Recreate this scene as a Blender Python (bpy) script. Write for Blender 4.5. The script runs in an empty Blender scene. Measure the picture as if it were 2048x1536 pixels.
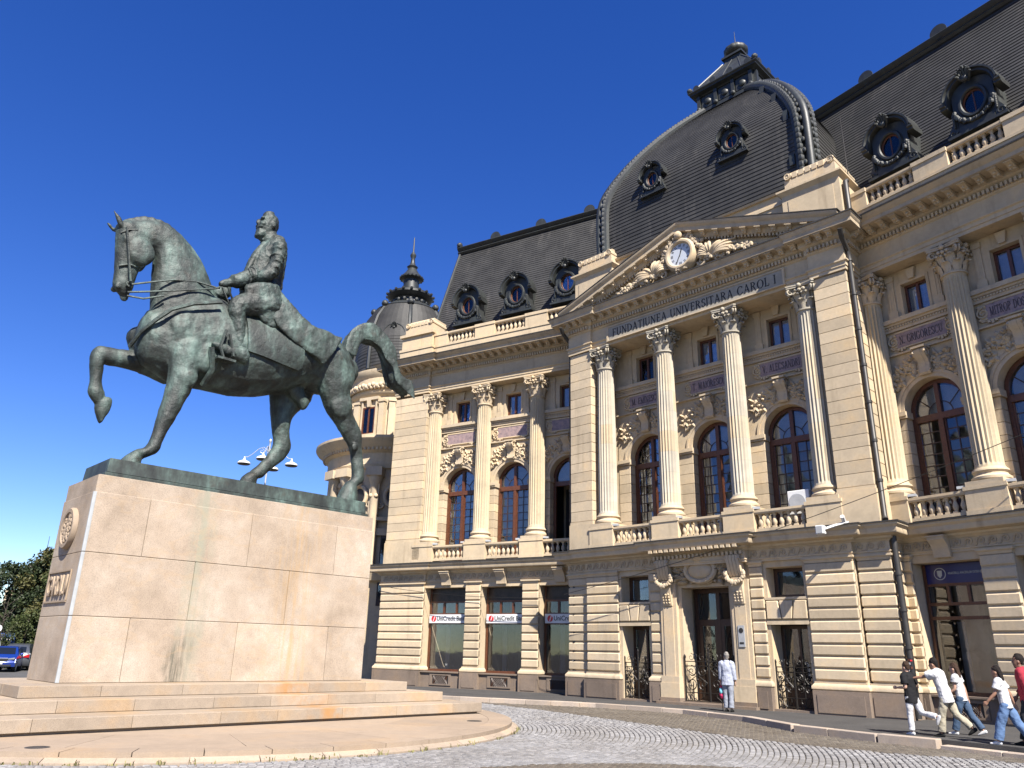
import bpy, bmesh, math, random
import numpy as np
from mathutils import Matrix, Vector
random.seed(7); np.random.seed(7)
R = math.radians
S = bpy.context.scene
COL = S.collection
# ------------------------------------------------------------------ camera
tilt, roll, FPX = R(19.216), R(1.296), 1540.0
ct, st = math.cos(tilt), math.sin(tilt)
r0 = Vector((1, 0, 0)); dn0 = Vector((0, st, -ct)); fw = Vector((0, ct, st))
c_, s_ = math.cos(roll), math.sin(roll)
right = c_*r0 - s_*dn0; down = s_*r0 + c_*dn0
cam = bpy.data.cameras.new('camera'); camo = bpy.data.objects.new('camera', cam); COL.objects.link(camo)
cam.sensor_width = 36; cam.lens = FPX/2048*36; cam.clip_end = 4000; cam.clip_start = .1
camo.matrix_world = Matrix(((right.x, -down.x, -fw.x, 0), (right.y, -down.y, -fw.y, 0), (right.z, -down.z, -fw.z, 1.65), (0, 0, 0, 1)))
S.camera = camo
# ------------------------------------------------------------------ sky, sun, exposure
SUN_AZ, SUN_EL = 288.0, 47.0          # mathematical azimuth (from +X, ccw) of the sun seen from the scene
w = bpy.data.worlds.new('World'); S.world = w; w.use_nodes = True
nt = w.node_tree; nt.nodes.clear()
sky = nt.nodes.new('ShaderNodeTexSky'); sky.sky_type = 'NISHITA'; sky.sun_disc = False
sky.sun_elevation = R(SUN_EL); sky.sun_rotation = R(90-SUN_AZ)
sky.altitude = 300; sky.air_density = 1.0; sky.dust_density = 0.0; sky.ozone_density = 4.0
bg = nt.nodes.new('ShaderNodeBackground'); bg.inputs['Strength'].default_value = 0.066
wo = nt.nodes.new('ShaderNodeOutputWorld')
hs = nt.nodes.new('ShaderNodeHueSaturation'); hs.inputs['Saturation'].default_value = 1.30; hs.inputs['Hue'].default_value = .522
nt.links.new(sky.outputs[0], hs.inputs['Color']); nt.links.new(hs.outputs[0], bg.inputs[0]); nt.links.new(bg.outputs[0], wo.inputs[0])
sl = bpy.data.lights.new('sun', 'SUN'); sl.energy = 5.0; sl.angle = R(.53); sl.color = (1, .94, .85)
so = bpy.data.objects.new('sun', sl); COL.objects.link(so)
sd = Vector((math.cos(R(SUN_EL))*math.cos(R(SUN_AZ)), math.cos(R(SUN_EL))*math.sin(R(SUN_AZ)), math.sin(R(SUN_EL))))
so.rotation_euler = sd.to_track_quat('Z', 'Y').to_euler(); so.location = (0, -20, 60)
vs = S.view_settings
vs.view_transform = 'Standard'; vs.look = 'None'; vs.gamma = 1; vs.exposure = 1.48
S.render.engine = 'CYCLES'
S.cycles.max_bounces = 6; S.cycles.diffuse_bounces = 3; S.cycles.transparent_max_bounces = 12
# ------------------------------------------------------------------ materials
MATS = {}
def newmat(name):
    m = bpy.data.materials.new(name); m.use_nodes = True; m.node_tree.nodes.clear()
    t = m.node_tree
    o = t.nodes.new('ShaderNodeOutputMaterial'); b = t.nodes.new('ShaderNodeBsdfPrincipled')
    t.links.new(b.outputs[0], o.inputs[0]); MATS[name] = m
    return m, t, b
def node(t, typ, **k):
    n = t.nodes.new(typ)
    for a, v in k.items():
        if a.startswith('i_'):
            key = a[2:]; n.inputs[int(key) if key.isdigit() else key.replace('_', ' ')].default_value = v
        else: setattr(n, a, v)
    return n
def noise(t, pos, scale, detail=4, rough=.55, vec=(1, 1, 1)):
    mp = node(t, 'ShaderNodeMapping'); mp.inputs['Scale'].default_value = vec
    t.links.new(pos, mp.inputs[0])
    n = node(t, 'ShaderNodeTexNoise', i_Scale=scale, i_Detail=detail, i_Roughness=rough)
    t.links.new(mp.outputs[0], n.inputs['Vector']); return n.outputs['Fac']
def ramp(t, fac, stops):
    r = node(t, 'ShaderNodeValToRGB'); e = r.color_ramp.elements
    while len(e) < len(stops): e.new(.5)
    for el, (p, c) in zip(e, stops): el.position = p; el.color = (*c, 1) if len(c) == 3 else c
    t.links.new(fac, r.inputs[0]); return r.outputs[0]
def mixc(t, fac, a, b, mode='MIX'):
    m = node(t, 'ShaderNodeMix', data_type='RGBA', blend_type=mode)
    if hasattr(fac, 'node'): t.links.new(fac, m.inputs[0])
    else: m.inputs[0].default_value = fac
    for i, x in ((6, a), (7, b)):
        if hasattr(x, 'node'): t.links.new(x, m.inputs[i])
        else: m.inputs[i].default_value = (*x, 1)
    return m.outputs[2]
def math_(t, op, a, b=None):
    m = node(t, 'ShaderNodeMath', operation=op)
    for i, x in enumerate((a, b)):
        if x is None: continue
        if hasattr(x, 'node'): t.links.new(x, m.inputs[i])
        else: m.inputs[i].default_value = x
    return m.outputs[0]
def g(v): return (v, v, v)
def stone(name, base, var=.10, rough=.85, scale=1.2, bump=.25, bscale=30, tint=(1., .93, .82), objvar=.12, streak=.2, spec=.3, sdark=(.45, .42, .38), sthr=.56, speck=0):
    m, t, b = newmat(name)
    pos = node(t, 'ShaderNodeNewGeometry').outputs['Position']
    n1 = noise(t, pos, scale, 5, .6); n2 = noise(t, pos, scale*9, 3)
    c = ramp(t, n1, [(.3, tuple(x*(1-var) for x in base)), (.5, base), (.72, tuple(min(1, x*(1+var)*y) for x, y in zip(base, tint)))])
    c = mixc(t, .25, c, ramp(t, n2, [(.3, g(.72)), (.7, g(1.15))]), 'MULTIPLY')
    if speck:
        n3 = noise(t, pos, 90, 2)
        c = mixc(t, speck, c, ramp(t, n3, [(.35, g(.45)), (.5, g(1)), (.68, g(1.35))]), 'MULTIPLY')
    if streak:
        s = noise(t, pos, 1.6, 4, .6, (1.6, 1.6, .16))
        k = ramp(t, s, [(sthr, g(0)), (sthr+.2, g(1))])
        k2 = math_(t, 'MULTIPLY', k, streak)
        c = mixc(t, k2, c, mixc(t, 1, c, sdark, 'MULTIPLY'))
    if objvar:
        oi = node(t, 'ShaderNodeObjectInfo')
        rr = node(t, 'ShaderNodeMapRange', i_3=1-objvar, i_4=1+objvar*.6); t.links.new(oi.outputs['Random'], rr.inputs[0])
        cm = node(t, 'ShaderNodeCombineXYZ')
        for i in range(3): t.links.new(rr.outputs[0], cm.inputs[i])
        c = mixc(t, 1, c, cm.outputs[0], 'MULTIPLY')
    t.links.new(c, b.inputs['Base Color'])
    b.inputs['Roughness'].default_value = rough; b.inputs['Specular IOR Level'].default_value = spec
    if bump:
        bn = noise(t, pos, bscale, 5, .65)
        bp = node(t, 'ShaderNodeBump', i_Strength=bump, i_Distance=.02); t.links.new(bn, bp.inputs['Height'])
        t.links.new(bp.outputs[0], b.inputs['Normal'])
    return m
def plain(name, base, rough=.6, metal=0, var=.12, scale=6, bump=0, spec=.5, coat=0):
    m, t, b = newmat(name)
    pos = node(t, 'ShaderNodeNewGeometry').outputs['Position']
    c = ramp(t, noise(t, pos, scale), [(.3, tuple(x*(1-var) for x in base)), (.7, tuple(min(1, x*(1+var)) for x in base))])
    t.links.new(c, b.inputs['Base Color'])
    b.inputs['Roughness'].default_value = rough; b.inputs['Metallic'].default_value = metal
    b.inputs['Specular IOR Level'].default_value = spec; b.inputs['Coat Weight'].default_value = coat
    if bump:
        bn = noise(t, pos, scale*8, 4)
        bp = node(t, 'ShaderNodeBump', i_Strength=bump, i_Distance=.01); t.links.new(bn, bp.inputs['Height'])
        t.links.new(bp.outputs[0], b.inputs['Normal'])
    return m
stone('limestone', (.66, .53, .36), var=.16, streak=.5, objvar=.06, scale=.8)
stone('limestone_block', (.67, .54, .37), var=.14, streak=.42, objvar=.19, scale=1.1)
stone('limestone_pale', (.63, .51, .355), var=.16, streak=.4, objvar=.05)
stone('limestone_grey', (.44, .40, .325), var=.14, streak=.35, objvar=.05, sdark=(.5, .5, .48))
stone('limestone_dirty', (.57, .46, .32), var=.2, streak=.5, objvar=.05)
stone('column_stone', (.575, .475, .325), var=.12, streak=.3, objvar=.03)
stone('plinth_granite', (.26, .20, .155), var=.18, streak=.45, objvar=.14, speck=.5, sdark=(.5, .5, .5))
stone('pedestal_granite', (.50, .37, .265), var=.12, scale=.55, streak=.0, objvar=.12, speck=.35, bump=.15, bscale=60)
stone('step_granite', (.54, .40, .275), var=.14, scale=.8, streak=0, objvar=.14, speck=.4, bump=.15, bscale=60, tint=(1, .86, .66))
stone('paving_stone', (.385, .30, .222), var=.12, scale=.6, streak=0, objvar=.10, speck=.2)
stone('kerb_stone', (.48, .40, .33), var=.15, streak=0, objvar=.16, speck=.3)
stone('porphyry', (.36, .265, .26), var=.35, streak=0, objvar=0, scale=6, bump=0, rough=.45)
stone('sett_light', (.36, .345, .335), var=.3, streak=0, objvar=.2, scale=7, bscale=40, speck=.2, tint=(1, 1, 1))
stone('sett_dark', (.165, .142, .112), var=.3, streak=0, objvar=.2, scale=5, bscale=40, speck=.2)
stone('sett_joint', (.13, .115, .095), var=.25, streak=0, objvar=0, scale=5, bump=.4)
stone('asphalt', (.075, .072, .070), var=.2, streak=0, objvar=0, scale=.9, speck=.5, bump=.3, bscale=120, tint=(1, 1, 1))
stone('road_asphalt', (.10, .098, .095), var=.2, streak=0, objvar=0, scale=.5, speck=.4, bump=.2, bscale=90, tint=(1, 1, 1))
stone('slate', (.044, .0432, .0415), var=.35, scale=.9, streak=.75, objvar=0, rough=.62, bump=.35, bscale=9, tint=(1, 1, 1), sdark=(2.2, 2.1, 2.0), sthr=.58, spec=.35)
stone('zinc', (.027, .030, .029), var=.35, scale=3, streak=.4, objvar=.1, rough=.5, bump=.2, bscale=20, tint=(1, 1.1, 1.05), sdark=(2.2, 2.4, 2.2), sthr=.58, spec=.5)
stone('cornice_lead', (.05, .046, .042), var=.3, scale=3, streak=0, objvar=0, rough=.6, bump=.2, tint=(1, 1, 1))
stone('fascia_marble', (.045, .030, .027), var=.5, streak=0, objvar=0, scale=5, bump=0, rough=.3)
plain('wood', (.125, .042, .017), .42, var=.35, scale=14)
plain('wood_dark', (.060, .026, .014), .45, var=.3, scale=14)
plain('iron', (.020, .016, .013), .5, .3, scale=20)
plain('pipe', (.05, .046, .042), .5, .2, scale=3, var=.3)
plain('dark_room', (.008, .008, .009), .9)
plain('curtain', (.62, .60, .54), .9, var=.08)
plain('curtain_grey', (.62, .63, .66), .9, var=.08)
plain('white_paint', (.78, .78, .77), .5, var=.05)
plain('grey_plastic', (.42, .43, .44), .45, var=.06)
plain('black_plastic', (.012, .012, .012), .5)
plain('ink', (.018, .017, .016), .7, var=.05)
plain('clock_face', (.62, .66, .72), .3, var=.03)
plain('sign_white', (.80, .80, .80), .4, var=.03)
plain('sign_red', (.62, .02, .025), .4, var=.03)
plain('sign_blue', (.012, .016, .13), .3, var=.05)
plain('letter_dark', (.075, .05, .055), .6)
plain('lamp_metal', (.50, .53, .55), .4, .2, var=.05)
plain('lead_drip', (.42, .44, .45), .6, var=.1)
# glass: clear pane, mirror share by angle
m, t, b = newmat('glass')
t.nodes.remove(b); o = [n for n in t.nodes if n.type == 'OUTPUT_MATERIAL'][0]
tr = node(t, 'ShaderNodeBsdfTransparent'); tr.inputs[0].default_value = (.86, .87, .88, 1)
gl = node(t, 'ShaderNodeBsdfGlossy', i_Roughness=.03); gl.inputs[0].default_value = (.9, .93, 1, 1)
fr = node(t, 'ShaderNodeFresnel', i_IOR=1.65); mx = node(t, 'ShaderNodeMixShader')
pos = node(t, 'ShaderNodeNewGeometry').outputs['Position']
bp = node(t, 'ShaderNodeBump', i_Strength=.05, i_Distance=.02); t.links.new(noise(t, pos, 2.2, 2), bp.inputs['Height'])
t.links.new(bp.outputs[0], gl.inputs['Normal'])
t.links.new(fr.outputs[0], mx.inputs[0]); t.links.new(tr.outputs[0], mx.inputs[1]); t.links.new(gl.outputs[0], mx.inputs[2]); t.links.new(mx.outputs[0], o.inputs[0])
# bronze patina
def bronze(name, bs=.8, bd=.04):
    m, t, b = newmat(name)
    pos = node(t, 'ShaderNodeNewGeometry').outputs['Position']
    n1 = noise(t, pos, 1.3, 6, .65, (1.4, 1.4, .55)); n2 = noise(t, pos, 7, 5, .6)
    c = ramp(t, n1, [(.30, (.015, .019, .017)), (.44, (.032, .042, .037)), (.54, (.058, .083, .073)), (.68, (.13, .195, .17))])
    c = mixc(t, .55, c, ramp(t, n2, [(.3, g(.55)), (.55, g(1)), (.75, g(1.5))]), 'MULTIPLY')
    br = noise(t, pos, 2.4, 4); k = ramp(t, br, [(.6, g(0)), (.72, g(1))])
    c = mixc(t, math_(t, 'MULTIPLY', k, .5), c, (.055, .045, .032))
    t.links.new(c, b.inputs['Base Color']); b.inputs['Roughness'].default_value = .58; b.inputs['Metallic'].default_value = .05
    b.inputs['Specular IOR Level'].default_value = .5
    bp = node(t, 'ShaderNodeBump', i_Strength=bs, i_Distance=bd); t.links.new(noise(t, pos, 6, 6, .7), bp.inputs['Height'])
    t.links.new(bp.outputs[0], b.inputs['Normal'])
bronze('bronze'); bronze('bronze_flat', .3, .015)
# ------------------------------------------------------------------ mesh helpers.  Local frames: u along the wall, n out of it, z up; stored as (u, -n, z)
W = {}
STUFF = {'dentil_row', 'fruit_garland', 'garland', 'rib_leaves', 'tower_ornament', 'relief', 'numerals', 'shoes', 'lettering', 'plaque_emblem', 'weeds', 'grille_bars', 'glazing_bars', 'leaf_carving', 'palm_fan'}
I4 = Matrix.Identity(4)
def FM(x, y, deg, z=0): return Matrix.Translation((x, y, z)) @ Matrix.Rotation(R(deg), 4, 'Z')
FC = FM(7.668, 29.798, -45.402)
FL = FM(-1.417, 38.981, -30.745)
FR = FM(13.168, 25.839, -57.0)
FP = FM(-10.36, 19.11, 44.598)        # pedestal: u along its long face, n towards the viewer
def T(u, n, z=0, rz=0, s=1): return Matrix.Translation((u, -n, z)) @ Matrix.Rotation(R(rz), 4, 'Z') @ Matrix.Scale(s, 4)
class MB:
    def __init__(s): s.v = []; s.f = []
    def add(s, v, f):
        k = len(s.v); s.v += [tuple(p) for p in v]; s.f += [tuple(i+k for i in q) for q in f]; return s
    def box(s, u0, u1, n0, n1, z0, z1):
        v = [(u, -n, z) for z in (z0, z1) for n in (n0, n1) for u in (u0, u1)]
        return s.add(v, [(0, 2, 3, 1), (4, 5, 7, 6), (0, 1, 5, 4), (2, 6, 7, 3), (0, 4, 6, 2), (1, 3, 7, 5)])
    def frus(s, u0, u1, n0, n1, z0, z1, d):      # box whose top is inset by d
        v = [(u, -n, z0) for n in (n0, n1) for u in (u0, u1)] + [(u, -n, z1) for n in (n0+d, n1-d) for u in (u0+d, u1-d)]
        return s.add(v, [(0, 2, 3, 1), (4, 5, 7, 6), (0, 1, 5, 4), (2, 6, 7, 3), (0, 4, 6, 2), (1, 3, 7, 5)])
    def prism(s, poly, n0, n1):                  # (u,z) polygon extruded along n
        k = len(poly); v = [(u, -n0, z) for u, z in poly] + [(u, -n1, z) for u, z in poly]
        return s.add(v, [tuple(range(k)), tuple(range(2*k-1, k-1, -1))] + [(i, (i+1) % k, k+(i+1) % k, k+i) for i in range(k)])
    def hprism(s, poly, z0, z1):                 # (u,n) polygon extruded along z
        k = len(poly); v = [(u, -n, z0) for u, n in poly] + [(u, -n, z1) for u, n in poly]
        return s.add(v, [tuple(range(k)), tuple(range(2*k-1, k-1, -1))] + [(i, (i+1) % k, k+(i+1) % k, k+i) for i in range(k)])
    def uprism(s, poly, u0, u1):                 # (n,z) polygon extruded along u
        k = len(poly); v = [(u0, -n, z) for n, z in poly] + [(u1, -n, z) for n, z in poly]
        return s.add(v, [tuple(range(k)), tuple(range(2*k-1, k-1, -1))] + [(i, (i+1) % k, k+(i+1) % k, k+i) for i in range(k)])
    def lathe(s, prof, u=0, n=0, seg=20, a0=0, a1=360, cap=True):
        full = abs(a1-a0) >= 359.9; m = seg if full else seg+1
        v = []; f = []
        for r, z in prof:
            for i in range(m):
                a = R(a0+(a1-a0)*i/seg); v.append((u+r*math.cos(a), -n+r*math.sin(a), z))
        for j in range(len(prof)-1):
            for i in range(seg):
                a, b = j*m+i, j*m+(i+1) % m; f.append((a, b, b+m, a+m))
        if cap and full: f += [tuple(range(m-1, -1, -1)), tuple(range((len(prof)-1)*m, len(prof)*m))]
        return s.add(v, f)
    def tube(s, pts, rad, seg=8, cap=True, flat=None, ref=None):
        pts = [Vector(p) for p in pts]; k = len(pts)
        if not hasattr(rad, '__len__'): rad = [rad]*k
        v = []; f = []; pn = None
        for i, p in enumerate(pts):
            tg = (pts[min(i+1, k-1)]-pts[max(i-1, 0)]).normalized()
            if pn is None:
                a = Vector(ref) if ref else (Vector((0, 0, 1)) if abs(tg.z) < .9 else Vector((1, 0, 0)))
            else: a = pn
            x = (a-tg*a.dot(tg)).normalized(); y = tg.cross(x); pn = x
            rx = rad[i]; ry = rad[i]*(flat or 1)
            for j in range(seg):
                an = 2*math.pi*j/seg; v.append(p+x*(rx*math.cos(an))+y*(ry*math.sin(an)))
        for i in range(k-1):
            for j in range(seg):
                a, b = i*seg+j, i*seg+(j+1) % seg; f.append((a, b, b+seg, a+seg))
        if cap: f += [tuple(range(seg-1, -1, -1)), tuple(range((k-1)*seg, k*seg))]
        return s.add(v, f)
    def sweep(s, path, prof, closed=False):      # moulding: prof [(out, z)] closed polygon; path [(u,n)], outward is to the left of travel seen from above in (u,n)
        k = len(path); m = len(prof); v = []; f = []
        P = [Vector(p) for p in path]
        for i in range(k):
            def nrm(a, b):
                d = (b-a).normalized(); return Vector((-d.y, d.x))
            if closed: n1, n2 = nrm(P[i-1], P[i]), nrm(P[i], P[(i+1) % k])
            else:
                n1 = nrm(P[max(i-1, 0)], P[max(i-1, 0)+1]); n2 = nrm(P[min(i, k-2)], P[min(i, k-2)+1])
            mt = (n1+n2); mt = mt/max(.2, (1+n1.dot(n2)))
            for o_, z in prof:
                q = P[i]+mt*o_; v.append((q.x, -q.y, z))
        L = k if closed else k-1
        for i in range(L):
            for j in range(m):
                a, b = i*m+j, i*m+(j+1) % m; c, d = ((i+1) % k)*m+(j+1) % m, ((i+1) % k)*m+j; f.append((a, b, c, d))
        if not closed: f += [tuple(range(m)), tuple(range(k*m-1, (k-1)*m-1, -1))]
        return s.add(v, f)
    def sph(s, c, r, seg=8, rings=5, sc=(1, 1, 1)):
        v = [(c[0], c[1], c[2]-r*sc[2])]; f = []
        for i in range(1, rings):
            a = math.pi*i/rings
            for j in range(seg):
                b = 2*math.pi*j/seg; v.append((c[0]+r*sc[0]*math.sin(a)*math.cos(b), c[1]+r*sc[1]*math.sin(a)*math.sin(b), c[2]-r*sc[2]*math.cos(a)))
        v.append((c[0], c[1], c[2]+r*sc[2])); l = len(v)-1
        for j in range(seg):
            f.append((0, 1+(j+1) % seg, 1+j)); f.append((l, l-seg+j, l-seg+(j+1) % seg))
        for i in range(rings-2):
            for j in range(seg):
                a, b = 1+i*seg+j, 1+i*seg+(j+1) % seg; f.append((a, b, b+seg, a+seg))
        return s.add(v, f)
    def xf(s, M, src):                           # append another MB transformed
        return s.add([M @ Vector(p) for p in src.v], src.f)
    def mesh(s, name, mat, smooth=None, bevel=0, recalc=True):
        me = bpy.data.meshes.new(name); me.from_pydata(s.v, [], s.f)
        me.materials.append(MATS[mat] if isinstance(mat, str) else mat)
        if recalc or bevel or smooth:
            bm = bmesh.new(); bm.from_mesh(me)
            if recalc: bmesh.ops.recalc_face_normals(bm, faces=bm.faces)
            if bevel: bmesh.ops.bevel(bm, geom=bm.edges[:], offset=bevel, segments=1, affect='EDGES', profile=.5)
            if smooth:
                for p in bm.faces: p.smooth = True
                for e in bm.edges:
                    if len(e.link_faces) == 2 and e.calc_face_angle(0) > R(smooth): e.smooth = False
            bm.to_mesh(me); bm.free()
        return me
def link(name, me, parent=None, M=I4, label=None, cat=None, group=None, kind=None):
    o = bpy.data.objects.new(name, me); COL.objects.link(o); W[o.name] = M.copy()
    if parent is not None:
        o.parent = parent; o.matrix_parent_inverse = W[parent.name].inverted()
    o.matrix_basis = M
    if label: o['label'] = label
    if cat: o['category'] = cat
    if group: o['group'] = group
    if kind: o['kind'] = kind
    elif parent is not None and name in STUFF: o['kind'] = 'stuff'
    return o
def thing(name, M, label, cat, group=None): return link(name, None, None, M, label, cat, group)
def text_mesh(txt, size, mat, depth=.01, font=None, align='CENTER', bold=0, width=None):
    cu = bpy.data.curves.new('t', 'FONT'); cu.body = txt; cu.size = size; cu.extrude = depth; cu.align_x = align; cu.align_y = 'CENTER'; cu.offset = bold
    cu.resolution_u = 3
    o = bpy.data.objects.new('t', cu); COL.objects.link(o)
    dg = bpy.context.evaluated_depsgraph_get(); me = bpy.data.meshes.new_from_object(o.evaluated_get(dg))
    bpy.data.objects.remove(o); bpy.data.curves.remove(cu)
    me.materials.clear(); me.materials.append(MATS[mat])
    xs = [v.co.x for v in me.vertices]; w0 = max(xs)-min(xs)
    for v in me.vertices:
        x, y, z = v.co
        if width: x *= width/w0
        v.co = (x, -z, y)                      # stand it up, facing -y (out of the wall)
    return me
# ================================================================== ORNAMENT PROTOTYPES
def arc(cx, cz, r, a0, a1, k): return [(cx+r*math.cos(R(a0+(a1-a0)*i/k)), cz+r*math.sin(R(a0+(a1-a0)*i/k))) for i in range(k+1)]
def spiral(mb, c, r, turns, n, tr, flip=1, seg=6, k=16, plane='uz', a0=0):
    pts = []; rad = []
    for i in range(k+1):
        f = i/k; a = R(a0)+flip*turns*2*math.pi*f; q = r*(1-.82*f)
        if plane == 'uz': pts.append((c[0]+q*math.cos(a), -n, c[1]+q*math.sin(a)))
        else: pts.append((n, -(c[0]+q*math.cos(a)), c[1]+q*math.sin(a)))
        rad.append(tr*(1-.35*f))
    return mb.tube(pts, rad, seg)
def make_capital():
    m = MB(); h = 1.0; r = .37
    m.lathe([(r, -.05), (r+.05, -.04), (r+.05, .02), (r-.01, .03), (r-.01, .55), (r+.12, .85)], seg=20, cap=False)
    a = .60; ab = []
    for q in range(4):
        b = q*90+45
        p0 = Vector((a*math.sqrt(2)*.93*math.cos(R(b)), a*math.sqrt(2)*.93*math.sin(R(b))))
        p1 = Vector((a*math.sqrt(2)*.93*math.cos(R(b+90)), a*math.sqrt(2)*.93*math.sin(R(b+90))))
        md = (p0+p1)/2*.82; d = (p1-p0).normalized()*.07
        ab += [tuple(p0+d), tuple(p0*.3+md*.7), tuple(md), tuple(p1*.3+md*.7), tuple(p1-d)]
    m.hprism([(x, y) for x, y in ab], .88, .95); m.hprism([(x*1.04, y*1.04) for x, y in ab], .95, 1.0)
    def leaf(ang, z0, hh, rr, wd):
        prof = [(rr, z0), (rr+.04, z0+hh*.5), (rr+.07, z0+hh*.8), (rr+.15, z0+hh), (rr+.22, z0+hh*.97), (rr+.23, z0+hh*.84)]
        ws = [wd*.7, wd, wd*1.05, wd*.85, wd*.55, wd*.2]
        v = []; f = []
        for (q, z), w_ in zip(prof, ws):
            for s, dq in ((-1, -.03), (-.5, .012), (0, .03), (.5, .012), (1, -.03)):
                x, y = q+dq, s*w_
                v.append((x*math.cos(ang)-y*math.sin(ang), x*math.sin(ang)+y*math.cos(ang), z+(.02 if abs(s) == .5 else 0)))
        for i in range(5):
            for j in range(4): k = i*5+j; f.append((k, k+1, k+6, k+5))
        m.add(v, f)
    for i in range(8): leaf(R(i*45), .02, .34, r+.01, .14)
    for i in range(8): leaf(R(i*45+22.5), .22, .42, r+.02, .14)
    for q in range(4):
        b = R(q*90+45)
        for sgn in (-1, 1):
            k = 14; pts = []; rad = []
            for i in range(k+1):
                f = i/k; an = math.pi*.95-2.6*math.pi*f; rr = .145*(1-.75*f)
                x = .60+rr*math.cos(an); z = .74+rr*math.sin(an); y = sgn*.05
                pts.append((x*math.cos(b)-y*math.sin(b), x*math.sin(b)+y*math.cos(b), z)); rad.append(.045*(1-.3*f))
            x = .42; pts.insert(0, (x*math.cos(b)-sgn*.1*math.sin(b), x*math.sin(b)+sgn*.1*math.cos(b), .45)); rad.insert(0, .03)
            m.tube(pts, rad, 5)
        b = R(q*90)
        m.sph((.53*math.cos(b), .53*math.sin(b), .92), .095, 7, 5); m.sph((.52*math.cos(b), .52*math.sin(b), .74), .075, 6, 4)
        for sgn in (-1, 1):
            bb = b+sgn*.28; m.sph((.52*math.cos(bb), .52*math.sin(bb), .76), .075, 6, 4)
            bb = b+sgn*.16; m.sph((.50*math.cos(bb), .50*math.sin(bb), .62), .06, 6, 4)
    return m
CAPITAL = {k: make_capital().mesh('capital', k, smooth=50) for k in ('limestone_pale', 'limestone_grey')}
def make_shaft(mat, H=6.62):
    m = MB(); N = 20; per = 6; v = []; f = []
    rows = [(0, .43, 0), (.05, .425, 0), (.10, .412, .3), (.16, .41, 1), (H*.33, .41, 1), (H*.6, .398, 1), (H*.85, .375, 1), (H-.16, .362, 1), (H-.09, .362, .3), (H-.05, .362, 0), (H, .37, 0)]
    for z, r, fl in rows:
        for i in range(N):
            for j in range(per):
                a = 2*math.pi*(i+j/per)/N
                d = 0 if j == 0 or j == per-0 else (.052*fl*math.sin(math.pi*(j-.5)/(per-1)) if j >= 1 else 0)
                v.append(((r-d)*math.cos(a), (r-d)*math.sin(a), z))
    K = N*per
    for k in range(len(rows)-1):
        for i in range(K): f.append((k*K+i, k*K+(i+1) % K, (k+1)*K+(i+1) % K, (k+1)*K+i))
    m.add(v, f); return m.mesh('shaft', mat, smooth=28)
def drum_mat(name, base, tints):
    m, t, b = newmat(name)
    gp = node(t, 'ShaderNodeNewGeometry').outputs['Position']
    sx = node(t, 'ShaderNodeSeparateXYZ'); t.links.new(gp, sx.inputs[0])
    zz = math_(t, 'MULTIPLY', sx.outputs[2], 1.15)
    fl = math_(t, 'FLOOR', zz); xf = math_(t, 'FLOOR', math_(t, 'MULTIPLY', math_(t, 'ADD', sx.outputs[0], math_(t, 'MULTIPLY', fl, .37)), 1.9))
    cb = node(t, 'ShaderNodeCombineXYZ'); t.links.new(fl, cb.inputs[0]); t.links.new(xf, cb.inputs[1])
    wn = node(t, 'ShaderNodeTexWhiteNoise', noise_dimensions='3D'); t.links.new(cb.outputs[0], wn.inputs[0])
    c = ramp(t, wn.outputs[0], tints)
    c = mixc(t, .5, c, ramp(t, noise(t, gp, 2.2, 5), [(.3, g(.8)), (.7, g(1.15))]), 'MULTIPLY')
    fr_ = math_(t, 'FRACT', zz); jn = math_(t, 'LESS_THAN', fr_, .016)
    c = mixc(t, math_(t, 'MULTIPLY', jn, .25), c, (.2, .16, .12))
    t.links.new(c, b.inputs['Base Color']); b.inputs['Roughness'].default_value = .85; b.inputs['Specular IOR Level'].default_value = .25
    bp = node(t, 'ShaderNodeBump', i_Strength=.2, i_Distance=.02); t.links.new(noise(t, gp, 35, 4), bp.inputs['Height']); t.links.new(bp.outputs[0], b.inputs['Normal'])
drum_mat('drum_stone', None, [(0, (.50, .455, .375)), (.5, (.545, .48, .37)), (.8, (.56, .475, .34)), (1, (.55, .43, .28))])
SHAFT = {k: make_shaft(k) for k in ('column_stone', 'drum_stone')}
def make_colbase(mat):
    m = MB(); m.box(-.56, .56, -.56, .56, -.30, -.16)
    m.lathe([(.50, -.16), (.56, -.12), (.565, -.05), (.50, 0), (.47, .02), (.46, .07), (.49, .1), (.52, .14), (.50, .2), (.455, .22), (.44, .26)], seg=24)
    return m.mesh('base', mat, smooth=40)
COLBASE = {k: make_colbase(k) for k in ('limestone_pale', 'limestone_dirty')}
def column(F, u, par, center=False):
    M = F @ T(u, 0, 7.08)
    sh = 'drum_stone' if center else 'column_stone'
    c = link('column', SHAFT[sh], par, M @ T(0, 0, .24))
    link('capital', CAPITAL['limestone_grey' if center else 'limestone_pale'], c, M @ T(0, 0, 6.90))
    link('base', COLBASE['limestone_pale'], c, M)
    return c
def make_baluster():
    m = MB(); m.box(-.075, .075, -.075, .075, 0, .07)
    m.lathe([(.05, .07), (.06, .1), (.085, .17), (.092, .22), (.075, .30), (.045, .38), (.042, .42), (.06, .45), (.06, .47)], seg=10); m.box(-.07, .07, -.07, .07, .47, .52)
    return m.mesh('baluster', 'limestone_pale', smooth=40)
BALUSTER = make_baluster()
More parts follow.
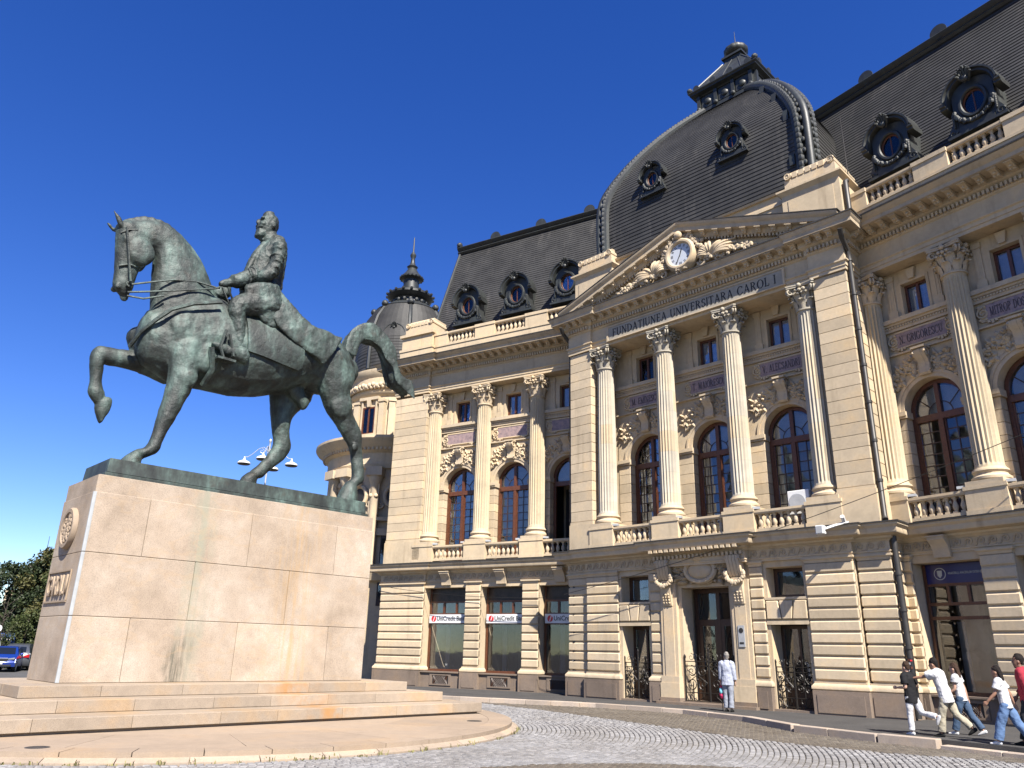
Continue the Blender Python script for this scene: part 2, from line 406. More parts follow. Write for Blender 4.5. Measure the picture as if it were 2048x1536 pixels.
def balustrade(F, u0, u1, n, z, par, nb=7):
    m = MB(); m.box(u0, u1, n-.12, n+.12, z, z+.1)
    m.uprism([(n-.13, z+.62), (n+.13, z+.62), (n+.16, z+.68), (n+.16, z+.76), (n-.16, z+.76), (n-.16, z+.68)], u0, u1)
    b = link('balustrade', m.mesh('balustrade', 'limestone'), par, F)
    d = (u1-u0)/(nb+.4)
    for i in range(nb): link('baluster', BALUSTER, b, F @ T(u0+d*(i+.7), n, z+.1))
    return b
def make_keystone():
    m = MB()      # console bracket, S profile
    prof = [(0, -.42), (.10, -.45), (.16, -.38), (.14, -.25), (.12, -.1), (.17, .05), (.27, .15), (.36, .27), (.38, .38), (.30, .45), (0, .45)]
    for x in (-.19, -.065, .06): m.uprism([(a*(1.05 if x == -.065 else 1), b) for a, b in prof], x, x+.125)
    m.box(-.24, .24, 0, .42, .45, .52)
    for s in (-1, 1): spiral(m, (.22, .28), .17, 1.4, s*.2, .035, 1, 5, 14, 'nz'); spiral(m, (.08, -.34), .09, 1.2, s*.2, .025, 1, 5, 10, 'nz')
    return m.mesh('keystone', 'limestone_pale', smooth=35)
KEYSTONE = make_keystone()
def leafblob(m, c, ang, L, wd, n0, rise=.05):
    # carved leaf in the wall plane: pointed, ridge in the middle
    d = Vector((math.cos(ang), math.sin(ang))); p = Vector((-d.y, d.x)); c = Vector(c)
    pts = [(0, 0, 0), (.25, .5, rise*.5), (.6, .42, rise*.6), (1, 0, .01), (.6, -.42, rise*.6), (.25, -.5, rise*.5), (.3, 0, rise), (.65, 0, rise*1.1)]
    v = []
    for a, b, h in pts:
        q = c+d*(a*L)+p*(b*wd); v.append((q.x, -(n0+h), q.y))
    k = len(v); v += [(x, -n0+.02, z) for x, y, z in v[:6]]
    m.add(v, [(0, 1, 6), (1, 2, 7, 6), (2, 3, 7), (3, 4, 7), (4, 5, 6, 7), (5, 0, 6)] + [(i, (i+1) % 6, k+(i+1) % 6, k+i) for i in range(6)])
def make_spandrel():
    # leaf carving on both sides of an arch crown; origin arch centre at spring line, r outer
    rnd = random.Random(3); m = MB(); r = 1.28
    for s in (-1, 1):
        poly = [(s*.25, 1.95), (s*.9, 1.9), (s*1.38, 1.72), (s*1.40, 1.12), (s*1.31, .9)] + [(s*r*math.sin(R(a)), r*math.cos(R(a))) for a in (50, 40, 30, 20, 11)]
        m.prism(poly, 0, .03)
        for i in range(75):
            a = R(rnd.uniform(10, 56)); q = rnd.uniform(1.36, 1.9)
            x, z = q*math.sin(a), q*math.cos(a)
            if z > 1.85 or x > 1.3: continue
            leafblob(m, (s*x, z), rnd.uniform(0, 6.28), rnd.uniform(.18, .34), rnd.uniform(.09, .15), .03, rnd.uniform(.06, .13))
    return m.mesh('leaf_carving', 'limestone', smooth=30)
SPANDREL = make_spandrel()
def make_nameplate():
    m = MB()
    for s in (-1, 1):
        m.prism([(s*.85, -.3), (s*1.12, -.3), (s*1.12, .3), (s*.85, .3)], 0, .04)
        spiral(m, (s*1.0, .0), .2, 1.7, .06, .04, -s, 5, 18, a0=90)
        for z in (-.22, .22): m.sph((s*1.1, -.05, z), .06, 6, 4); m.sph((s*.92, -.05, z), .05, 6, 4)
        for k in range(3): m.box(s*.72-.16+k*.11, s*.72-.08+k*.11, 0, .09, -.42+abs(k-1)*.05, -.28)
    m.box(-.92, .92, 0, .07, .27, .33); m.box(-.92, .92, 0, .07, -.32, -.27)
    return m.mesh('name_plate_frame', 'limestone', smooth=35)
NAMEFRAME = make_nameplate()
mb = MB(); mb.box(-.88, .88, 0, .035, -.265, .265); PLATE = mb.mesh('name_plate', 'porphyry')
# --- stroke serif capitals
def glyphs():
    G = {}; TH, TN = .13, .06
    def st(x0, y0, x1, y1, w=TH): return ('l', x0, y0, x1, y1, w)
    def sf(x, y, w=.26): return ('s', x, y, w)
    def ar(cx, cy, rx, ry, a0, a1): return ('a', cx, cy, rx, ry, a0, a1)
    G['I'] = (.26, [st(.13, 0, .13, 1), sf(.13, 0), sf(.13, 1)])
    G['F'] = (.62, [st(.15, 0, .15, 1), st(.15, .97, .58, .97, TN), st(.15, .52, .46, .52, TN), st(.56, .99, .56, .8, TN), st(.45, .6, .45, .44, TN), sf(.15, 0), sf(.1, 1, .16)])
    G['E'] = (.66, G['F'][1][:5]+[st(.15, .03, .62, .03, TN), st(.6, .02, .6, .22, TN), sf(.1, 1, .16), sf(.1, 0, .16)])
    G['L'] = (.62, [st(.15, 0, .15, 1), st(.15, .03, .58, .03, TN), st(.56, .02, .56, .24, TN), sf(.15, 1), sf(.1, 0, .16)])
    G['T'] = (.72, [st(.36, 0, .36, 1), st(.04, .97, .68, .97, TN), st(.05, .99, .05, .8, TN), st(.67, .99, .67, .8, TN), sf(.36, 0)])
    G['U'] = (.80, [st(.14, .35, .14, 1), st(.66, .35, .66, 1, TN), ar(.40, .35, .26, .33, 180, 360), sf(.14, 1), sf(.66, 1)])
    G['N'] = (.84, [st(.14, 0, .14, 1, TN), st(.14, 1, .70, 0), st(.70, 0, .70, 1, TN), sf(.14, 0), sf(.08, 1, .16), sf(.70, 1)])
    G['M'] = (.98, [st(.14, 0, .14, 1, TN), st(.14, 1, .48, .05), st(.48, .05, .82, 1, TN), st(.82, 0, .82, 1), sf(.14, 0), sf(.82, 0), sf(.1, 1, .18), sf(.86, 1, .18)])
    G['A'] = (.82, [st(.12, 0, .40, 1, TN), st(.40, 1, .70, 0), st(.22, .34, .60, .34, TN), sf(.12, 0), sf(.70, 0)])
    G['V'] = (.82, [st(.12, 1, .42, 0), st(.42, 0, .70, 1, TN), sf(.12, 1), sf(.70, 1)])
    G['D'] = (.80, [st(.14, 0, .14, 1), ar(.22, .5, .50, .47, -90, 90), st(.14, .97, .24, .97, TN), st(.14, .03, .24, .03, TN), sf(.08, 0, .14), sf(.08, 1, .14)])
    G['O'] = (.86, [ar(.43, .5, .36, .48, 0, 360)])
    G['C'] = (.78, [ar(.43, .5, .36, .48, 45, 315), st(.69, .95, .69, .72, TN), st(.69, .28, .69, .08, TN)])
    G['G'] = (.84, [ar(.43, .5, .36, .48, 45, 330), st(.72, .05, .72, .42), st(.69, .95, .69, .72, TN), sf(.70, .42, .24)])
    G['S'] = (.58, [ar(.29, .735, .2, .235, 20, 270), ar(.29, .265, .22, .235, -160, 90), st(.50, .96, .50, .76, TN), st(.07, .26, .07, .05, TN)])
    G['R'] = (.76, [st(.14, 0, .14, 1), ar(.26, .74, .28, .23, -90, 90), st(.14, .97, .28, .97, TN), st(.14, .5, .28, .5, TN), st(.34, .5, .66, 0), sf(.14, 0), sf(.08, 1, .14), sf(.68, 0, .16)])
    G['P'] = (.66, [st(.14, 0, .14, 1), ar(.26, .72, .30, .25, -90, 90), st(.14, .97, .28, .97, TN), st(.14, .46, .28, .46, TN), sf(.14, 0), sf(.08, 1, .14)])
    G['.'] = (.24, [st(.1, 0, .1, .14, .14)]); G[' '] = (.38, [])
    return G
GLYPH = glyphs()
def serif(txt, h, width, depth, mat, name='lettering'):
    m = MB(); x = 0
    for ch in txt:
        wd, pcs = GLYPH[ch]
        for p in pcs:
            if p[0] == 'l':
                _, x0, y0, x1, y1, w_ = p; d = Vector((x1-x0, y1-y0)).normalized(); q = Vector((-d.y, d.x))*w_/2
                if abs(d.x) > .2 and abs(d.y) > .2: q = Vector((w_/2/abs(d.y), 0))*(1 if q.x > 0 else -1)
                m.prism([(x+x0+q.x, y0+q.y), (x+x1+q.x, y1+q.y), (x+x1-q.x, y1-q.y), (x+x0-q.x, y0-q.y)], 0, depth)
            elif p[0] == 's':
                _, cx, cy, w_ = p; d = .045; y0, y1 = (cy, cy+d) if cy < .5 else (cy-d, cy); m.box(x+cx-w_/2, x+cx+w_/2, 0, depth+.0015, y0, y1)
            else:
                _, cx, cy, rx, ry, a0, a1 = p; k = max(6, int(abs(a1-a0)/18)); o_ = []; i_ = []
                for i in range(k+1):
                    a = R(a0+(a1-a0)*i/k); th = .03+.05*abs(math.cos(a))
                    o_.append((x+cx+(rx+th)*math.cos(a), cy+(ry+.03)*math.sin(a))); i_.append((x+cx+(rx-th)*math.cos(a), cy+(ry-.03)*math.sin(a)))
                for i in range(k): m.prism([o_[i], o_[i+1], i_[i+1], i_[i]], 0, depth)
        x += wd+.10
    m.v = [((a-x/2)*width/x, b, (c-.5)*h) for a, b, c in m.v]
    return m.mesh(name, mat)
# ================================================================== LIBRARY
lib = thing('library_building', FC, 'long cream stone library with columned clock pediment and dark slate dome', 'building')
BLK = {}
def block(w_, d, h, bev, mat='limestone_block'):
    k = (round(w_, 3), round(d, 3), round(h, 3), bev, mat)
    if k not in BLK:
        m = MB(); m.box(0, k[0], -k[1], 0, 0, k[2]); BLK[k] = m.mesh('stone_block', mat, bevel=bev)
    return BLK[k]
def courses(F, par, u0, u1, nf, depth, z0, z1, N, gap=.052, bev=.036, core=.06, name='rusticated_pier', mat='limestone_block', sidecore=.05):
    m = MB(); m.box(u0+sidecore, u1-sidecore, nf-depth+.01, nf-core, z0, z1)
    p = link(name, m.mesh(name, 'limestone_dirty' if bev > .02 else 'limestone'), par, F); h = (z1-z0)/N
    for i in range(N): link('stone_block', block(u1-u0, depth, h-gap, bev, mat), p, F @ T(u0, nf, z0+i*h+gap))
    return p
def part(name, mb_, mat, F, par=None, smooth=None, bevel=0): return link(name, mb_.mesh(name, mat, smooth, bevel), par or lib, F)
PLB = .72
def ground_pier(F, u0, u1, n=.55, back=-.35, N=10, side=False):
    courses(F, lib, u0, u1, n, (n-back) if side else .16, .98, 4.70, N, sidecore=.05 if side else .0)
    if not side:
        m = MB(); m.box(u0+.01, u1-.01, back, n-.14, .72, 4.88); part('pier_core', m, 'limestone', F)
    path = [(u0+.02, back+.02), (u0+.02, n), (u1-.02, n), (u1-.02, back+.02)]
    m = MB(); m.sweep(path, [(-.2, .72), (.07, .72), (.11, .76), (.11, .84), (.06, .9), (.03, .93), (.03, .98), (-.2, .98)]); part('base_moulding', m, 'limestone_pale', F, smooth=40)
    m = MB(); m.sweep(path, [(-.2, 4.705), (.0, 4.705), (.02, 4.78), (.07, 4.82), (.07, 4.88), (-.2, 4.88)]); part('cap_moulding', m, 'limestone', F)
    m = MB(); m.box(u0-.06, u1+.06, back-.05, n+.13, -.6, PLB); m.box(u0+.08, u1-.08, n+.12, n+.152, .06, .60)
    part('granite_plinth', m, 'plinth_granite', F)
# wave scroll of the belt frieze
mb = MB(); spiral(mb, (0, 0), .125, 1.35, .01, .03, -1, 5, 14, a0=200); mb.tube([(-.3, -.01, -.12), (-.2, -.01, -.13), (-.12, -.01, -.07)], [.012, .03, .03], 5)
WAVE = mb.mesh('wave_scroll', 'limestone_dirty', smooth=40)
def belt(F, path, waves, par=None):
    m = MB(); m.sweep(path, [(-.5, 4.87), (0, 4.87), (0, 4.93), (.03, 4.95), (.03, 4.99), (0, 5.0), (0, 5.28), (-.5, 5.28)])
    fz = part('belt_frieze', m, 'limestone', F)
    m = MB(); m.sweep(path, [(-.5, 5.28), (.03, 5.28), (.06, 5.33), (.13, 5.36), (.15, 5.42), (.40, 5.47), (.42, 5.50), (.42, 5.64), (.50, 5.72), (.50, 5.80), (-.5, 5.93)])
    c = part('belt_cornice', m, 'limestone', F, smooth=40)
    m = MB(); m.sweep(path, [(-.40, 5.925), (.52, 5.802), (.52, 5.78), (.535, 5.78), (.535, 5.83), (-.40, 5.95)]); link('lead_flashing', m.mesh('lead_flashing', 'cornice_lead'), c, F)
    for u0, u1, n in waves:
        k = max(1, round((u1-u0)/.34)); d = (u1-u0)/k
        for i in range(k): link('wave_scroll', WAVE, fz, F @ T(u0+d*(i+.5), n, 5.135))
    return c
# shop console above the openings
mb = MB(); mb.uprism([(0, -.55), (.10, -.55), (.12, -.35), (.18, -.2), (.3, -.08), (.36, -.02), (.36, .06), (0, .06)], -.26, .26); mb.box(-.29, .29, 0, .40, .06, .10)
CONSOLE = mb.mesh('console_bracket', 'limestone_pale', smooth=40)
# ventilation grille
mb = MB()
for i in range(-6, 7):
    for s in (-1, 1):
        x0 = i*.1; a = [(x0-.2*s, -.2), (x0+.2*s, .2)]
        a = [(max(-.42, min(.42, x)), z) for x, z in a]
        if abs(a[0][0]-a[1][0]) > .05: mb.tube([(a[0][0], -.02-.004*s, a[0][1]), (a[1][0], -.02-.004*s, a[1][1])], .014, 4)
GRILLE = mb.mesh('grille_bars', 'wood_dark')
mb = MB(); mb.box(-.44, .44, -.06, -.05, -.22, .22); GRILLE_BACK = mb.mesh('grille_back', 'black_plastic')
def shop_window(F, u0, u1, n=-.1, sign=True):
    c = (u0+u1)/2; m = MB()
    m.box(u0-.02, u1+.02, n-.9, .42, 4.62, 4.88); m.box(u0-.1, u1+.1, n-.9, n-.12, .7, 4.7)   # lintel; back
    part('lintel', MB().box(u0-.02, u1+.02, n-.6, .42, 4.62, 4.88), 'limestone', F)
    m = MB(); m.box(u0-.02, u1+.02, n-.7, .50, -.6, .66); m.box(u0-.02, u1+.02, n-.7, .58, .66, .715)
    for a, b in ((c-.62, c-.48), (c+.48, c+.62)): m.box(a, b, .5, .54, .1, .6)
    m.box(c-.48, c+.48, .5, .54, .1, .16); m.box(c-.48, c+.48, .5, .54, .54, .6)
    sp = part('stall_riser', m, 'plinth_granite', F)
    link('grille_back', GRILLE_BACK, sp, F @ T(c, .57, .35)); link('grille_bars', GRILLE, sp, F @ T(c, .50, .35))
    m = MB(); a, b = u0+.03, u1-.03
    for x0, x1 in ((a, a+.09), (b-.09, b)): m.box(x0, x1, n-.06, n+.06, .74, 4.6)
    for z0, z1 in ((.725, .82), (2.9, 3.0), (3.33, 3.42), (3.92, 4.0)): m.box(a+.09, b-.09, n-.055, n+.055, z0, z1)
    d = (b-a-.18)/3
    for i in (1, 2): m.box(a+.09+d*i-.045, a+.09+d*i+.045, n-.05, n+.05, 3.42, 3.92)
    m.box(u0, u1, n-.1, n+.12, .715, .74)
    wn = part('shop_window', m, 'wood', F)
    link('fascia_panel', MB().box(a+.09, b-.09, n-.03, n+.02, 4.0, 4.6).mesh('fascia_panel', 'fascia_marble' if sign else 'sign_blue'), wn, F)
    for i in range(3): link('pane', MB().box(a+.135+d*i if i else a+.09, a+.09+d*(i+1)-.045, n-.012, n-.006, 3.42, 3.92).mesh('pane', 'glass'), wn, F)
    link('pane', MB().box(a+.09, b-.09, n-.012, n-.006, .82, 2.9 if sign else 3.33).mesh('pane', 'glass'), wn, F)
    # room behind: dark walls, pale partition and counter
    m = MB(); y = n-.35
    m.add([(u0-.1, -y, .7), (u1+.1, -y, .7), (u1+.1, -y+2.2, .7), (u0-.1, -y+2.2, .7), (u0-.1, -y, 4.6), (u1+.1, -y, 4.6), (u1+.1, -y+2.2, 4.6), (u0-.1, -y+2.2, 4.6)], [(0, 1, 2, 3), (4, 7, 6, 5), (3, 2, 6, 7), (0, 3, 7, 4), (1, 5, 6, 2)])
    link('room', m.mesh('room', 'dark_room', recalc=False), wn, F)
    link('reveal_board', MB().box(a+.1, a+.34, n-1.4, n-1.35, .8, 2.9).mesh('reveal_board', 'grey_plastic'), wn, F)
    return wn
RED, = ('sign_red',)
def bank_sign(F, u0, u1, n, txt='UniCredit Bank', cut=0):
    s = part('bank_sign', MB().box(u0, u1, n-.03, n+.03, 2.95, 3.36), 'sign_white', F)
    link('logo_disc', MB().prism(arc(u0+.27, 3.155, .145, 0, 345, 20), n+.03, n+.036).mesh('logo_disc', 'sign_red'), s, F)
    link('logo_slash', MB().prism([(u0+.22, 3.03), (u0+.26, 3.03), (u0+.35, 3.28), (u0+.31, 3.28)], n+.036, n+.039).mesh('logo_slash', 'sign_white'), s, F)
    link('lettering', text_mesh(txt, .30, 'ink', .003, align='LEFT', bold=.004, width=1.72), s, F @ T(u0+.45, n+.034, 3.16))
# ---------- ground floor, left wing
LP = [(-5.7, -2.92), (-.42, .45), (2.76, 3.63), (5.78, 6.6)]
for i, (a, b) in enumerate(LP): ground_pier(FL, a, b, side=False, back=-.6 if i else -4.2)
for a, b in ((-2.92, -.42), (.45, 2.76), (3.63, 5.78)):
    shop_window(FL, a, b); bank_sign(FL, a+.12, b-.02, .06)
belt(FL, [(-5.72, -5), (-5.72, .56), (-2.85, .56), (-2.85, .47), (6.6, .47)], [(-5.5, -2.9, .57), (-2.75, -1.9, .48), (-1.25, 1.3, .48), (1.95, 4.45, .48), (5.05, 6.0, .48)])
for u in (-1.57, 1.62, 4.75): link('console_bracket', CONSOLE, lib, FL @ T(u, .47, 5.28))
part('wing_core', MB().box(-5.5, 8, -9, -2.4, 0, 17.5), 'limestone', FL)
part('floor_slab', MB().box(-5.5, 7.4, -2.5, .44, 5.0, 5.9), 'limestone', FL)
# ---------- ground floor, right wing
for i, (a, b) in enumerate(((-.6, .42), (2.55, 3.52), (5.65, 6.6), (8.75, 11.4))): ground_pier(FR, a, b, back=-.6 if i < 3 else -4)
for k, (a, b) in enumerate(((.42, 2.55), (3.52, 5.65), (6.6, 8.75))): shop_window(FR, a, b, sign=False)
belt(FR, [(-.9, .47), (8.6, .47), (8.6, .56), (11.4, .56), (11.4, -5)], [(-.4, 1.15, .48), (1.8, 4.25, .48), (4.9, 7.3, .48), (7.9, 8.5, .48), (8.7, 11.3, .57)])
for u in (1.48, 4.58, 7.67): link('console_bracket', CONSOLE, lib, FR @ T(u, .47, 5.28))
part('wing_core', MB().box(-1, 11.2, -9, -2.4, 0, 17.5), 'limestone', FR)
part('floor_slab', MB().box(-1, 11.2, -2.5, .44, 5.0, 5.9), 'limestone', FR)
# ministry fascia lettering and round seal
s = part('ministry_emblem', MB().prism(arc(.98, 4.3, .19, 0, 345, 20)+[], -.078, -.07), 'lamp_metal', FR)
link('emblem_ring', MB().prism(arc(.98, 4.3, .165, 0, 345, 20), -.07, -.066).mesh('emblem_ring', 'sign_blue'), s, FR)
link('emblem_shield', MB().prism([(.90, 4.40), (1.06, 4.40), (1.05, 4.25), (.98, 4.17), (.91, 4.25)], -.066, -.06).mesh('emblem_shield', 'lamp_metal'), s, FR)
link('lettering', text_mesh('MINISTERUL AFACERILOR EXTERNE', .1, 'lamp_metal', .003, align='LEFT', width=1.02), s, FR @ T(1.24, -.074, 4.3))
# ---------- ground floor, centre
GPC = [(-5.60, -3.94), (-2.40, -1.88), (1.88, 2.40), (3.94, 5.60)]
def door_lintel_fill(): pass
for a, b in ((-5.60, -3.94), (3.94, 5.60)): ground_pier(FC, a, b, n=.6, back=-1.0)
for a, b in ((-2.40, -1.88), (1.88, 2.40)): ground_pier(FC, a, b, n=.6, back=-1.0)
for s in (-1, 1): ground_pier(FC, min(s*5.64, s*6.75), max(s*5.64, s*6.75), n=.42, back=-2.4, side=True)
def side_bay(c):
    a, b = c-.77, c+.77
    # wall between the piers: door below, small window above, splayed voussoirs
    m = MB()
    m.box(a, a+.12, -1, .5, .0, 2.84); m.box(b-.12, b, -1, .5, .0, 2.84)
    m.box(a, b, -1, .5, 2.84, 3.62); m.box(a, b, -1, .5, 4.66, 4.88)
    m.box(a, a+.1, -1, .5, 3.62, 4.66); m.box(b-.1, b, -1, .5, 3.62, 4.66)
    w_ = part('side_bay_wall', m, 'limestone', FC)
    for x0, x1, y0, y1 in ((-.72, -.30, -.72, -.20), (-.24, .24, -.17, .17), (.30, .72, .20, .72)):
        link('voussoir', MB().prism([(c+y0, 2.92), (c+y1, 2.92), (c+x1, 3.52), (c+x0, 3.52)], .5, .6).mesh('voussoir', 'limestone_block', bevel=.02), w_, FC)
    link('door_surround', MB().box(a+.02, b-.02, .5, .57, 2.74, 2.86).mesh('door_surround', 'limestone'), w_, FC)
    link('sill', MB().box(a, b, .5, .56, 3.56, 3.64).mesh('sill', 'limestone_pale'), w_, FC)
    d = part('side_door', MB().box(a+.12, a+.22, -.35, -.2, .05, 2.74).box(b-.22, b-.12, -.35, -.2, .05, 2.74).box(a+.22, b-.22, -.345, -.205, 2.62, 2.74).box(a+.22, b-.22, -.345, -.205, .05, .75).box(c-.04, c+.04, -.34, -.21, .75, 2.62), 'wood_dark', FC)
    for p, q in ((a+.22, c-.04), (c+.04, b-.22)): link('pane', MB().box(p, q, -.28, -.27, .75, 2.62).mesh('pane', 'glass'), d, FC)
    link('room', MB().box(a, b, -1.0, -.9, 0, 4.7).mesh('room', 'dark_room'), d, FC)
    e = part('mezzanine_window', MB().box(a+.1, b-.1, -.2, -.06, 3.64, 3.76).box(a+.1, b-.1, -.2, -.06, 4.54, 4.66).box(a+.1, a+.24, -.2, -.06, 3.76, 4.54).box(b-.24, b-.1, -.2, -.06, 3.76, 4.54), 'wood_dark', FC)
    link('pane', MB().box(a+.24, b-.24, -.14, -.13, 3.76, 4.54).mesh('pane', 'glass'), e, FC)
    part('door_step', MB().box(a, b, -.4, .62, -.3, .07), 'plinth_granite', FC)
for c in (-3.17, 3.17): side_bay(c)
# main door bay
m = MB()
for s in (-1, 1):
    m.box(min(s*1.12, s*1.9), max(s*1.12, s*1.9), -1, .5, 0, 4.88)
m.box(-1.12, 1.12, -1, .45, 4.22, 4.88); part('portal_wall', m, 'limestone', FC)
for s in (-1, 1):
    x0, x1 = sorted((s*1.16, s*1.86))
    p = part('pilaster', MB().box(x0, x1, .5, .66, .72, 4.3).box(x0+.14, x1-.14, .66, .69, .95, 3.4).box(x0-.04, x1+.04, .5, .74, .72, .95), 'limestone_pale', FC)
    link('plinth_block', MB().box(x0-.06, x1+.06, .3, .78, -.3, .72).mesh('plinth_block', 'limestone'), p, FC)
    link('granite_foot', MB().box(x0-.08, x1+.08, .3, .80, -.3, .22).mesh('granite_foot', 'plinth_granite'), p, FC)
    xc = (x0+x1)/2
    b = MB()
    for k in range(4): b.uprism([(.66, 4.35), (.80, 4.38), (.92, 4.55), (.98, 4.8), (1.05, 5.0), (1.02, 5.12), (.9, 5.16), (.66, 5.16)], xc-.26+k*.13, xc-.26+k*.13+.115)
    for sg in (-1, 1): spiral(b, (.92, 4.98), .15, 1.4, xc+sg*.27, .035, 1, 5, 14, 'nz')
    b.uprism([(.66, 3.45), (.72, 3.45), (.8, 3.9), (.84, 4.35), (.66, 4.35)], xc-.2, xc+.2)
    for k in range(3):
        for j in range(4): b.sph((xc-.12+k*.12, -.74-.025*j, 3.55+j*.1), .045, 6, 4)
    link('scroll_bracket', b.mesh('scroll_bracket', 'limestone_pale', smooth=35), p, FC)
    b = MB(); rnd = random.Random(5)
    for k in range(40):
        a = R(180+180*k/39); b.sph((xc+.36*math.cos(a)+rnd.uniform(-.03, .03), -(.86+rnd.uniform(0, .1)), 4.52+.34*math.sin(a)+rnd.uniform(-.03, .03)), rnd.uniform(.055, .085), 6, 4)
    link('fruit_garland', b.mesh('fruit_garland', 'limestone_pale', smooth=40), p, FC)
m = MB()
for x0, x1, n0, n1, z0, z1 in ((-1.12, -1.0, -.2, .5, .1, 4.22), (1.0, 1.12, -.2, .5, .1, 4.22), (-1.0, 1.0, -.2, .5, 4.1, 4.22)): m.box(x0, x1, n0, n1, z0, z1)
part('door_reveal', m, 'limestone_pale', FC)
m = MB(); N0 = -.45
for x0, x1 in ((-1.0, -.86), (.86, 1.0), (-.07, .07)): m.box(x0, x1, N0-.08, N0+.08, .1, 4.1)
for z0, z1 in ((.1, .3), (2.75, 2.98), (3.94, 4.1), (1.05, 1.18)): m.box(-.86, -.07, N0-.07, N0+.07, z0, z1); m.box(.07, .86, N0-.07, N0+.07, z0, z1)
for x0, x1 in ((-.86, -.72), (-.2, -.07), (.07, .2), (.72, .86)): m.box(x0, x1, N0-.065, N0+.065, .3, 2.75)
for x0, x1 in ((-.72, -.2), (.2, .72)): m.box(x0, x1, N0-.04, N0+.02, .3, 1.05)
md = part('main_door', m, 'wood_dark', FC)
for x0, x1 in ((-.72, -.2), (.2, .72)):
    link('pane', MB().box(x0, x1, N0-.02, N0-.01, 1.18, 2.75).mesh('pane', 'glass'), md, FC)
    gr = MB(); xc = (x0+x1)/2
    for s in (-1, 1):
        for zc in (1.5, 2.0, 2.45): spiral(gr, (xc+s*.11, zc), .1, 1.3, N0+.03, .012, s, 4, 12, a0=90)
        gr.tube([(xc+s*.2, -N0-.03, 1.2), (xc+s*.02, -N0-.03, 1.75), (xc+s*.2, -N0-.03, 2.3), (xc, -N0-.03, 2.72)], .012, 4)
    link('door_grille', gr.mesh('door_grille', 'iron'), md, FC)
for x0, x1 in ((-.86, -.07), (.07, .86)): link('pane', MB().box(x0, x1, N0-.02, N0-.01, 2.98, 3.94).mesh('pane', 'glass'), md, FC)
link('room', MB().box(-1.1, 1.1, -1.2, -1.1, 0, 4.3).mesh('room', 'dark_room'), md, FC)
part('door_step', MB().box(-2.0, 2.0, -.5, .98, -.3, .09).box(-1.12, 1.12, -.5, .6, .09, .12), 'plinth_granite', FC)
# cartouche over the door with leaf sprays
m = MB(); rnd = random.Random(11)
m.lathe([(.0, .2), (.3, .18), (.42, .1), (.48, .0)], seg=20); m.v = [(x*1.2, -.66-z, 4.70+y*.78) for x, y, z in m.v]
m.tube([(.62*math.cos(R(a)), -.74, 4.70+.42*math.sin(R(a))) for a in range(0, 361, 18)], .095, 6, cap=False)
for s in (-1, 1):
    spiral(m, (s*.52, 5.06), .2, 1.5, .78, .065, -s, 6, 14, a0=90); spiral(m, (s*.28, 5.16), .16, 1.2, .85, .06, s, 6, 12, a0=90)
    for i in range(60):
        t_ = rnd.random(); x = s*(.6+.45*t_); z = 4.32+.85*rnd.random()
        leafblob(m, (x, z), math.atan2(rnd.uniform(-.6, .8), s*rnd.uniform(.3, 1)), .32, .14, .55, .22)
for i in range(16): m.sph((rnd.uniform(-.5, .5), -.56, 4.26+rnd.uniform(-.03, .08)), .07, 6, 4)
m.sph((0, -.85, 5.12), .2, 8, 6, (1.2, .8, .8))
part('cartouche', m, 'limestone', FC, smooth=35)
# belt of the centre: breaks forward over the door
belt(FC, [(-6.75, -3), (-6.75, .43), (-5.62, .43), (-5.62, .61), (-1.95, .61), (-1.95, .9), (1.95, .9), (1.95, .61), (5.62, .61), (5.62, .43), (6.75, .43), (6.75, -3)], [(-6.7, -5.65, .44), (-5.55, -2.0, .62), (2.0, 5.55, .62), (5.65, 6.7, .44)])
m = MB()
for i in range(22): m.box(-1.9+i*.176, -1.9+i*.176+.09, .9, 1.02, 5.14, 5.26)
part('dentil_row', m, 'limestone_pale', FC)
for i in range(16): link('modillion', BLK.setdefault('pm', MB().box(-.07, .07, 0, .34, -.1, 0).mesh('modillion', 'limestone_pale')), lib, FC @ T(-1.8+i*.24, 1.0, 5.46))
part('pavilion_core', MB().box(-6.4, 6.4, -9, -2.2, 0, 17), 'limestone', FC)
part('floor_slab', MB().box(-6.6, 6.6, -2.4, .4, 4.9, 5.9), 'limestone', FC)
# ---------- upper storey: pedestals, balustrades, columns
def pedestal(F, u, n=.55, w_=.62, back=-.6):
    m = MB(); m.box(u-w_, u+w_, back, n, 5.9, 6.66); m.box(u-w_-.03, u+w_+.03, back, n+.03, 6.66, 6.78); m.box(u-w_-.03, u+w_+.03, back, n+.03, 5.9, 6.04)
    part('pedestal', m, 'limestone', F)
for F, us, c in ((FL, (-3.18, 0, 3.19), 0), (FR, (0, 3.09, 6.18, 9.27), 0), (FC, (-4.81, -1.605, 1.605, 4.81), 1)):
    for u in us: column(F, u, lib, bool(c)); pedestal(F, u)
for F, sp in ((FL, ((-2.56, -.62), (.62, 2.57), (3.81, 5.85))), (FR, ((.62, 2.47), (3.71, 5.56), (6.80, 8.65))), (FC, ((-4.19, -2.23), (-.98, .98), (2.23, 4.19)))):
    for a, b in sp: balustrade(F, a, b, .36, 5.94, lib)
def make_arch_wall(bw, hw=1.0, z0=5.9, zs=9.85, dep=.5):
    # wall of one bay around an arched window and a small square window; u=0 bay centre, n=0 front
    m = MB(); z1, z2 = 12.95, 15.1
    m.prism([(-bw, zs), (-bw, z1), (bw, z1), (bw, zs)] + arc(0, zs, hw, 0, 180, 20), -dep, 0)
    m.box(-bw, -.46, -dep, 0, z1, z2); m.box(.46, bw, -dep, 0, z1, z2); m.box(-.46, .46, -dep, 0, z1, 13.35); m.box(-.46, .46, -dep, 0, 14.53, z2)
    return m
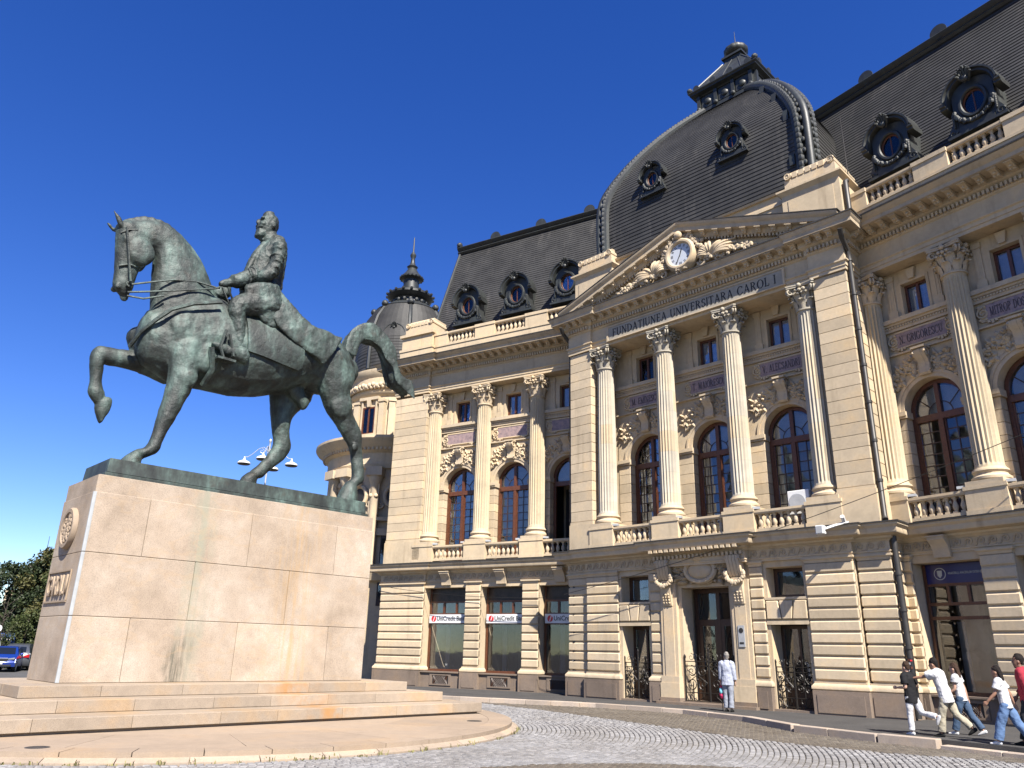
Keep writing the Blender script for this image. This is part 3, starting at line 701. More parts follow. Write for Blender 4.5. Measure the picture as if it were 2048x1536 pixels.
def window_meshes(hw=.98, z0=6.0, zs=9.85):
    n0, n1 = -.14, 0.0; D = {}
    m = MB(); fr_ = .13
    o_ = [(hw, z0)]+arc(0, zs, hw, 0, 180, 20)+[(-hw, z0)]; i_ = [(hw-fr_, z0)]+arc(0, zs, hw-fr_, 0, 180, 20)+[(-hw+fr_, z0)]
    for k in range(len(o_)-1): m.prism([o_[k], o_[k+1], i_[k+1], i_[k]], n0, n1)
    m.box(-hw+fr_, hw-fr_, n0-.02, n1+.05, zs-.42, zs-.2); m.box(-.075, .075, n0, n1+.04, z0, zs-.42); m.box(-.07, .07, n0, n1+.03, zs-.2, zs+hw-fr_)
    for x0, x1 in ((-hw+fr_, -hw+fr_+.06), (-.135, -.075), (.075, .135), (hw-fr_-.06, hw-fr_)): m.box(x0, x1, n0+.03, n1-.03, z0, zs-.42)
    D['frame'] = m.mesh('window', 'wood')
    b = MB(); xs = [-hw+fr_+.06, -.135, .135, hw-fr_-.06]; rows = 9; zt = zs-.42; hgt = (zt-z0)/rows; pn = []
    for x0, x1 in ((xs[0], xs[1]), (xs[2], xs[3])):
        xm = (x0+x1)/2; b.box(xm-.016, xm+.016, -.09, -.04, z0, zt)
        for r in range(1, rows): b.box(x0, x1, -.088, -.042, z0+r*hgt-.016, z0+r*hgt+.016)
        for p, q in ((x0, xm-.016), (xm+.016, x1)): pn += [(p, q, z0+r*hgt+.016, z0+(r+1)*hgt-.016) for r in range(rows)]
    b.tube([(.42*math.cos(R(a)), .065, zs-.2+.42*math.sin(R(a))) for a in range(0, 181, 15)], .02, 5)
    for a in (38, 142): b.tube([(.42*math.cos(R(a)), .065, zs-.2+.42*math.sin(R(a))), (.9*math.cos(R(a)), .065, zs-.05+.8*math.sin(R(a)))], .02, 5)
    D['bars'] = b.mesh('glazing_bars', 'wood_dark'); D['panes'] = pn
    k = MB(); w0, h0 = pn[0][1]-pn[0][0], pn[0][3]-pn[0][2]; k.box(0, w0, -.07, -.062, 0, h0); D['pane'] = k.mesh('pane', 'glass')
    for s, nm in ((-1, 'fl'), (1, 'fr')):
        pts = [(x, z) for x, z in arc(0, zs, hw-fr_, 0, 90, 10)]
        poly = [(.07, zs-.2), (hw-fr_, zs-.2)] + [p for p in pts if p[0] > .07] + [(.07, zs+hw-fr_)]
        D[nm] = MB().prism([(s*x, z) for x, z in poly], -.07, -.062).mesh('pane', 'glass')
    return D
WIN = window_meshes()
mb = MB(); mb.prism([(-.46, 13.35), (.46, 13.35), (.46, 14.53), (-.46, 14.53)], -.2, -.19)
def small_window_mesh():
    m = MB(); a, z0, z1 = .46, 13.35, 14.53
    m.box(-a, -a+.09, -.1, 0, z0, z1); m.box(a-.09, a, -.1, 0, z0, z1); m.box(-a+.09, a-.09, -.1, 0, z1-.09, z1); m.box(-a+.09, a-.09, -.1, 0, z0, z0+.09); m.box(-.05, .05, -.095, .01, z0+.09, z1-.09)
    return m.mesh('attic_window', 'wood')
SWIN = small_window_mesh()
SPANE = MB().box(-.185, .185, -.06, -.052, 13.44, 14.44).mesh('pane', 'glass')
SBLIND = MB().box(-.40, .40, -.07, -.06, 13.4, 14.5).mesh('blind', 'curtain_grey')
def curtain_mesh(w_, z0, z1, mat='curtain'):
    m = MB(); k = 24; v = []; f = []
    for i in range(k+1):
        x = -w_/2+w_*i/k; y = .03*math.sin(i*1.9)
        v += [(x, y, z0), (x, y, z1)]
    for i in range(k): f.append((2*i, 2*i+2, 2*i+3, 2*i+1))
    m.add(v, f); return m.mesh('curtain', mat, smooth=60, recalc=False)
CURT = {'side': curtain_mesh(.34, 6.0, 9.5), 'blind': MB().box(-.36, .36, -.17, -.16, 7.3, 9.42).mesh('roller_blind', 'curtain')}
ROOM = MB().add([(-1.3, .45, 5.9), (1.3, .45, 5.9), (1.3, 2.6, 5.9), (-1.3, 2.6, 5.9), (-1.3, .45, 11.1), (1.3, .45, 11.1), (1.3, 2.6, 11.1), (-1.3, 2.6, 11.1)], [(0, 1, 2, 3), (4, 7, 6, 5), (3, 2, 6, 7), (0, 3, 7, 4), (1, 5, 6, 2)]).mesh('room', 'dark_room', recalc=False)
ARCHIV = MB()
o_ = arc(0, 9.85, 1.24, 0, 180, 24); i_ = arc(0, 9.85, 1.0, 0, 180, 24); q_ = arc(0, 9.85, 1.14, 0, 180, 24)
for k in range(24): ARCHIV.prism([o_[k], o_[k+1], i_[k+1], i_[k]], 0, .045); ARCHIV.prism([o_[k], o_[k+1], q_[k+1], q_[k]], .04, .075)
ARCHIV = ARCHIV.mesh('archivolt', 'limestone_pale', smooth=30)
AWALL = {}
SPAND_OFF = 9.85
def bay(F, c, nw, bw, name=None, mode='curtain', par=lib):
    key = round(bw, 3)
    if key not in AWALL: AWALL[key] = make_arch_wall(bw).mesh('bay_wall', 'limestone')
    M = F @ T(c, nw, 0)
    wl = link('bay_wall', AWALL[key], par, M)
    h = (9.62-6.3)/8
    for s in (-1, 1):
        x0, x1 = sorted((s*1.0, s*bw))
        for i in range(8): link('stone_block', block(x1-x0, .5, h-.014, .008), wl, M @ T(x0, 0, 6.3+i*h))
        link('jamb_foot', MB().box(x0, x1, -.5, 0, 5.9, 6.29).mesh('jamb_foot', 'limestone'), wl, M)
        m = MB(); a, b = (x0, x1+.06) if s < 0 else (x0-.06, x1)
        m.box(a, b, -.5, .07, 9.62, 9.70); m.box(a, b, -.5, .11, 9.70, 9.85); link('impost', m.mesh('impost', 'limestone_pale'), wl, M)
    link('archivolt', ARCHIV, wl, M)
    link('leaf_carving', SPANDREL, wl, M @ T(0, .0, 9.84))
    link('keystone', KEYSTONE, wl, M @ T(0, .06, 11.38))
    m = MB(); m.box(-bw, bw, 0, .16, 13.02, 13.10); m.box(-bw, bw, 0, .24, 13.10, 13.26); m.box(-bw, bw, 0, .1, 12.82, 13.02); m.box(-bw, bw, 0, .12, 11.92, 11.98)
    link('sill_course', m.mesh('sill_course', 'limestone_pale'), wl, M)
    m = MB(); k = int(2*bw/.1)
    for i in range(k): m.box(-bw+i*.1, -bw+i*.1+.055, .1, .14, 12.93, 13.0)
    link('dentil_row', m.mesh('dentil_row', 'limestone_pale'), wl, M)
    link('name_plate_frame', NAMEFRAME, wl, M @ T(0, .01, 12.44)); p = link('name_plate', PLATE, wl, M @ T(0, .03, 12.44))
    if name: link('lettering', serif(name, .30, min(1.55, .135*len(name)), .012, 'letter_dark'), wl, M @ T(0, .066, 12.44))
    m = MB()
    for s in (-1, 1):
        m.box(s*.83-.17, s*.83+.17, 0, .1, 13.26, 13.55); m.box(s*.83-.12, s*.83+.12, 0, .06, 13.55, 14.75); m.box(s*.83-.15, s*.83+.15, 0, .09, 14.75, 14.95)
        for q in (-.05, .05): m.box(s*.83+q-.02, s*.83+q+.02, .06, .075, 13.65, 14.65)
    m.prism([(-.1, 14.6), (.1, 14.6), (.17, 15.0), (-.17, 15.0)], 0, .13); m.box(-.56, -.46, 0, .03, 13.3, 14.6); m.box(.46, .56, 0, .03, 13.3, 14.6); m.box(-.56, .56, 0, .031, 14.53, 14.64)
    link('window_surround', m.mesh('window_surround', 'limestone'), wl, M)
    ws = link('attic_window', SWIN, par, M @ T(0, -.22))
    for s in (-1, 1): link('pane', SPANE, ws, M @ T(s*.21, -.22))
    link('blind', SBLIND, ws, M @ T(0, -.28))
    wm = M @ T(0, -.35)
    if mode == 'open':
        m = MB(); hw = .98; fr_ = .13; zs = 9.85
        o2 = [(hw, 6)]+arc(0, zs, hw, 0, 180, 20)+[(-hw, 6)]; i2 = [(hw-fr_, 6)]+arc(0, zs, hw-fr_, 0, 180, 20)+[(-hw+fr_, 6)]
        for k in range(len(o2)-1): m.prism([o2[k], o2[k+1], i2[k+1], i2[k]], -.14, 0)
        m.box(-hw+fr_, hw-fr_, -.16, .05, zs-.42, zs-.2); m.box(-.07, .07, -.14, .03, zs-.2, zs+hw-fr_)
        wn = link('window', m.mesh('window', 'wood'), par, wm)
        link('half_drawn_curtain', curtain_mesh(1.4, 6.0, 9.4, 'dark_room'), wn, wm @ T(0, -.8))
    else:
        wn = link('window', WIN['frame'], par, wm); link('glazing_bars', WIN['bars'], wn, wm)
        for x0, x1, z0, z1 in WIN['panes']: link('pane', WIN['pane'], wn, wm @ T(x0, 0, z0) @ Matrix.Rotation(random.gauss(0, .012), 4, 'Z') @ Matrix.Rotation(random.gauss(0, .012), 4, 'X'))
        if mode == 'blind': link('roller_blind', CURT['blind'], wn, wm @ T(.45, 0, .0)); (c > 0) and link('roller_blind', CURT['blind'], wn, wm @ T(-.45, 0, .0))
        else: link('curtain', CURT['side'], wn, wm @ T(-.62, -.2))
    for k in ('fl', 'fr'): link('pane', WIN[k], wn, wm)
    link('fanlight_blind', MB().prism([(-.8, 9.66), (.8, 9.66)]+arc(0, 9.85, .82, 5, 175, 12), -.2, -.18).mesh('fanlight_blind', 'curtain'), wn, wm)
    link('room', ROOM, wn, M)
for c, n, md in ((-1.59, None, 'blind'), (1.595, None, 'blind'), (4.77, None, 'open')): bay(FL, c, -.3, 1.59, n, md)
for c, n in ((1.545, 'N. GRIGORESCU'), (4.635, 'MITROP DOSOFTEI'), (7.725, None)): bay(FR, c, -.3, 1.545, n, 'side')
for c, n in ((-3.21, 'M. EMINESCU'), (0, 'T. MAIORESCU'), (3.21, 'V. ALECSANDRI')): bay(FC, c, -.85, 1.605, n, 'side')
# end walls of the bays
[part('back_wall', MB().box(a, b, -1.9, -.88, 5.9, 15.1), 'limestone', FC) for a, b in ((-6.3, -4.81), (4.81, 6.3))]
[part('back_wall', MB().box(a, b, -1.9, -.33, 5.9, 15.1), 'limestone', FR) for a, b in ((-1.2, .005), (9.265, 9.6))]
[part('back_wall', MB().box(a, b, -1.9, -.33, 5.9, 15.1), 'limestone', FL) for a, b in ((-3.6, -3.185), (6.355, 7.2))]
# ---------- upper piers with drafted courses
def upper_pier(F, u0, u1, n, dep):
    m = MB(); m.box(u0-.05, u1+.05, n-dep, n+.05, 5.9, 6.98); m.box(u0-.02, u1+.02, n-dep, n+.02, 6.98, 7.1); part('pier_base', m, 'limestone', F)
    courses(F, lib, u0, u1, n, dep, 7.1, 14.95, 18, gap=.018, bev=.008, core=.02, name='upper_pier', sidecore=.02)
upper_pier(FL, -5.62, -3.42, .5, 5.0)
upper_pier(FR, 9.55, 11.3, .5, 5.0)
for s in (-1, 1): upper_pier(FC, min(s*5.32, s*6.55), max(s*5.32, s*6.55), .45, 2.6)
# ---------- entablatures
ENT = [(-.75, 15.08), (0, 15.08), (0, 15.22), (.03, 15.22), (.03, 15.36), (.09, 15.40), (.09, 15.45), (0, 15.47), (0, 16.02), (.06, 16.06), (.08, 16.10), (.08, 16.27), (.14, 16.31), (.22, 16.36), (.22, 16.56), (-.75, 16.56)]
CRN = [(-.75, 16.56), (.80, 16.56), (.80, 16.58), (.83, 16.58), (.83, 16.72), (.90, 16.78), (.98, 16.88), (.98, 16.93), (-.75, 17.05)]
mb = MB(); mb.uprism([(0, -.17), (.18, -.17), (.3, -.13), (.44, -.05), (.5, -.05), (.5, 0), (0, 0)], -.1, .1)
for k in (-.05, .05): mb.sph((k, -.22, -.16), .055, 5, 4)
mb.sph((0, -.36, -.12), .05, 5, 4); mb.box(-.13, .13, 0, .54, -.035, -.004)
MODIL = mb.mesh('modillion', 'limestone_pale', smooth=35)
def entab(F, path, runs, k_=1.0):
    CR = [(o_ if o_ < 0 else (.22+(o_-.22)*k_), z) for o_, z in CRN]; ov = .22+.76*k_
    part('architrave', MB().sweep(path, ENT), 'limestone', F)
    c = part('main_cornice', MB().sweep(path, CR), 'limestone_dirty', F, smooth=35)
    link('lead_flashing', MB().sweep(path, [(-.5, 17.04), (ov+.02, 16.932), (ov+.02, 16.90), (ov+.035, 16.90), (ov+.035, 16.955), (-.5, 17.07)]).mesh('lead_flashing', 'cornice_lead'), c, F)
    d = MB()
    for u0, u1, n, ax in runs:
        k = max(1, round((u1-u0)/.48)); s = (u1-u0)/k
        for i in range(k):
            q = u0+s*(i+.5)
            link('modillion', MODIL, c, F @ (T(q, n+.22, 16.555) if not ax else T(n+ax*.22, q, 16.555, 90 if ax > 0 else -90)) @ Matrix.Diagonal((1, k_, 1, 1)))
        k = int((u1-u0)/.14)
        for i in range(k):
            q = u0+(u1-u0)*(i+.25)/k
            if not ax: d.box(q, q+.075, n+.08, n+.19, 16.11, 16.26)
            else:
                a, b = sorted((n+ax*.08, n+ax*.19)); d.box(a, b, q, q+.075, 16.11, 16.26)
    link('dentil_row', d.mesh('dentil_row', 'limestone_pale'), c, F)
entab(FL, [(-5.66, -5), (-5.66, .54), (-3.35, .54), (-3.35, .38), (7.3, .38)], [(-5.6, -3.4, .54, 0), (-3.2, 5.9, .38, 0), (-4, .5, -5.66, -1)])
entab(FR, [(-1.4, .38), (9.5, .38), (9.5, .54), (11.35, .54), (11.35, -5)], [(-.3, 9.4, .38, 0), (9.6, 11.3, .54, 0)])
FCE = FC @ T(0, 0, -.1)
entab(FCE, [(-6.6, -2.4), (-6.6, .52), (-5.25, .52), (-5.25, .40), (5.25, .40), (5.25, .52), (6.6, .52), (6.6, -2.4)], [(-6.5, -5.3, .52, 0), (-5.1, 5.1, .40, 0), (5.3, 6.5, .52, 0), (-.9, .4, 6.6, 1), (-.9, .4, -6.6, -1)], .62)
part('portico_ceiling', MB().box(-5.5, 5.5, -1.2, .1, 14.99, 15.3), 'limestone', FC)
part('soffit', MB().box(-3.5, 7.2, -.9, .1, 15.095, 15.3), 'limestone', FL); part('soffit', MB().box(-1.2, 9.6, -.9, .1, 15.095, 15.3), 'limestone', FR)
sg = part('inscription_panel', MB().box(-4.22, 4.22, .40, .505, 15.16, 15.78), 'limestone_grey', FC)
link('panel_frame', MB().box(-4.3, 4.3, .4, .54, 15.78, 15.83).box(-4.3, 4.3, .4, .54, 15.11, 15.16).box(-4.3, -4.22, .4, .54, 15.16, 15.78).box(4.22, 4.3, .4, .54, 15.16, 15.78).mesh('panel_frame', 'limestone_pale'), sg, FC)
link('lettering', serif('FUNDATIUNEA UNIVERSITARA CAROL I', .37, 7.95, .012, 'ink'), sg, FC @ T(0, .505, 15.47))
# ---------- pediment
PZ, PX = 16.83, 6.45; AP = 19.24
sl_ = (AP-.55-PZ)/PX
part('tympanum', MB().prism([(-PX+.2, PZ), (PX-.2, PZ), (0, AP-.6)], -.6, .50), 'limestone', FC)
for s in (-1, 1):
    m = MB(); L = math.hypot(PX+.3, AP-PZ-.15); an = math.atan2(AP-PZ-.15, PX+.3)
    # raking cornice: profile in (n, thickness) swept along the slope
    prof = [(-.4, -.50), (.70, -.50), (.74, -.44), (.76, -.38), (.78, -.30), (.97, -.27), (.99, -.26), (.99, -.10), (1.05, -.04), (1.11, .05), (1.11, .10), (-.4, .12)]
    v = []
    for e in (0, 1):
        for n, t_ in prof:
            if e == 0: x, z = PX+.3, PZ+.15+t_*.95
            else: x, z = 0, AP+t_*1.06-.02
            v.append((s*x, -n, z))
    k = len(prof); f = [tuple(range(k)), tuple(range(2*k-1, k-1, -1))]+[(i, (i+1) % k, k+(i+1) % k, k+i) for i in range(k)]
    rc = part('raking_cornice', MB().add(v, f), 'limestone_dirty', FC, smooth=35)
    d = MB()
    for i in range(10):
        q = (i+1.1)/11; x = s*(PX+.3)*(1-q); z = PZ+.15+(AP-PZ-.15)*q-.29
        link('modillion', MODIL, rc, FC @ T(x, .68, z-.01) @ Matrix.Rotation(s*an, 4, 'Y') @ Matrix.Diagonal((1, .62, 1, 1)))
    for i in range(42):
        q = (i+3)/46; x = s*(PX+.3)*(1-q); z = PZ+.15+(AP-PZ-.15)*q-.50
        d.box(x-.04, x+.04, .50, .70, z-.12, z-.0)
    link('dentil_row', d.mesh('dentil_row', 'limestone_pale'), rc, FC)
    link('lead_flashing', MB().prism([(s*(PX+.35), PZ+.245), (s*(PX+.35), PZ+.285), (0, AP+.13), (0, AP+.09)], -.4, 1.13).mesh('lead_flashing', 'cornice_lead'), rc, FC)
# clock
CZ = 17.86
ck = part('clock', MB().lathe([(.52, 0), (.52, .30), (.58, .36), (.66, .36), (.74, .28), (.78, .15), (.80, 0)], seg=36, cap=False), 'limestone_pale', FC @ T(0, .62, CZ) @ Matrix.Rotation(R(90), 4, 'X'), smooth=35)
MC = FC @ T(0, .86, CZ)
link('dial', MB().prism(arc(0, 0, .53, 0, 350, 36), -.02, .0).mesh('dial', 'clock_face'), ck, MC)
m = MB()
for h in range(12):
    a = R(90-30*h)
    for o2 in ((-.02, .02) if h % 3 else (-.035, 0, .035)):
        p = Vector((math.cos(a), math.sin(a))); q = Vector((-p.y, p.x))*o2*1.3; qq = Vector((-p.y, p.x))*.011
        m.prism([tuple(p*.36+q-qq), tuple(p*.47+q-qq), tuple(p*.47+q+qq), tuple(p*.36+q+qq)], 0, .004)
link('numerals', m.mesh('numerals', 'ink'), ck, MC)
def hand(a, L, w_, n):
    p = Vector((math.sin(R(a)), math.cos(R(a)))); q = Vector((p.y, -p.x)); return MB().prism([tuple(p*-.1+q*w_*.5), tuple(p*L*.7+q*w_), tuple(p*L), tuple(p*L*.7-q*w_), tuple(p*-.1-q*w_*.5)], n, n+.006).mesh('clock_hand', 'ink')
link('clock_hand', hand(18, .30, .028, .008), ck, MC); link('clock_hand', hand(207, .44, .022, .016), ck, MC)
# pediment sculpture: garlands, palm fans, cornucopia leaves
def garland(m, pts, r, rnd, nn=.75, dens=26):
    for i in range(len(pts)-1):
        a, b = Vector(pts[i]), Vector(pts[i+1])
        for k in range(int(dens*(b-a).length)+1):
            p = a.lerp(b, rnd.random()); m.sph((p.x+rnd.gauss(0, r*.5), -(nn+rnd.uniform(0, r*1.3)), p.y+rnd.gauss(0, r*.5)), rnd.uniform(.45, .8)*r, 6, 4, (1, 1, rnd.uniform(.8, 1.2)))
rnd = random.Random(21); gm = MB()
for s in (-1, 1):
    garland(gm, [(0, CZ+.86), (s*.45, CZ+.68), (s*.82, CZ+.3), (s*1.0, CZ-.1), (s*1.15, CZ-.35)], .125, rnd, .70, 60)
    garland(gm, [(s*1.05, CZ-.45), (s*1.7, CZ-.62), (s*2.3, CZ-.55), (s*2.8, CZ-.62), (s*3.3, CZ-.78)], .12, rnd, .68, 55)
gm.sph((0, -.95, CZ+.88), .2, 8, 6, (1, .8, 1)); garland(gm, [(-.35, CZ-.72), (.35, CZ-.72)], .1, rnd, .8)
pg = part('fruit_garland', gm, 'limestone_pale', FC, smooth=40)
for s in (-1, 1):
    fm = MB()
    for k in range(12):
        a = 8+k*13; L = 1.15-.05*abs(k-3)
        c0 = (s*1.35, CZ-.5); pts = []; rad = []
        for i in range(7):
            f_ = i/6; aa = R(a+18*f_*(1 if k > 4 else -1)); x = c0[0]+s*L*f_*math.cos(aa)*(1.15 if k < 4 else .9); z = c0[1]+L*f_*math.sin(aa)*.72
            pts.append((x, -(.68+.2*math.sin(math.pi*f_)), z)); rad.append(.02+.08*math.sin(math.pi*min(1, f_*.85+.12)))
        fm.tube(pts, rad, 6)
    for k in range(14): leafblob(fm, (s*rnd.uniform(1.6, 3.6), CZ-.75+rnd.uniform(-.05, .1)), rnd.uniform(0, 6), .3, .16, .64, .1)
    spiral(fm, (s*.95, CZ-.62), .2, 1.4, .75, .06, s, 6, 14, a0=180)
    part('palm_fan', fm, 'limestone', FC, smooth=45)
# ---------- attic of the pavilion
part('attic_wall', MB().box(-6.2, 6.2, -6, -.55, 17.0, 19.8).box(-4.3, 4.3, -6, -.5, 19.2, 19.32), 'limestone', FC)
def scroll_block(F, u0, u1, n0, n1, z):
    m = MB(); m.box(u0, u1, n0, n1, z, z+.5); b = part('acroterion_block', m, 'limestone_pale', F)
    c = (u0+u1)/2; h = (u1-u0)/2; q = MB()
    q.uprism([(n0+.1, z+.5), (n1-.02, z+.5), (n1-.02, z+.62), (n1-.25, z+.95), (n0+.3, z+.95), (n0+.1, z+.62)], u0+.12, u1-.12)
    for s in (-1, 1):
        q.tube([(c+s*(h-.16), -n0-.05, z+.64), (c+s*(h-.16), -n1-.05, z+.64)], .15, 10)
        spiral(q, (c+s*(h-.16), z+.64), .16, 1.5, n1+.05, .035, s, 5, 14)
    for k in range(5): q.box(c-h+.35+k*(h*2-.7)/5, c-h+.35+(k+.75)*(h*2-.7)/5, n1-.02, n1+.03, z+.52, z+.74)
    link('scroll', q.mesh('scroll', 'limestone_pale', smooth=35), b, F)
for s in (-1, 1):
    u0, u1 = sorted((s*4.3, s*6.6)); m = MB()
    m.box(u0, u1, -2.4, .0, 17.0, 19.15)
    m.box(u0+.25, u1-.25, .0, .025, 17.35, 18.9)
    m.sweep([(u0, -2.4), (u0, 0), (u1, 0), (u1, -2.4)], [(-.3, 19.15), (0, 19.15), (.1, 19.25), (.16, 19.3), (.16, 19.38), (-.3, 19.42)])
    part('attic_pier', m, 'limestone', FC); scroll_block(FC, u0+.12, u1-.12, -2.2, -.12, 19.42)
# ---------- wing parapets
def parapet(F, u0, u1, segs, blocks):
    part('parapet_base', MB().box(u0, u1, -.1, .30, 17.0, 17.86).box(u0, u1, -.1, .34, 17.78, 17.88), 'limestone', F)
    for a, b in segs: balustrade(F, a, b, .1, 17.88, lib, 7)
    for a, b in blocks: part('parapet_pier', MB().box(a, b, -.12, .29, 17.88, 18.52).box(a-.02, b+.02, -.14, .33, 18.5, 18.66), 'limestone', F)
parapet(FL, -3.35, 6.6, ((-2.5, -.62), (.62, 2.55), (3.85, 5.8)), ((-3.35, -2.5), (-.62, .62), (2.55, 3.85), (5.8, 6.6)))
parapet(FR, -1.2, 9.4, ((.62, 2.47), (3.70, 5.56), (6.8, 8.6)), ((-.3, .62), (2.47, 3.70), (5.56, 6.8), (8.6, 9.4)))
for F, a, b in ((FL, -5.6, -3.35), (FR, 9.4, 11.3)):
    m = MB(); m.box(a, b, -3, .5, 17.0, 17.85); m.box(a-.04, b+.04, -3, .54, 17.8, 17.95); m.box(a+.05, b-.05, -3, .42, 17.95, 18.7); m.box(a-.05, b+.05, -3.1, .55, 18.7, 18.86)
    part('end_parapet', m, 'limestone', F); scroll_block(F, a+.15, b-.15, -2.4, .3, 18.86)
# ---------- slate roofs: every course a real lapped strip
def slate_plane(bl, br, tr, tl, N, lip=.027, name='slate_roof', F=FL):
    bl, br, tr, tl = [Vector((p[0], -p[1], p[2])) for p in (bl, br, tr, tl)]
    nr = (br-bl).cross(tl-bl).normalized(); v = []; f = []
    for i in range(N):
        a, b = i/N, (i+1)/N
        q = [bl.lerp(tl, a)+nr*lip, br.lerp(tr, a)+nr*lip, br.lerp(tr, b)+nr*.004, bl.lerp(tl, b)+nr*.004, bl.lerp(tl, a), br.lerp(tr, a)]
        k = len(v); v += q; f += [(k, k+1, k+2, k+3), (k+4, k+5, k+1, k)]
    me = MB().add(v, f).mesh(name, 'slate', recalc=False); return link(name, me, lib, F)
def wing_roof(F, u0b, u1, u0t, left=True):
    zb, zt, nb, nt_ = 17.9, 25.55, -.55, -2.95
    slate_plane((u0b, nb, zb), (u1, nb, zb), (u1, nt_, zt), (u0t, nt_, zt), 46, F=F)
    if left: slate_plane((u0b, -9, zb), (u0b, nb, zb), (u0t, nt_, zt), (u0t, -9, zt), 52, F=F)
    rg = part('ridge_moulding', MB().uprism([(nt_-.5, zt-.1), (nt_+.10, zt-.12), (nt_+.2, zt-.02), (nt_+.14, zt+.08), (nt_+.24, zt+.16), (nt_+.3, zt+.28), (nt_+.22, zt+.36), (nt_-.5, zt+.4)], u0t-.12, u1), 'zinc', F, smooth=40)
    if left:
        link('hip_roll', MB().tube([(u0b, -nb-.03, zb), (u0t, -nt_-.03, zt)], .1, 8).mesh('hip_roll', 'zinc', smooth=40), rg, F)
        link('ridge_finial', MB().sph((u0t-.05, -nt_-.1, zt+.55), .2, 8, 6).box(u0t-.2, u0t+.1, nt_-.1, nt_+.2, zt+.36, zt+.44).mesh('ridge_finial', 'zinc', smooth=40), rg, F)
    part('roof_deck', MB().box(u0t+.05, u1, -9, nt_-.4, zt-.3, zt+.3), 'zinc', F)
    part('snow_rail', MB().tube([(u0t+.3, -nt_+.18, zt-.45), (u1, -nt_+.18, zt-.45)], .05, 6), 'zinc', F)
wing_roof(FL, -4.55, 7.6, -4.1); wing_roof(FR, -3.2, 11.5, -3.4, False)
mb = MB(); mb.tube([(0, -.35, 0), (0, .5, 0)], .36, 18); mb.tube([(0, -.42, 0), (0, -.36, 0)], .42, 18); mb.box(-.42, .42, -.3, .36, -.35, -.2)
VENT = mb.mesh('ridge_vent', 'zinc', smooth=40)
for F, us in ((FL, (-1.45, 1.75, 4.95)), (FR, (-.3, 2.95, 6.1))):
    for u in us: link('ridge_vent', VENT, lib, F @ T(u, -3.1, 25.98, s=.82))
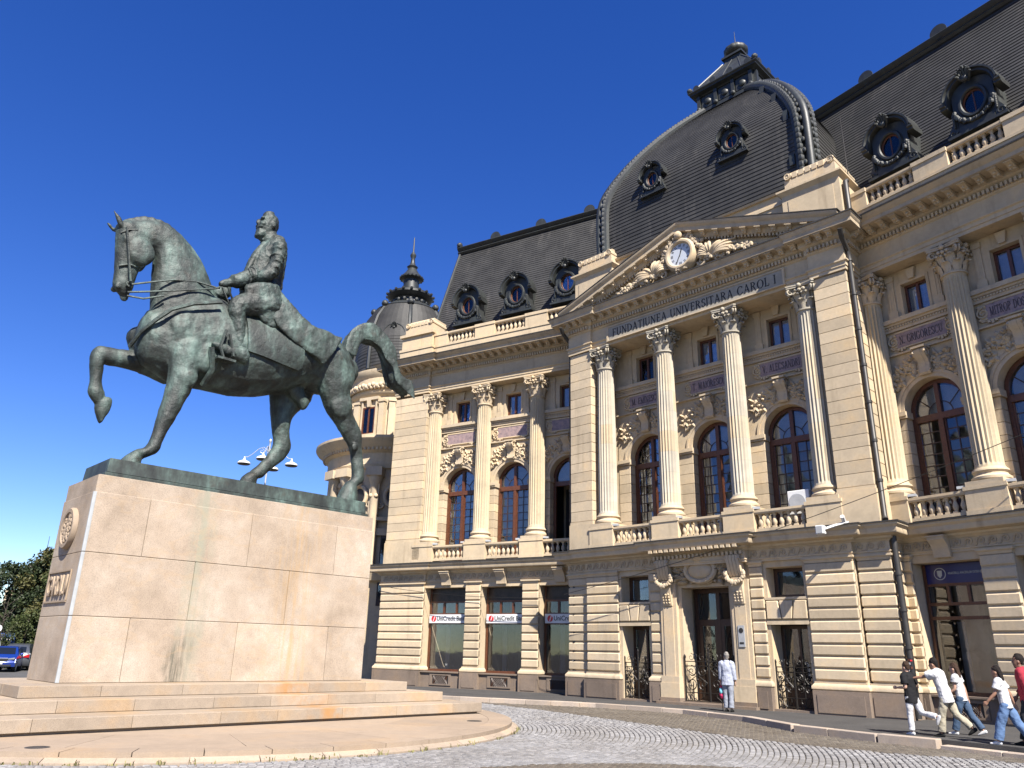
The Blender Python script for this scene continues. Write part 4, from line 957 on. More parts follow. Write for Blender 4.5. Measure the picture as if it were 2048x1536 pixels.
# ---------- dormers
def dormer_meshes():
    D = {}; out = [(-.66, -1.05), (.66, -1.05), (.66, .25)]+arc(0, .25, .66, 10, 170, 14)+[(-.66, .25)]
    m = MB(); m.prism(out, -2.6, -.16)
    m.prism([(x*1.0, z) for x, z in out], -.2, -.12)
    rx, rz = .40, .50
    K = 36; o_ = []; i_ = []
    for k in range(K):
        a = 2*math.pi*k/K; i_.append((rx*math.cos(a), rz*math.sin(a)))
        d = Vector((math.cos(a), math.sin(a))); s = 3
        # ray to plate outline
        s = min(.70/abs(d.x) if abs(d.x) > 1e-6 else 9, (1.05/abs(d.y) if d.y < 0 else .93/max(d.y, 1e-6)) if abs(d.y) > 1e-6 else 9)
        if d.y > 0: s = min(s, .95)
        o_.append((d.x*s, d.y*s))
    for k in range(K):
        j = (k+1) % K; m.prism([o_[k], o_[j], i_[j], i_[k]], -.14, 0)
    for s in (-1, 1):
        m.prism([(s*.62, -1.05), (s*.95, -1.05), (s*.92, -.8), (s*.78, -.55), (s*.74, -.1), (s*.62, -.1)], -.5, .04)
        spiral(m, (s*.80, -.92), .14, 1.2, .05, .035, s, 5, 10)
    m.box(-1.0, 1.0, -.4, .10, -1.14, -1.04); m.box(-.6, .6, 0, .07, -1.04, -.82)
    D['body'] = m.mesh('dormer', 'zinc', smooth=35)
    h = MB(); pr = [(-.45, 0), (.1, 0), (.2, .05), (.2, .12), (.28, .16), (.28, .22), (-.45, .22)]
    v = []; f = []; A = [(-1.02, .12, -90)]
    pts = [(-1.03, .05, (-.0, 1)), (-.78, .05, (-.35, 1))]+[(.74*math.cos(R(a)), .28+.74*math.sin(R(a)), (math.cos(R(a)), math.sin(R(a)))) for a in range(172, 0, -14)]+[(.78, .05, (.35, 1)), (1.03, .05, (.0, 1))]
    for x, z, d in pts:
        for n, t_ in pr: v.append((x+d[0]*t_, -n, z+d[1]*t_))
    k = len(pr)
    for i in range(len(pts)-1):
        for j in range(k): f.append((i*k+j, i*k+(j+1) % k, (i+1)*k+(j+1) % k, (i+1)*k+j))
    f += [tuple(range(k)), tuple(range(len(v)-1, len(v)-k-1, -1))]
    h.add(v, f); D['hood'] = h.mesh('hood', 'zinc', smooth=35)
    t_ = MB(); t_.tube([(rx*1.1*math.cos(a), -.02, rz*1.1*math.sin(a)) for a in np.linspace(0, 2*math.pi, 29)], .075, 6, cap=False); D['ring'] = t_.mesh('oculus_ring', 'zinc', smooth=40)
    t_ = MB(); rnd = random.Random(8)
    for k in range(46):
        a = R(190+160*k/45); t_.sph((.66*math.cos(a)+rnd.gauss(0, .015), -.08-rnd.uniform(0, .05), -.12+.66*math.sin(a)+rnd.gauss(0, .015)), rnd.uniform(.06, .095), 6, 4)
    for s in (-1, 1):
        for k in range(8): t_.sph((s*.70, -.08, -.25-.07*k), .07-.004*k, 6, 4)
    D['garland'] = t_.mesh('garland', 'zinc', smooth=40)
    t_ = MB()
    for k in range(7):
        a = R(30+20*k); L = .5-.05*abs(k-3)
        t_.tube([(.05*math.cos(a), -.15, .78), (L*.6*math.cos(a), -.30, .78+L*.7*math.sin(a)), (L*.75*math.cos(a), -.38, .80+L*math.sin(a)), (L*.8*math.cos(a), -.46, .74+L*math.sin(a))], [.05, .06, .055, .03], 6)
    t_.sph((0, -.3, .82), .13, 8, 5); D['crest'] = t_.mesh('palmette_crest', 'zinc', smooth=40)
    t_ = MB(); t_.tube([((rx-.03)*math.cos(a), .08, (rz-.03)*math.sin(a)) for a in np.linspace(0, 2*math.pi, 29)], .045, 6, cap=False); t_.box(-.02, .02, -.11, -.07, -rz, rz); D['frame'] = t_.mesh('oculus_frame', 'wood', smooth=40)
    D['pane'] = MB().prism([(rx*math.cos(2*math.pi*k/24), rz*math.sin(2*math.pi*k/24)) for k in range(24)], -.10, -.095).mesh('pane', 'glass')
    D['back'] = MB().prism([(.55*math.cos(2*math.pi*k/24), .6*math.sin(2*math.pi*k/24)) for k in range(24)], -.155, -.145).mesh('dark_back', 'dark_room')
    return D
DM = dormer_meshes()
def dormer(M):
    d = link('dormer', DM['body'], lib, M)
    for k, nm in (('hood', 'hood'), ('ring', 'oculus_ring'), ('garland', 'garland'), ('crest', 'palmette_crest'), ('frame', 'oculus_frame'), ('pane', 'pane')): link(nm, DM[k], d, M)
for F, us in ((FL, (-1.6, 1.6, 4.72)), (FR, (1.52, 4.62, 7.72))):
    for u in us: dormer(F @ T(u, -.35, 20.3))
for s in (-1, 1): dormer(FC @ T(s*2.12, -.45, 23.25, s=.72))
# ---------- dome on square plan
DP = [(19.75, 5.40), (21.4, 5.42), (23.1, 5.36), (24.3, 4.97), (25.6, 4.30), (26.6, 3.65), (27.4, 3.05), (28.2, 2.35), (28.95, 1.62)]
zz_ = np.array([p[0] for p in DP]); ww_ = np.array([p[1] for p in DP])
def smooth_w(k=400):
    tt = np.linspace(0, 1, len(DP)); T_ = np.linspace(0, 1, k)
    def cr(y):
        out = []
        for q in T_:
            i = min(int(q*(len(y)-1)), len(y)-2); f = q*(len(y)-1)-i
            p0, p1, p2, p3 = y[max(i-1, 0)], y[i], y[i+1], y[min(i+2, len(y)-1)]
            out.append(.5*((2*p1)+(-p0+p2)*f+(2*p0-5*p1+4*p2-p3)*f*f+(-p0+3*p1-3*p2+p3)*f**3))
        return np.array(out)
    return cr(zz_), cr(ww_)
dz, dw = smooth_w(); ds = np.concatenate([[0], np.cumsum(np.hypot(np.diff(dz), np.diff(dw)))])
NC = 54; q = np.linspace(0, ds[-1], NC+1); cz = np.interp(q, ds, dz); cw = np.interp(q, ds, dw)
DC = 6.0
v = []; f = []
for i in range(NC):
    for z, w_ in ((cz[i], cw[i]+.03), (cz[i+1], cw[i+1]+.006), (cz[i], cw[i])):
        for sx, sy in ((-1, -1), (1, -1), (1, 1), (-1, 1)): v.append((sx*w_, DC+sy*w_, z))
    k = i*12
    for j in range(4): f += [(k+j, k+(j+1) % 4, k+4+(j+1) % 4, k+4+j), (k+8+j, k+8+(j+1) % 4, k+(j+1) % 4, k+j)]
dome = part('dome', MB().add(v, f), 'slate', FC)
# corner ribs
rib = MB(); rl = MB(); rnd = random.Random(4)
sel = [int(x) for x in np.linspace(0, 398, 26)]
rib.tube([(dw[i]+.03, -dw[i]-.03, dz[i]) for i in sel], .17, 10)
for off in ((-.42, 0), (0, .42)): rib.tube([(dw[i]+.04+off[0], -dw[i]-.04+off[1], dz[i]) for i in sel], [.2]*26, 8)
for j in range(52):
    i = int(6+j*390/52)
    for off in ((-.42, 0), (0, .42)):
        rl.sph((dw[i]+.10+off[0]+(.06 if off[1] else 0), -dw[i]-.10+off[1]-(.06 if off[0] else 0), dz[i]), .135, 6, 5, (1, 1, 1.5)); 
        e = .11*(1 if j % 2 else -1)
        rl.sph((dw[i]+.16+off[0]+(0 if off[1] else e), -dw[i]-.16+off[1]+(e if off[1] else 0), dz[i]+.05), .075, 6, 5, (1, 1, 1.7))
for j in (40, 110, 180, 250):
    rl.box(dw[j]-.85, dw[j]-.62, dw[j]+.02-.1, dw[j]+.09, dz[j]-.25, dz[j]+.25)
RIB, RLF = rib.mesh('corner_rib', 'zinc', smooth=40), rl.mesh('rib_leaves', 'zinc', smooth=40)
for k in range(4):
    M = FC @ Matrix.Translation((0, DC, 0)) @ Matrix.Rotation(R(90*k), 4, 'Z')
    r_ = link('corner_rib', RIB, dome, M); link('rib_leaves', RLF, dome, M)
part('dome_gutter', MB().sweep([(-5.55, -11.4), (-5.55, -.5), (5.55, -.5), (5.55, -11.4)], [(-.3, 19.7), (.06, 19.7), (.1, 19.78), (-.3, 19.86)]), 'limestone', FC)
# lantern
LW = 1.62; m = MB(); Zl = 28.85
m.box(-LW, LW, -DC-LW, -DC+LW, Zl, 30.0); m.box(-LW-.12, LW+.12, -DC-LW-.12, -DC+LW+.12, Zl, Zl+.2)
for ax in range(2):
    for s in (-1, 1):
        for k in range(3):
            c = -1.0+k*1.0; pts = [(-.34, -.3), (.34, -.3), (.34, .3), (-.34, .3)]
            if ax == 0:
                n = -DC+s*LW; m.box(c-.36, c+.36, min(n, n+s*.07), max(n, n+s*.07), Zl+.3, Zl+.95); m.sph((c, -n-s*.08, Zl+.62), .2, 8, 5, (1, .5, 1))
            else:
                u = s*LW; m.box(min(u, u+s*.07), max(u, u+s*.07), -DC+c-.36, -DC+c+.36, Zl+.3, Zl+.95); m.sph((u+s*.08, DC-c, Zl+.62), .2, 8, 5, (.5, 1, 1))
for k in range(4):
    c = -1.5+k
    m.box(c-.09, c+.09, -DC+LW, -DC+LW+.16, Zl+.2, Zl+1.1); m.box(LW, LW+.16, -DC+c-.09, -DC+c+.09, Zl+.2, Zl+1.1); m.sph((c, DC-LW-.16, Zl+.25), .13, 6, 5); m.sph((LW+.16, DC-c, Zl+.25), .13, 6, 5)
ln = link('lantern', m.mesh('lantern', 'zinc', smooth=40), dome, FC)
m = MB(); sq = lambda a: [(-a, -DC-a), (-a, -DC+a), (a, -DC+a), (a, -DC-a)]
m.sweep(sq(LW), [(-.3, 29.95), (.06, 29.95), (.12, 30.02), (.3, 30.1), (.3, 30.16), (.38, 30.24), (.38, 30.3), (-.3, 30.42)], closed=True)
for a in np.linspace(-1.5, 1.5, 4):
    for x, y in ((a, -DC+LW+.25), (LW+.25, -DC+a), (-LW-.25, -DC+a)): m.tube([(x, -y-.1, 30.42), (x, -y+.12, 30.42)] if abs(y+DC) > 1.6 else [(x-.12, -y, 30.42), (x+.12, -y, 30.42)], .17, 10)
for s in (-1, 1):
    for s2 in (-1, 1): m.sph((s*(LW+.28), DC+s2*(LW+.28), 30.45), .17, 8, 6)
link('lantern_cornice', m.mesh('lantern_cornice', 'zinc', smooth=40), dome, FC)
v = []; f = []; pf = [(30.3, 1.85), (30.8, 1.55), (31.3, 1.22), (31.9, .82), (32.3, .56)]
for z, w_ in pf:
    for sx, sy in ((-1, -1), (1, -1), (1, 1), (-1, 1)): v.append((sx*w_, DC+sy*w_, z))
for i in range(len(pf)-1):
    for j in range(4): f.append((i*4+j, i*4+(j+1) % 4, i*4+4+(j+1) % 4, i*4+4+j))
m = MB().add(v, f)
for s in (-1, 1):
    for s2 in (-1, 1): m.tube([(s*w_, DC+s2*w_, z) for z, w_ in pf], .05, 6)
for c in (-.5, 0, .5):
    m.tube([(c*w_*1.2, DC-w_-.01, z) for z, w_ in pf], .03, 5); m.tube([(w_+.01, DC+c*w_*1.2, z) for z, w_ in pf], .03, 5)
m.box(-.5, .5, -DC-.5, -DC+.5, 32.25, 32.62); m.box(-.6, .6, -DC-.6, -DC+.6, 32.6, 32.72); m.box(-.42, .42, -DC-.42, -DC+.42, 32.72, 32.9)
link('lantern_roof', m.mesh('lantern_roof', 'zinc', smooth=30), dome, FC)
m = MB(); v = []; f = []; K = 48
for z, r_ in ((32.88, .3), (32.95, .5), (33.1, .62), (33.28, .62), (33.42, .5), (33.5, .34), (33.54, .1)):
    for k in range(K): a = 2*math.pi*k/K; rr = r_*(1+.06*abs(math.sin(a*6+z*2))); v.append((rr*math.cos(a), DC+rr*math.sin(a), z))
for i in range(6):
    for k in range(K): f.append((i*K+k, i*K+(k+1) % K, i*K+K+(k+1) % K, i*K+K+k))
f.append(tuple(range(6*K, 7*K)))
link('finial_bulb', m.add(v, f).tube([(0, DC, 33.5), (0, DC, 34.6)], [.035, .012], 6).mesh('finial_bulb', 'zinc', smooth=50), dome, FC)
part('lightning_rod', MB().tube([(6.55, 1.2, 19.2), (6.55, 1.2, 21.5), (6.55, 1.2, 22.6)], [.022, .018, .01], 6), 'pipe', FC)
# ---------- downpipes
def downpipe(F, u, n0, n1):
    m = MB(); m.tube([(u+.1, -1.1, 16.3), (u+.05, -.9, 16.05), (u, -.35, 15.75), (u, -n0, 15.45), (u, -n0, 6.1), (u+.05, -n0-.1, 5.95)], .09, 10)
    for z in np.arange(7.2, 15.4, 1.35): m.tube([(u, -n0, z), (u, -n0, z+.09)], .112, 10)
    p = part('downpipe', m, 'pipe', F, smooth=40)
    m = MB(); m.tube([(u+.2, -n1, 5.4), (u+.2, -n1, .05)], .095, 10)
    for z in np.arange(.9, 5.2, 1.1): m.tube([(u+.2, -n1, z), (u+.2, -n1, z+.1)], .12, 10)
    link('lower_pipe', m.mesh('lower_pipe', 'pipe', smooth=40), p, F)
    m = MB(); m.tube([(u+.2, -n1, .55), (u+.2, -n1, 1.75)], .10, 10); link('sticker_wrap', m.mesh('sticker_wrap', 'black_plastic', smooth=40), p, F)
    rnd = random.Random(2)
    for k in range(14):
        z = rnd.uniform(.7, 1.7); a = R(rnd.uniform(-140, -60)); link('sticker', MB().box(-.03, .03, 0, .006, 0, rnd.uniform(.04, .08)).mesh('sticker', rnd.choice(('sign_red', 'sign_white', 'wood'))), p, F @ Matrix.Translation((u+.2+.1*math.cos(a), -n1+.1*math.sin(a), z)) @ Matrix.Rotation(a+R(90), 4, 'Z'))
downpipe(FC, 6.68, .30, .36); downpipe(FC, -6.68, .25, .3)
m = MB().tube([(6.75, .35, 19.0), (6.75, .2, 18.9), (6.75, .2, 17.1)], .1, 10); part('downpipe', m, 'pipe', FC, smooth=40)
# ---------- wrought iron gates
def iron_gate(par_name, F, u0, u1, n, h=1.55):
    m = MB(); k = 2; wv = (u1-u0)/k
    for i in range(k+1): m.tube([(u0+wv*i, -n, .05), (u0+wv*i, -n, h+(.25 if i == 1 else 0))], .036, 6); m.sph((u0+wv*i, -n, h+(.3 if i == 1 else .05)), .05, 6, 5, (.8, .8, 1.6))
    for z in (.14, .42, h-.28, h-.12): m.tube([(u0, -n, z), (u1, -n, z)], .018, 5)
    for i in range(k):
        a, b = u0+wv*i, u0+wv*(i+1); c = (a+b)/2; q = wv*.23
        for s in (-1, 1):
            spiral(m, (c+s*q, h-.46), q*.9, 1.35, n, .022, s, 4, 16, a0=90); spiral(m, (c+s*q, .72), q*.9, 1.35, n, .022, -s, 4, 16, a0=-90)
            m.tube([(c+s*q*1.8, -n, .75), (c+s*q*.3, -n, .98), (c+s*q*1.8, -n, h-.42)], .021, 4); m.tube([(c+s*.02, -n, .15), (c+s*q, -n, .3), (c+s*q, -n, .42)], .013, 4)
            spiral(m, (c+s*q, h+.03), q*.6, 1.2, n, .012, s, 4, 12, a0=90)
            m.sph((c+s*q*2.0, -n, h+.04), .03, 5, 4, (.7, .7, 1.8))
        m.tube([(c, -n, .14), (c, -n, h)], .014, 5); m.sph((c, -n, h+.07), .04, 6, 5, (.7, .7, 1.9)); m.sph((c, -n, .86), .05, 6, 4)
    return part('iron_gate', m, 'iron', F)
for c in (-3.17, 3.17): iron_gate('g', FC, c-.64, c+.64, .42, 1.5)
iron_gate('g', FC, -1.0, 1.0, .50, 1.6)
part('plaque', MB().box(1.38, 1.62, .69, .72, 2.0, 2.72), 'grey_plastic', FC)
part('plaque_emblem', MB().prism(arc(1.5, 2.55, .085, 0, 340, 16), .72, .73).box(1.42, 1.58, .72, .728, 2.1, 2.16), 'ink', FC)
# ---------- corner tower building behind the left wing
FT = FM(-7.45, 50.3, 0)
tw = thing('tower_building', FT, 'round cream stone corner tower with small dark domed roof and spire', 'tower')
m = MB(); m.lathe([(4.35, 0), (4.35, 5.3), (4.7, 5.4), (4.9, 5.8), (4.4, 5.95), (4.3, 6.2), (4.3, 12.0), (4.5, 12.05), (4.6, 12.3), (4.55, 12.35), (4.55, 13.0), (4.75, 13.1), (4.9, 13.3), (5.3, 13.6), (5.4, 13.75), (5.4, 13.9), (3.5, 14.15), (3.45, 14.2), (3.45, 17.0), (3.6, 17.1), (3.68, 17.25), (3.5, 17.3), (3.5, 18.3), (3.6, 18.45), (3.72, 18.7), (3.72, 18.85), (3.4, 19.0)], seg=56)
part('tower_wall', m, 'limestone', FT, tw, smooth=30)
m = MB()
for i in range(60):
    a = R(180+180*i/59); m.box(-.06, .06, 0, .12, 0, .16); m.v[-8:] = [tuple(Matrix.Rotation(a+R(90), 4, 'Z') @ Vector((x, y-4.78, z+13.12))) for x, y, z in m.v[-8:]]
for i in range(44):
    a = R(175+190*i/43); m.sph((3.6*math.cos(a), 3.6*math.sin(a), 17.75+.06*math.sin(i*2.1)), .2, 6, 5, (1, 1, .9)); m.sph((3.62*math.cos(a+.04), 3.62*math.sin(a+.04), 17.6), .13, 6, 5)
part('tower_ornament', m, 'limestone_pale', FT, tw, smooth=40)
prof = [(3.45, 19.0), (3.44, 20.2), (3.38, 21.2), (3.2, 22.2), (2.95, 23.0), (2.5, 23.75), (2.25, 24.05)]
pp = []
for i in range(30):
    s = i/30*(len(prof)-1); k = int(s); f_ = s-k; r_ = prof[k][0]*(1-f_)+prof[k+1][0]*f_; z = prof[k][1]*(1-f_)+prof[k+1][1]*f_
    pp += [(r_+.03, z), (r_+.005, z+.16)]
m = MB().lathe(pp, seg=56, cap=False); td = part('tower_dome', m, 'slate', FT, tw)
m = MB().lathe([(2.35, 24.0), (2.4, 24.1), (2.2, 24.25), (1.5, 24.7), (1.2, 24.78), (1.15, 25.1), (1.2, 25.2), (1.45, 25.3), (1.62, 25.45), (1.62, 25.6), (1.3, 25.8), (.8, 25.95), (.58, 26.1), (.54, 26.9), (.62, 26.95), (.82, 27.0), (.84, 27.1), (.5, 27.5), (.3, 27.85), (.34, 27.92), (.4, 28.0), (.24, 28.15), (.16, 28.4), (.14, 28.75), (.2, 28.85), (.22, 29.0), (.14, 29.15), (.06, 29.3), (.04, 30.4), (.01, 30.5)], seg=36)
for i in range(18):
    a = R(20*i); m.sph((1.25*math.cos(a), 1.25*math.sin(a), 24.95), .15, 6, 5); m.sph((1.66*math.cos(a), 1.66*math.sin(a), 25.58), .12, 5, 4); m.sph((.82*math.cos(a), .82*math.sin(a), 27.06), .09, 5, 4)
for i in range(8):
    a = R(45*i+10); m.tube([(2.4*math.cos(a), 2.4*math.sin(a), 24.05), (1.3*math.cos(a), 1.3*math.sin(a), 24.8)], .05, 5)
    m.tube([(r_*1.015*math.cos(a), r_*1.015*math.sin(a), z) for r_, z in prof], .14, 6); m.sph((2.45*math.cos(a), 2.45*math.sin(a), 24.15), .25, 8, 6)
link('spire', m.mesh('spire', 'zinc', smooth=35), td, FT)
def on_tower(a, r_): return FT @ Matrix.Rotation(R(a+90), 4, 'Z') @ Matrix.Translation((0, -r_, 0))
for a in (242, 284, 200, 326):
    M = on_tower(a, 3.44)
    m = MB(); m.box(-.62, -.5, -.1, .12, 14.5, 16.8); m.box(.5, .62, -.1, .12, 14.5, 16.8); m.box(-.75, .75, -.1, .2, 16.75, 16.95); m.prism([(-.1, 16.3), (.1, 16.3), (.16, 16.75), (-.16, 16.75)], 0, .2); m.box(-.7, .7, -.1, .22, 14.3, 14.5)
    for s in (-1, 1): m.box(s*1.0-.2, s*1.0+.2, -.1, .16, 14.3, 16.6); m.box(s*1.0-.25, s*1.0+.25, -.1, .22, 16.55, 16.7)
    part('window_surround', m, 'limestone_pale', M, tw)
    wn = part('window', MB().box(-.5, -.40, -.02, .09, 14.5, 16.3).box(.40, .5, -.02, .09, 14.5, 16.3).box(-.4, .4, -.02, .09, 16.2, 16.3).box(-.4, .4, -.02, .09, 14.5, 14.6).box(-.05, .05, -.02, .1, 14.6, 16.2), 'wood', M, tw)
    for s in (-1, 1): link('pane', MB().box(min(s*.05, s*.4), max(s*.05, s*.4), .03, .05, 14.6, 16.2).mesh('pane', 'glass'), wn, M)
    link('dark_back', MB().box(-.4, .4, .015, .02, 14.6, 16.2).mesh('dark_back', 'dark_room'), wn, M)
for a in (222, 236, 262, 290, 305):
    M = on_tower(a, 4.45); m = MB().lathe([(.36, 6.1), (.36, 6.3), (.3, 6.4), (.27, 11.0), (.34, 11.1), (.4, 11.3), (.45, 11.5)], 0, .1, 14); m.box(-.5, .5, -.3, .6, 11.5, 12.02); m.box(-.42, .42, -.3, .5, 5.9, 6.15)
    part('engaged_column', m, 'limestone_pale', M, tw, smooth=40)
for a in (229, 276, 248):
    M = on_tower(a, 4.3); m = MB()
    m.tube([(.5*math.cos(q), -.05, 10.35+.62*math.sin(q)) for q in np.linspace(0, 2*math.pi, 25)], .13, 8, cap=False)
    for s in (-1, 1): spiral(m, (s*.75, 9.8), .22, 1.3, .08, .07, s, 6, 12); m.box(s*1.0-.16, s*1.0+.16, 0, .3, 9.2, 11.6); m.sph((s*1.0, -.35, 10.3), .14)
    m.sph((0, -.15, 11.1), .22, 8, 6); m.box(-1.2, 1.2, 0, .3, 8.85, 9.05); m.box(-1.2, 1.2, 0, .2, 8.0, 8.4)
    o2 = part('oculus_surround', m, 'limestone_pale', M, tw, smooth=40)
    link('pane', MB().prism([(.48*math.cos(q), 10.35+.6*math.sin(q)) for q in np.linspace(0, 6.0, 20)], .02, .03).mesh('pane', 'black_plastic'), o2, M)
    wn = part('tall_window', MB().box(-.55, .55, .0, .06, 4.0, 8.0), 'wood_dark', M, tw)
    for s in (-1, 1):
        for r_ in range(4): link('pane', MB().box(min(s*.06, s*.48), max(s*.06, s*.48), .06, .07, 4.4+r_*.88, 5.2+r_*.88).mesh('pane', 'glass'), wn, M)
M = on_tower(290, 4.3); m = MB()
m.box(1.3, 1.8, 0, .45, 5.9, 8.6); m.uprism([(.45, 7.6), (.7, 7.7), (.8, 8.3), (.75, 8.6), (.45, 8.6)], 1.4, 1.7); part('scroll_pilaster', m, 'limestone_pale', M, tw)
dormer_t = link('dormer', DM['body'], tw, on_tower(262, 3.05) @ T(0, 0, 21.2, s=.8))
for k, nm in (('hood', 'hood'), ('ring', 'oculus_ring'), ('garland', 'garland'), ('crest', 'palmette_crest'), ('frame', 'oculus_frame'), ('pane', 'pane')): link(nm, DM[k], dormer_t, on_tower(262, 3.05) @ T(0, 0, 21.2, s=.8))
# link block between tower and wing
part('link_wall', MB().box(1.5, 9, -6, 2.6, 0, 13.2).box(1.5, 9, -6, 2.2, 13.2, 17.5), 'limestone', FT, tw)
part('ground_window', MB().box(2.2, 3.4, 2.6, 2.64, .9, 4.6), 'black_plastic', FT, tw)
# ================================================================== SCULPTING: lofted limbs fused by a voxel remesh
def crom(y, q):
    i = min(int(q), len(y)-2); f = q-i; p0, p1, p2, p3 = y[max(i-1, 0)], y[i], y[i+1], y[min(i+2, len(y)-1)]
    return .5*((2*p1)+(p2-p0)*f+(2*p0-5*p1+4*p2-p3)*f*f+(3*p1-p0-3*p2+p3)*f**3)
def loft(mb_, rings, sub=4, seg=16, flat0=False, flat1=False, pw=1.0):
    # rings: (centre, half axis a, half axis b)
    C_ = [Vector(r[0]) for r in rings]; A_ = [Vector(r[1]) for r in rings]; B_ = [Vector(r[2]) for r in rings]
    for i in range(1, len(A_)):
        if A_[i].dot(A_[i-1]) < 0: A_[i] = -A_[i]
        if B_[i].dot(B_[i-1]) < 0: B_[i] = -B_[i]
    L = []
    n = (len(C_)-1)*sub
    for k in range(n+1):
        q = k/sub; L.append((crom(C_, q), crom(A_, q), crom(B_, q)))
    def cap(c, a, b, t_):
        h = min(a.length, b.length)*.8; return [(c+t_*h*s, a*w_, b*w_) for s, w_ in ((.45, .9), (.8, .6), (1.0, .2))]
    if not flat0: L = cap(*L[0], (C_[0]-L[1][0]).normalized())[::-1]+L
    if not flat1: L = L+cap(*L[-1], (C_[-1]-L[-2][0]).normalized())
    v = []; f = []
    for c, a, b in L:
        for j in range(seg): an = 2*math.pi*j/seg; ca, sa = math.cos(an), math.sin(an); v.append(c+a*math.copysign(abs(ca)**pw, ca)+b*math.copysign(abs(sa)**pw, sa))
    for i in range(len(L)-1):
        for j in range(seg): p, q = i*seg+j, i*seg+(j+1) % seg; f.append((p, q, q+seg, p+seg))
    f += [tuple(range(seg-1, -1, -1)), tuple(range((len(L)-1)*seg, len(L)*seg))]
    return mb_.add(v, f)
def limb(pts, rad, ref=(0, 1, 0), fl=1.0):
    # round limb: rings from points and radii; fl flattens along ref
    P = [Vector(p) for p in pts]; out = []; rf = Vector(ref)
    if not hasattr(rad, '__len__'): rad = [rad]*len(P)
    for i, p in enumerate(P):
        t_ = (P[min(i+1, len(P)-1)]-P[max(i-1, 0)]).normalized(); r_ = rf if abs(t_.dot(rf)) < .95 else Vector((0.3, .2, .9))
        b = (r_-t_*t_.dot(r_)).normalized(); a = t_.cross(b); r0_ = rad[i]
        if hasattr(r0_, '__len__'): out.append((p, a*r0_[0], b*r0_[1]))
        else: out.append((p, a*r0_, b*r0_*fl))
    return out
def fuse(mb_, name, mat, voxel, smooth=4, disp=0, dscale=.3, seed=0):
    me = mb_.mesh(name, mat); o = bpy.data.objects.new('tmp', me); COL.objects.link(o)
    m = o.modifiers.new('r', 'REMESH'); m.mode = 'VOXEL'; m.voxel_size = voxel; m.use_smooth_shade = True
    if smooth: s = o.modifiers.new('s', 'SMOOTH'); s.factor = .5; s.iterations = smooth
    if disp:
        tx = bpy.data.textures.new('clouds', 'CLOUDS'); tx.noise_scale = dscale; tx.noise_depth = 3
        d = o.modifiers.new('d', 'DISPLACE'); d.texture = tx; d.strength = disp; d.mid_level = .5; d.texture_coords = 'LOCAL'
    dg = bpy.context.evaluated_depsgraph_get(); r_ = bpy.data.meshes.new_from_object(o.evaluated_get(dg))
    bpy.data.objects.remove(o); bpy.data.meshes.remove(me); r_.name = name
    r_.materials.clear(); r_.materials.append(MATS[mat])
    for p in r_.polygons: p.use_smooth = True
    return r_
# ================================================================== MONUMENT
ZB = .75
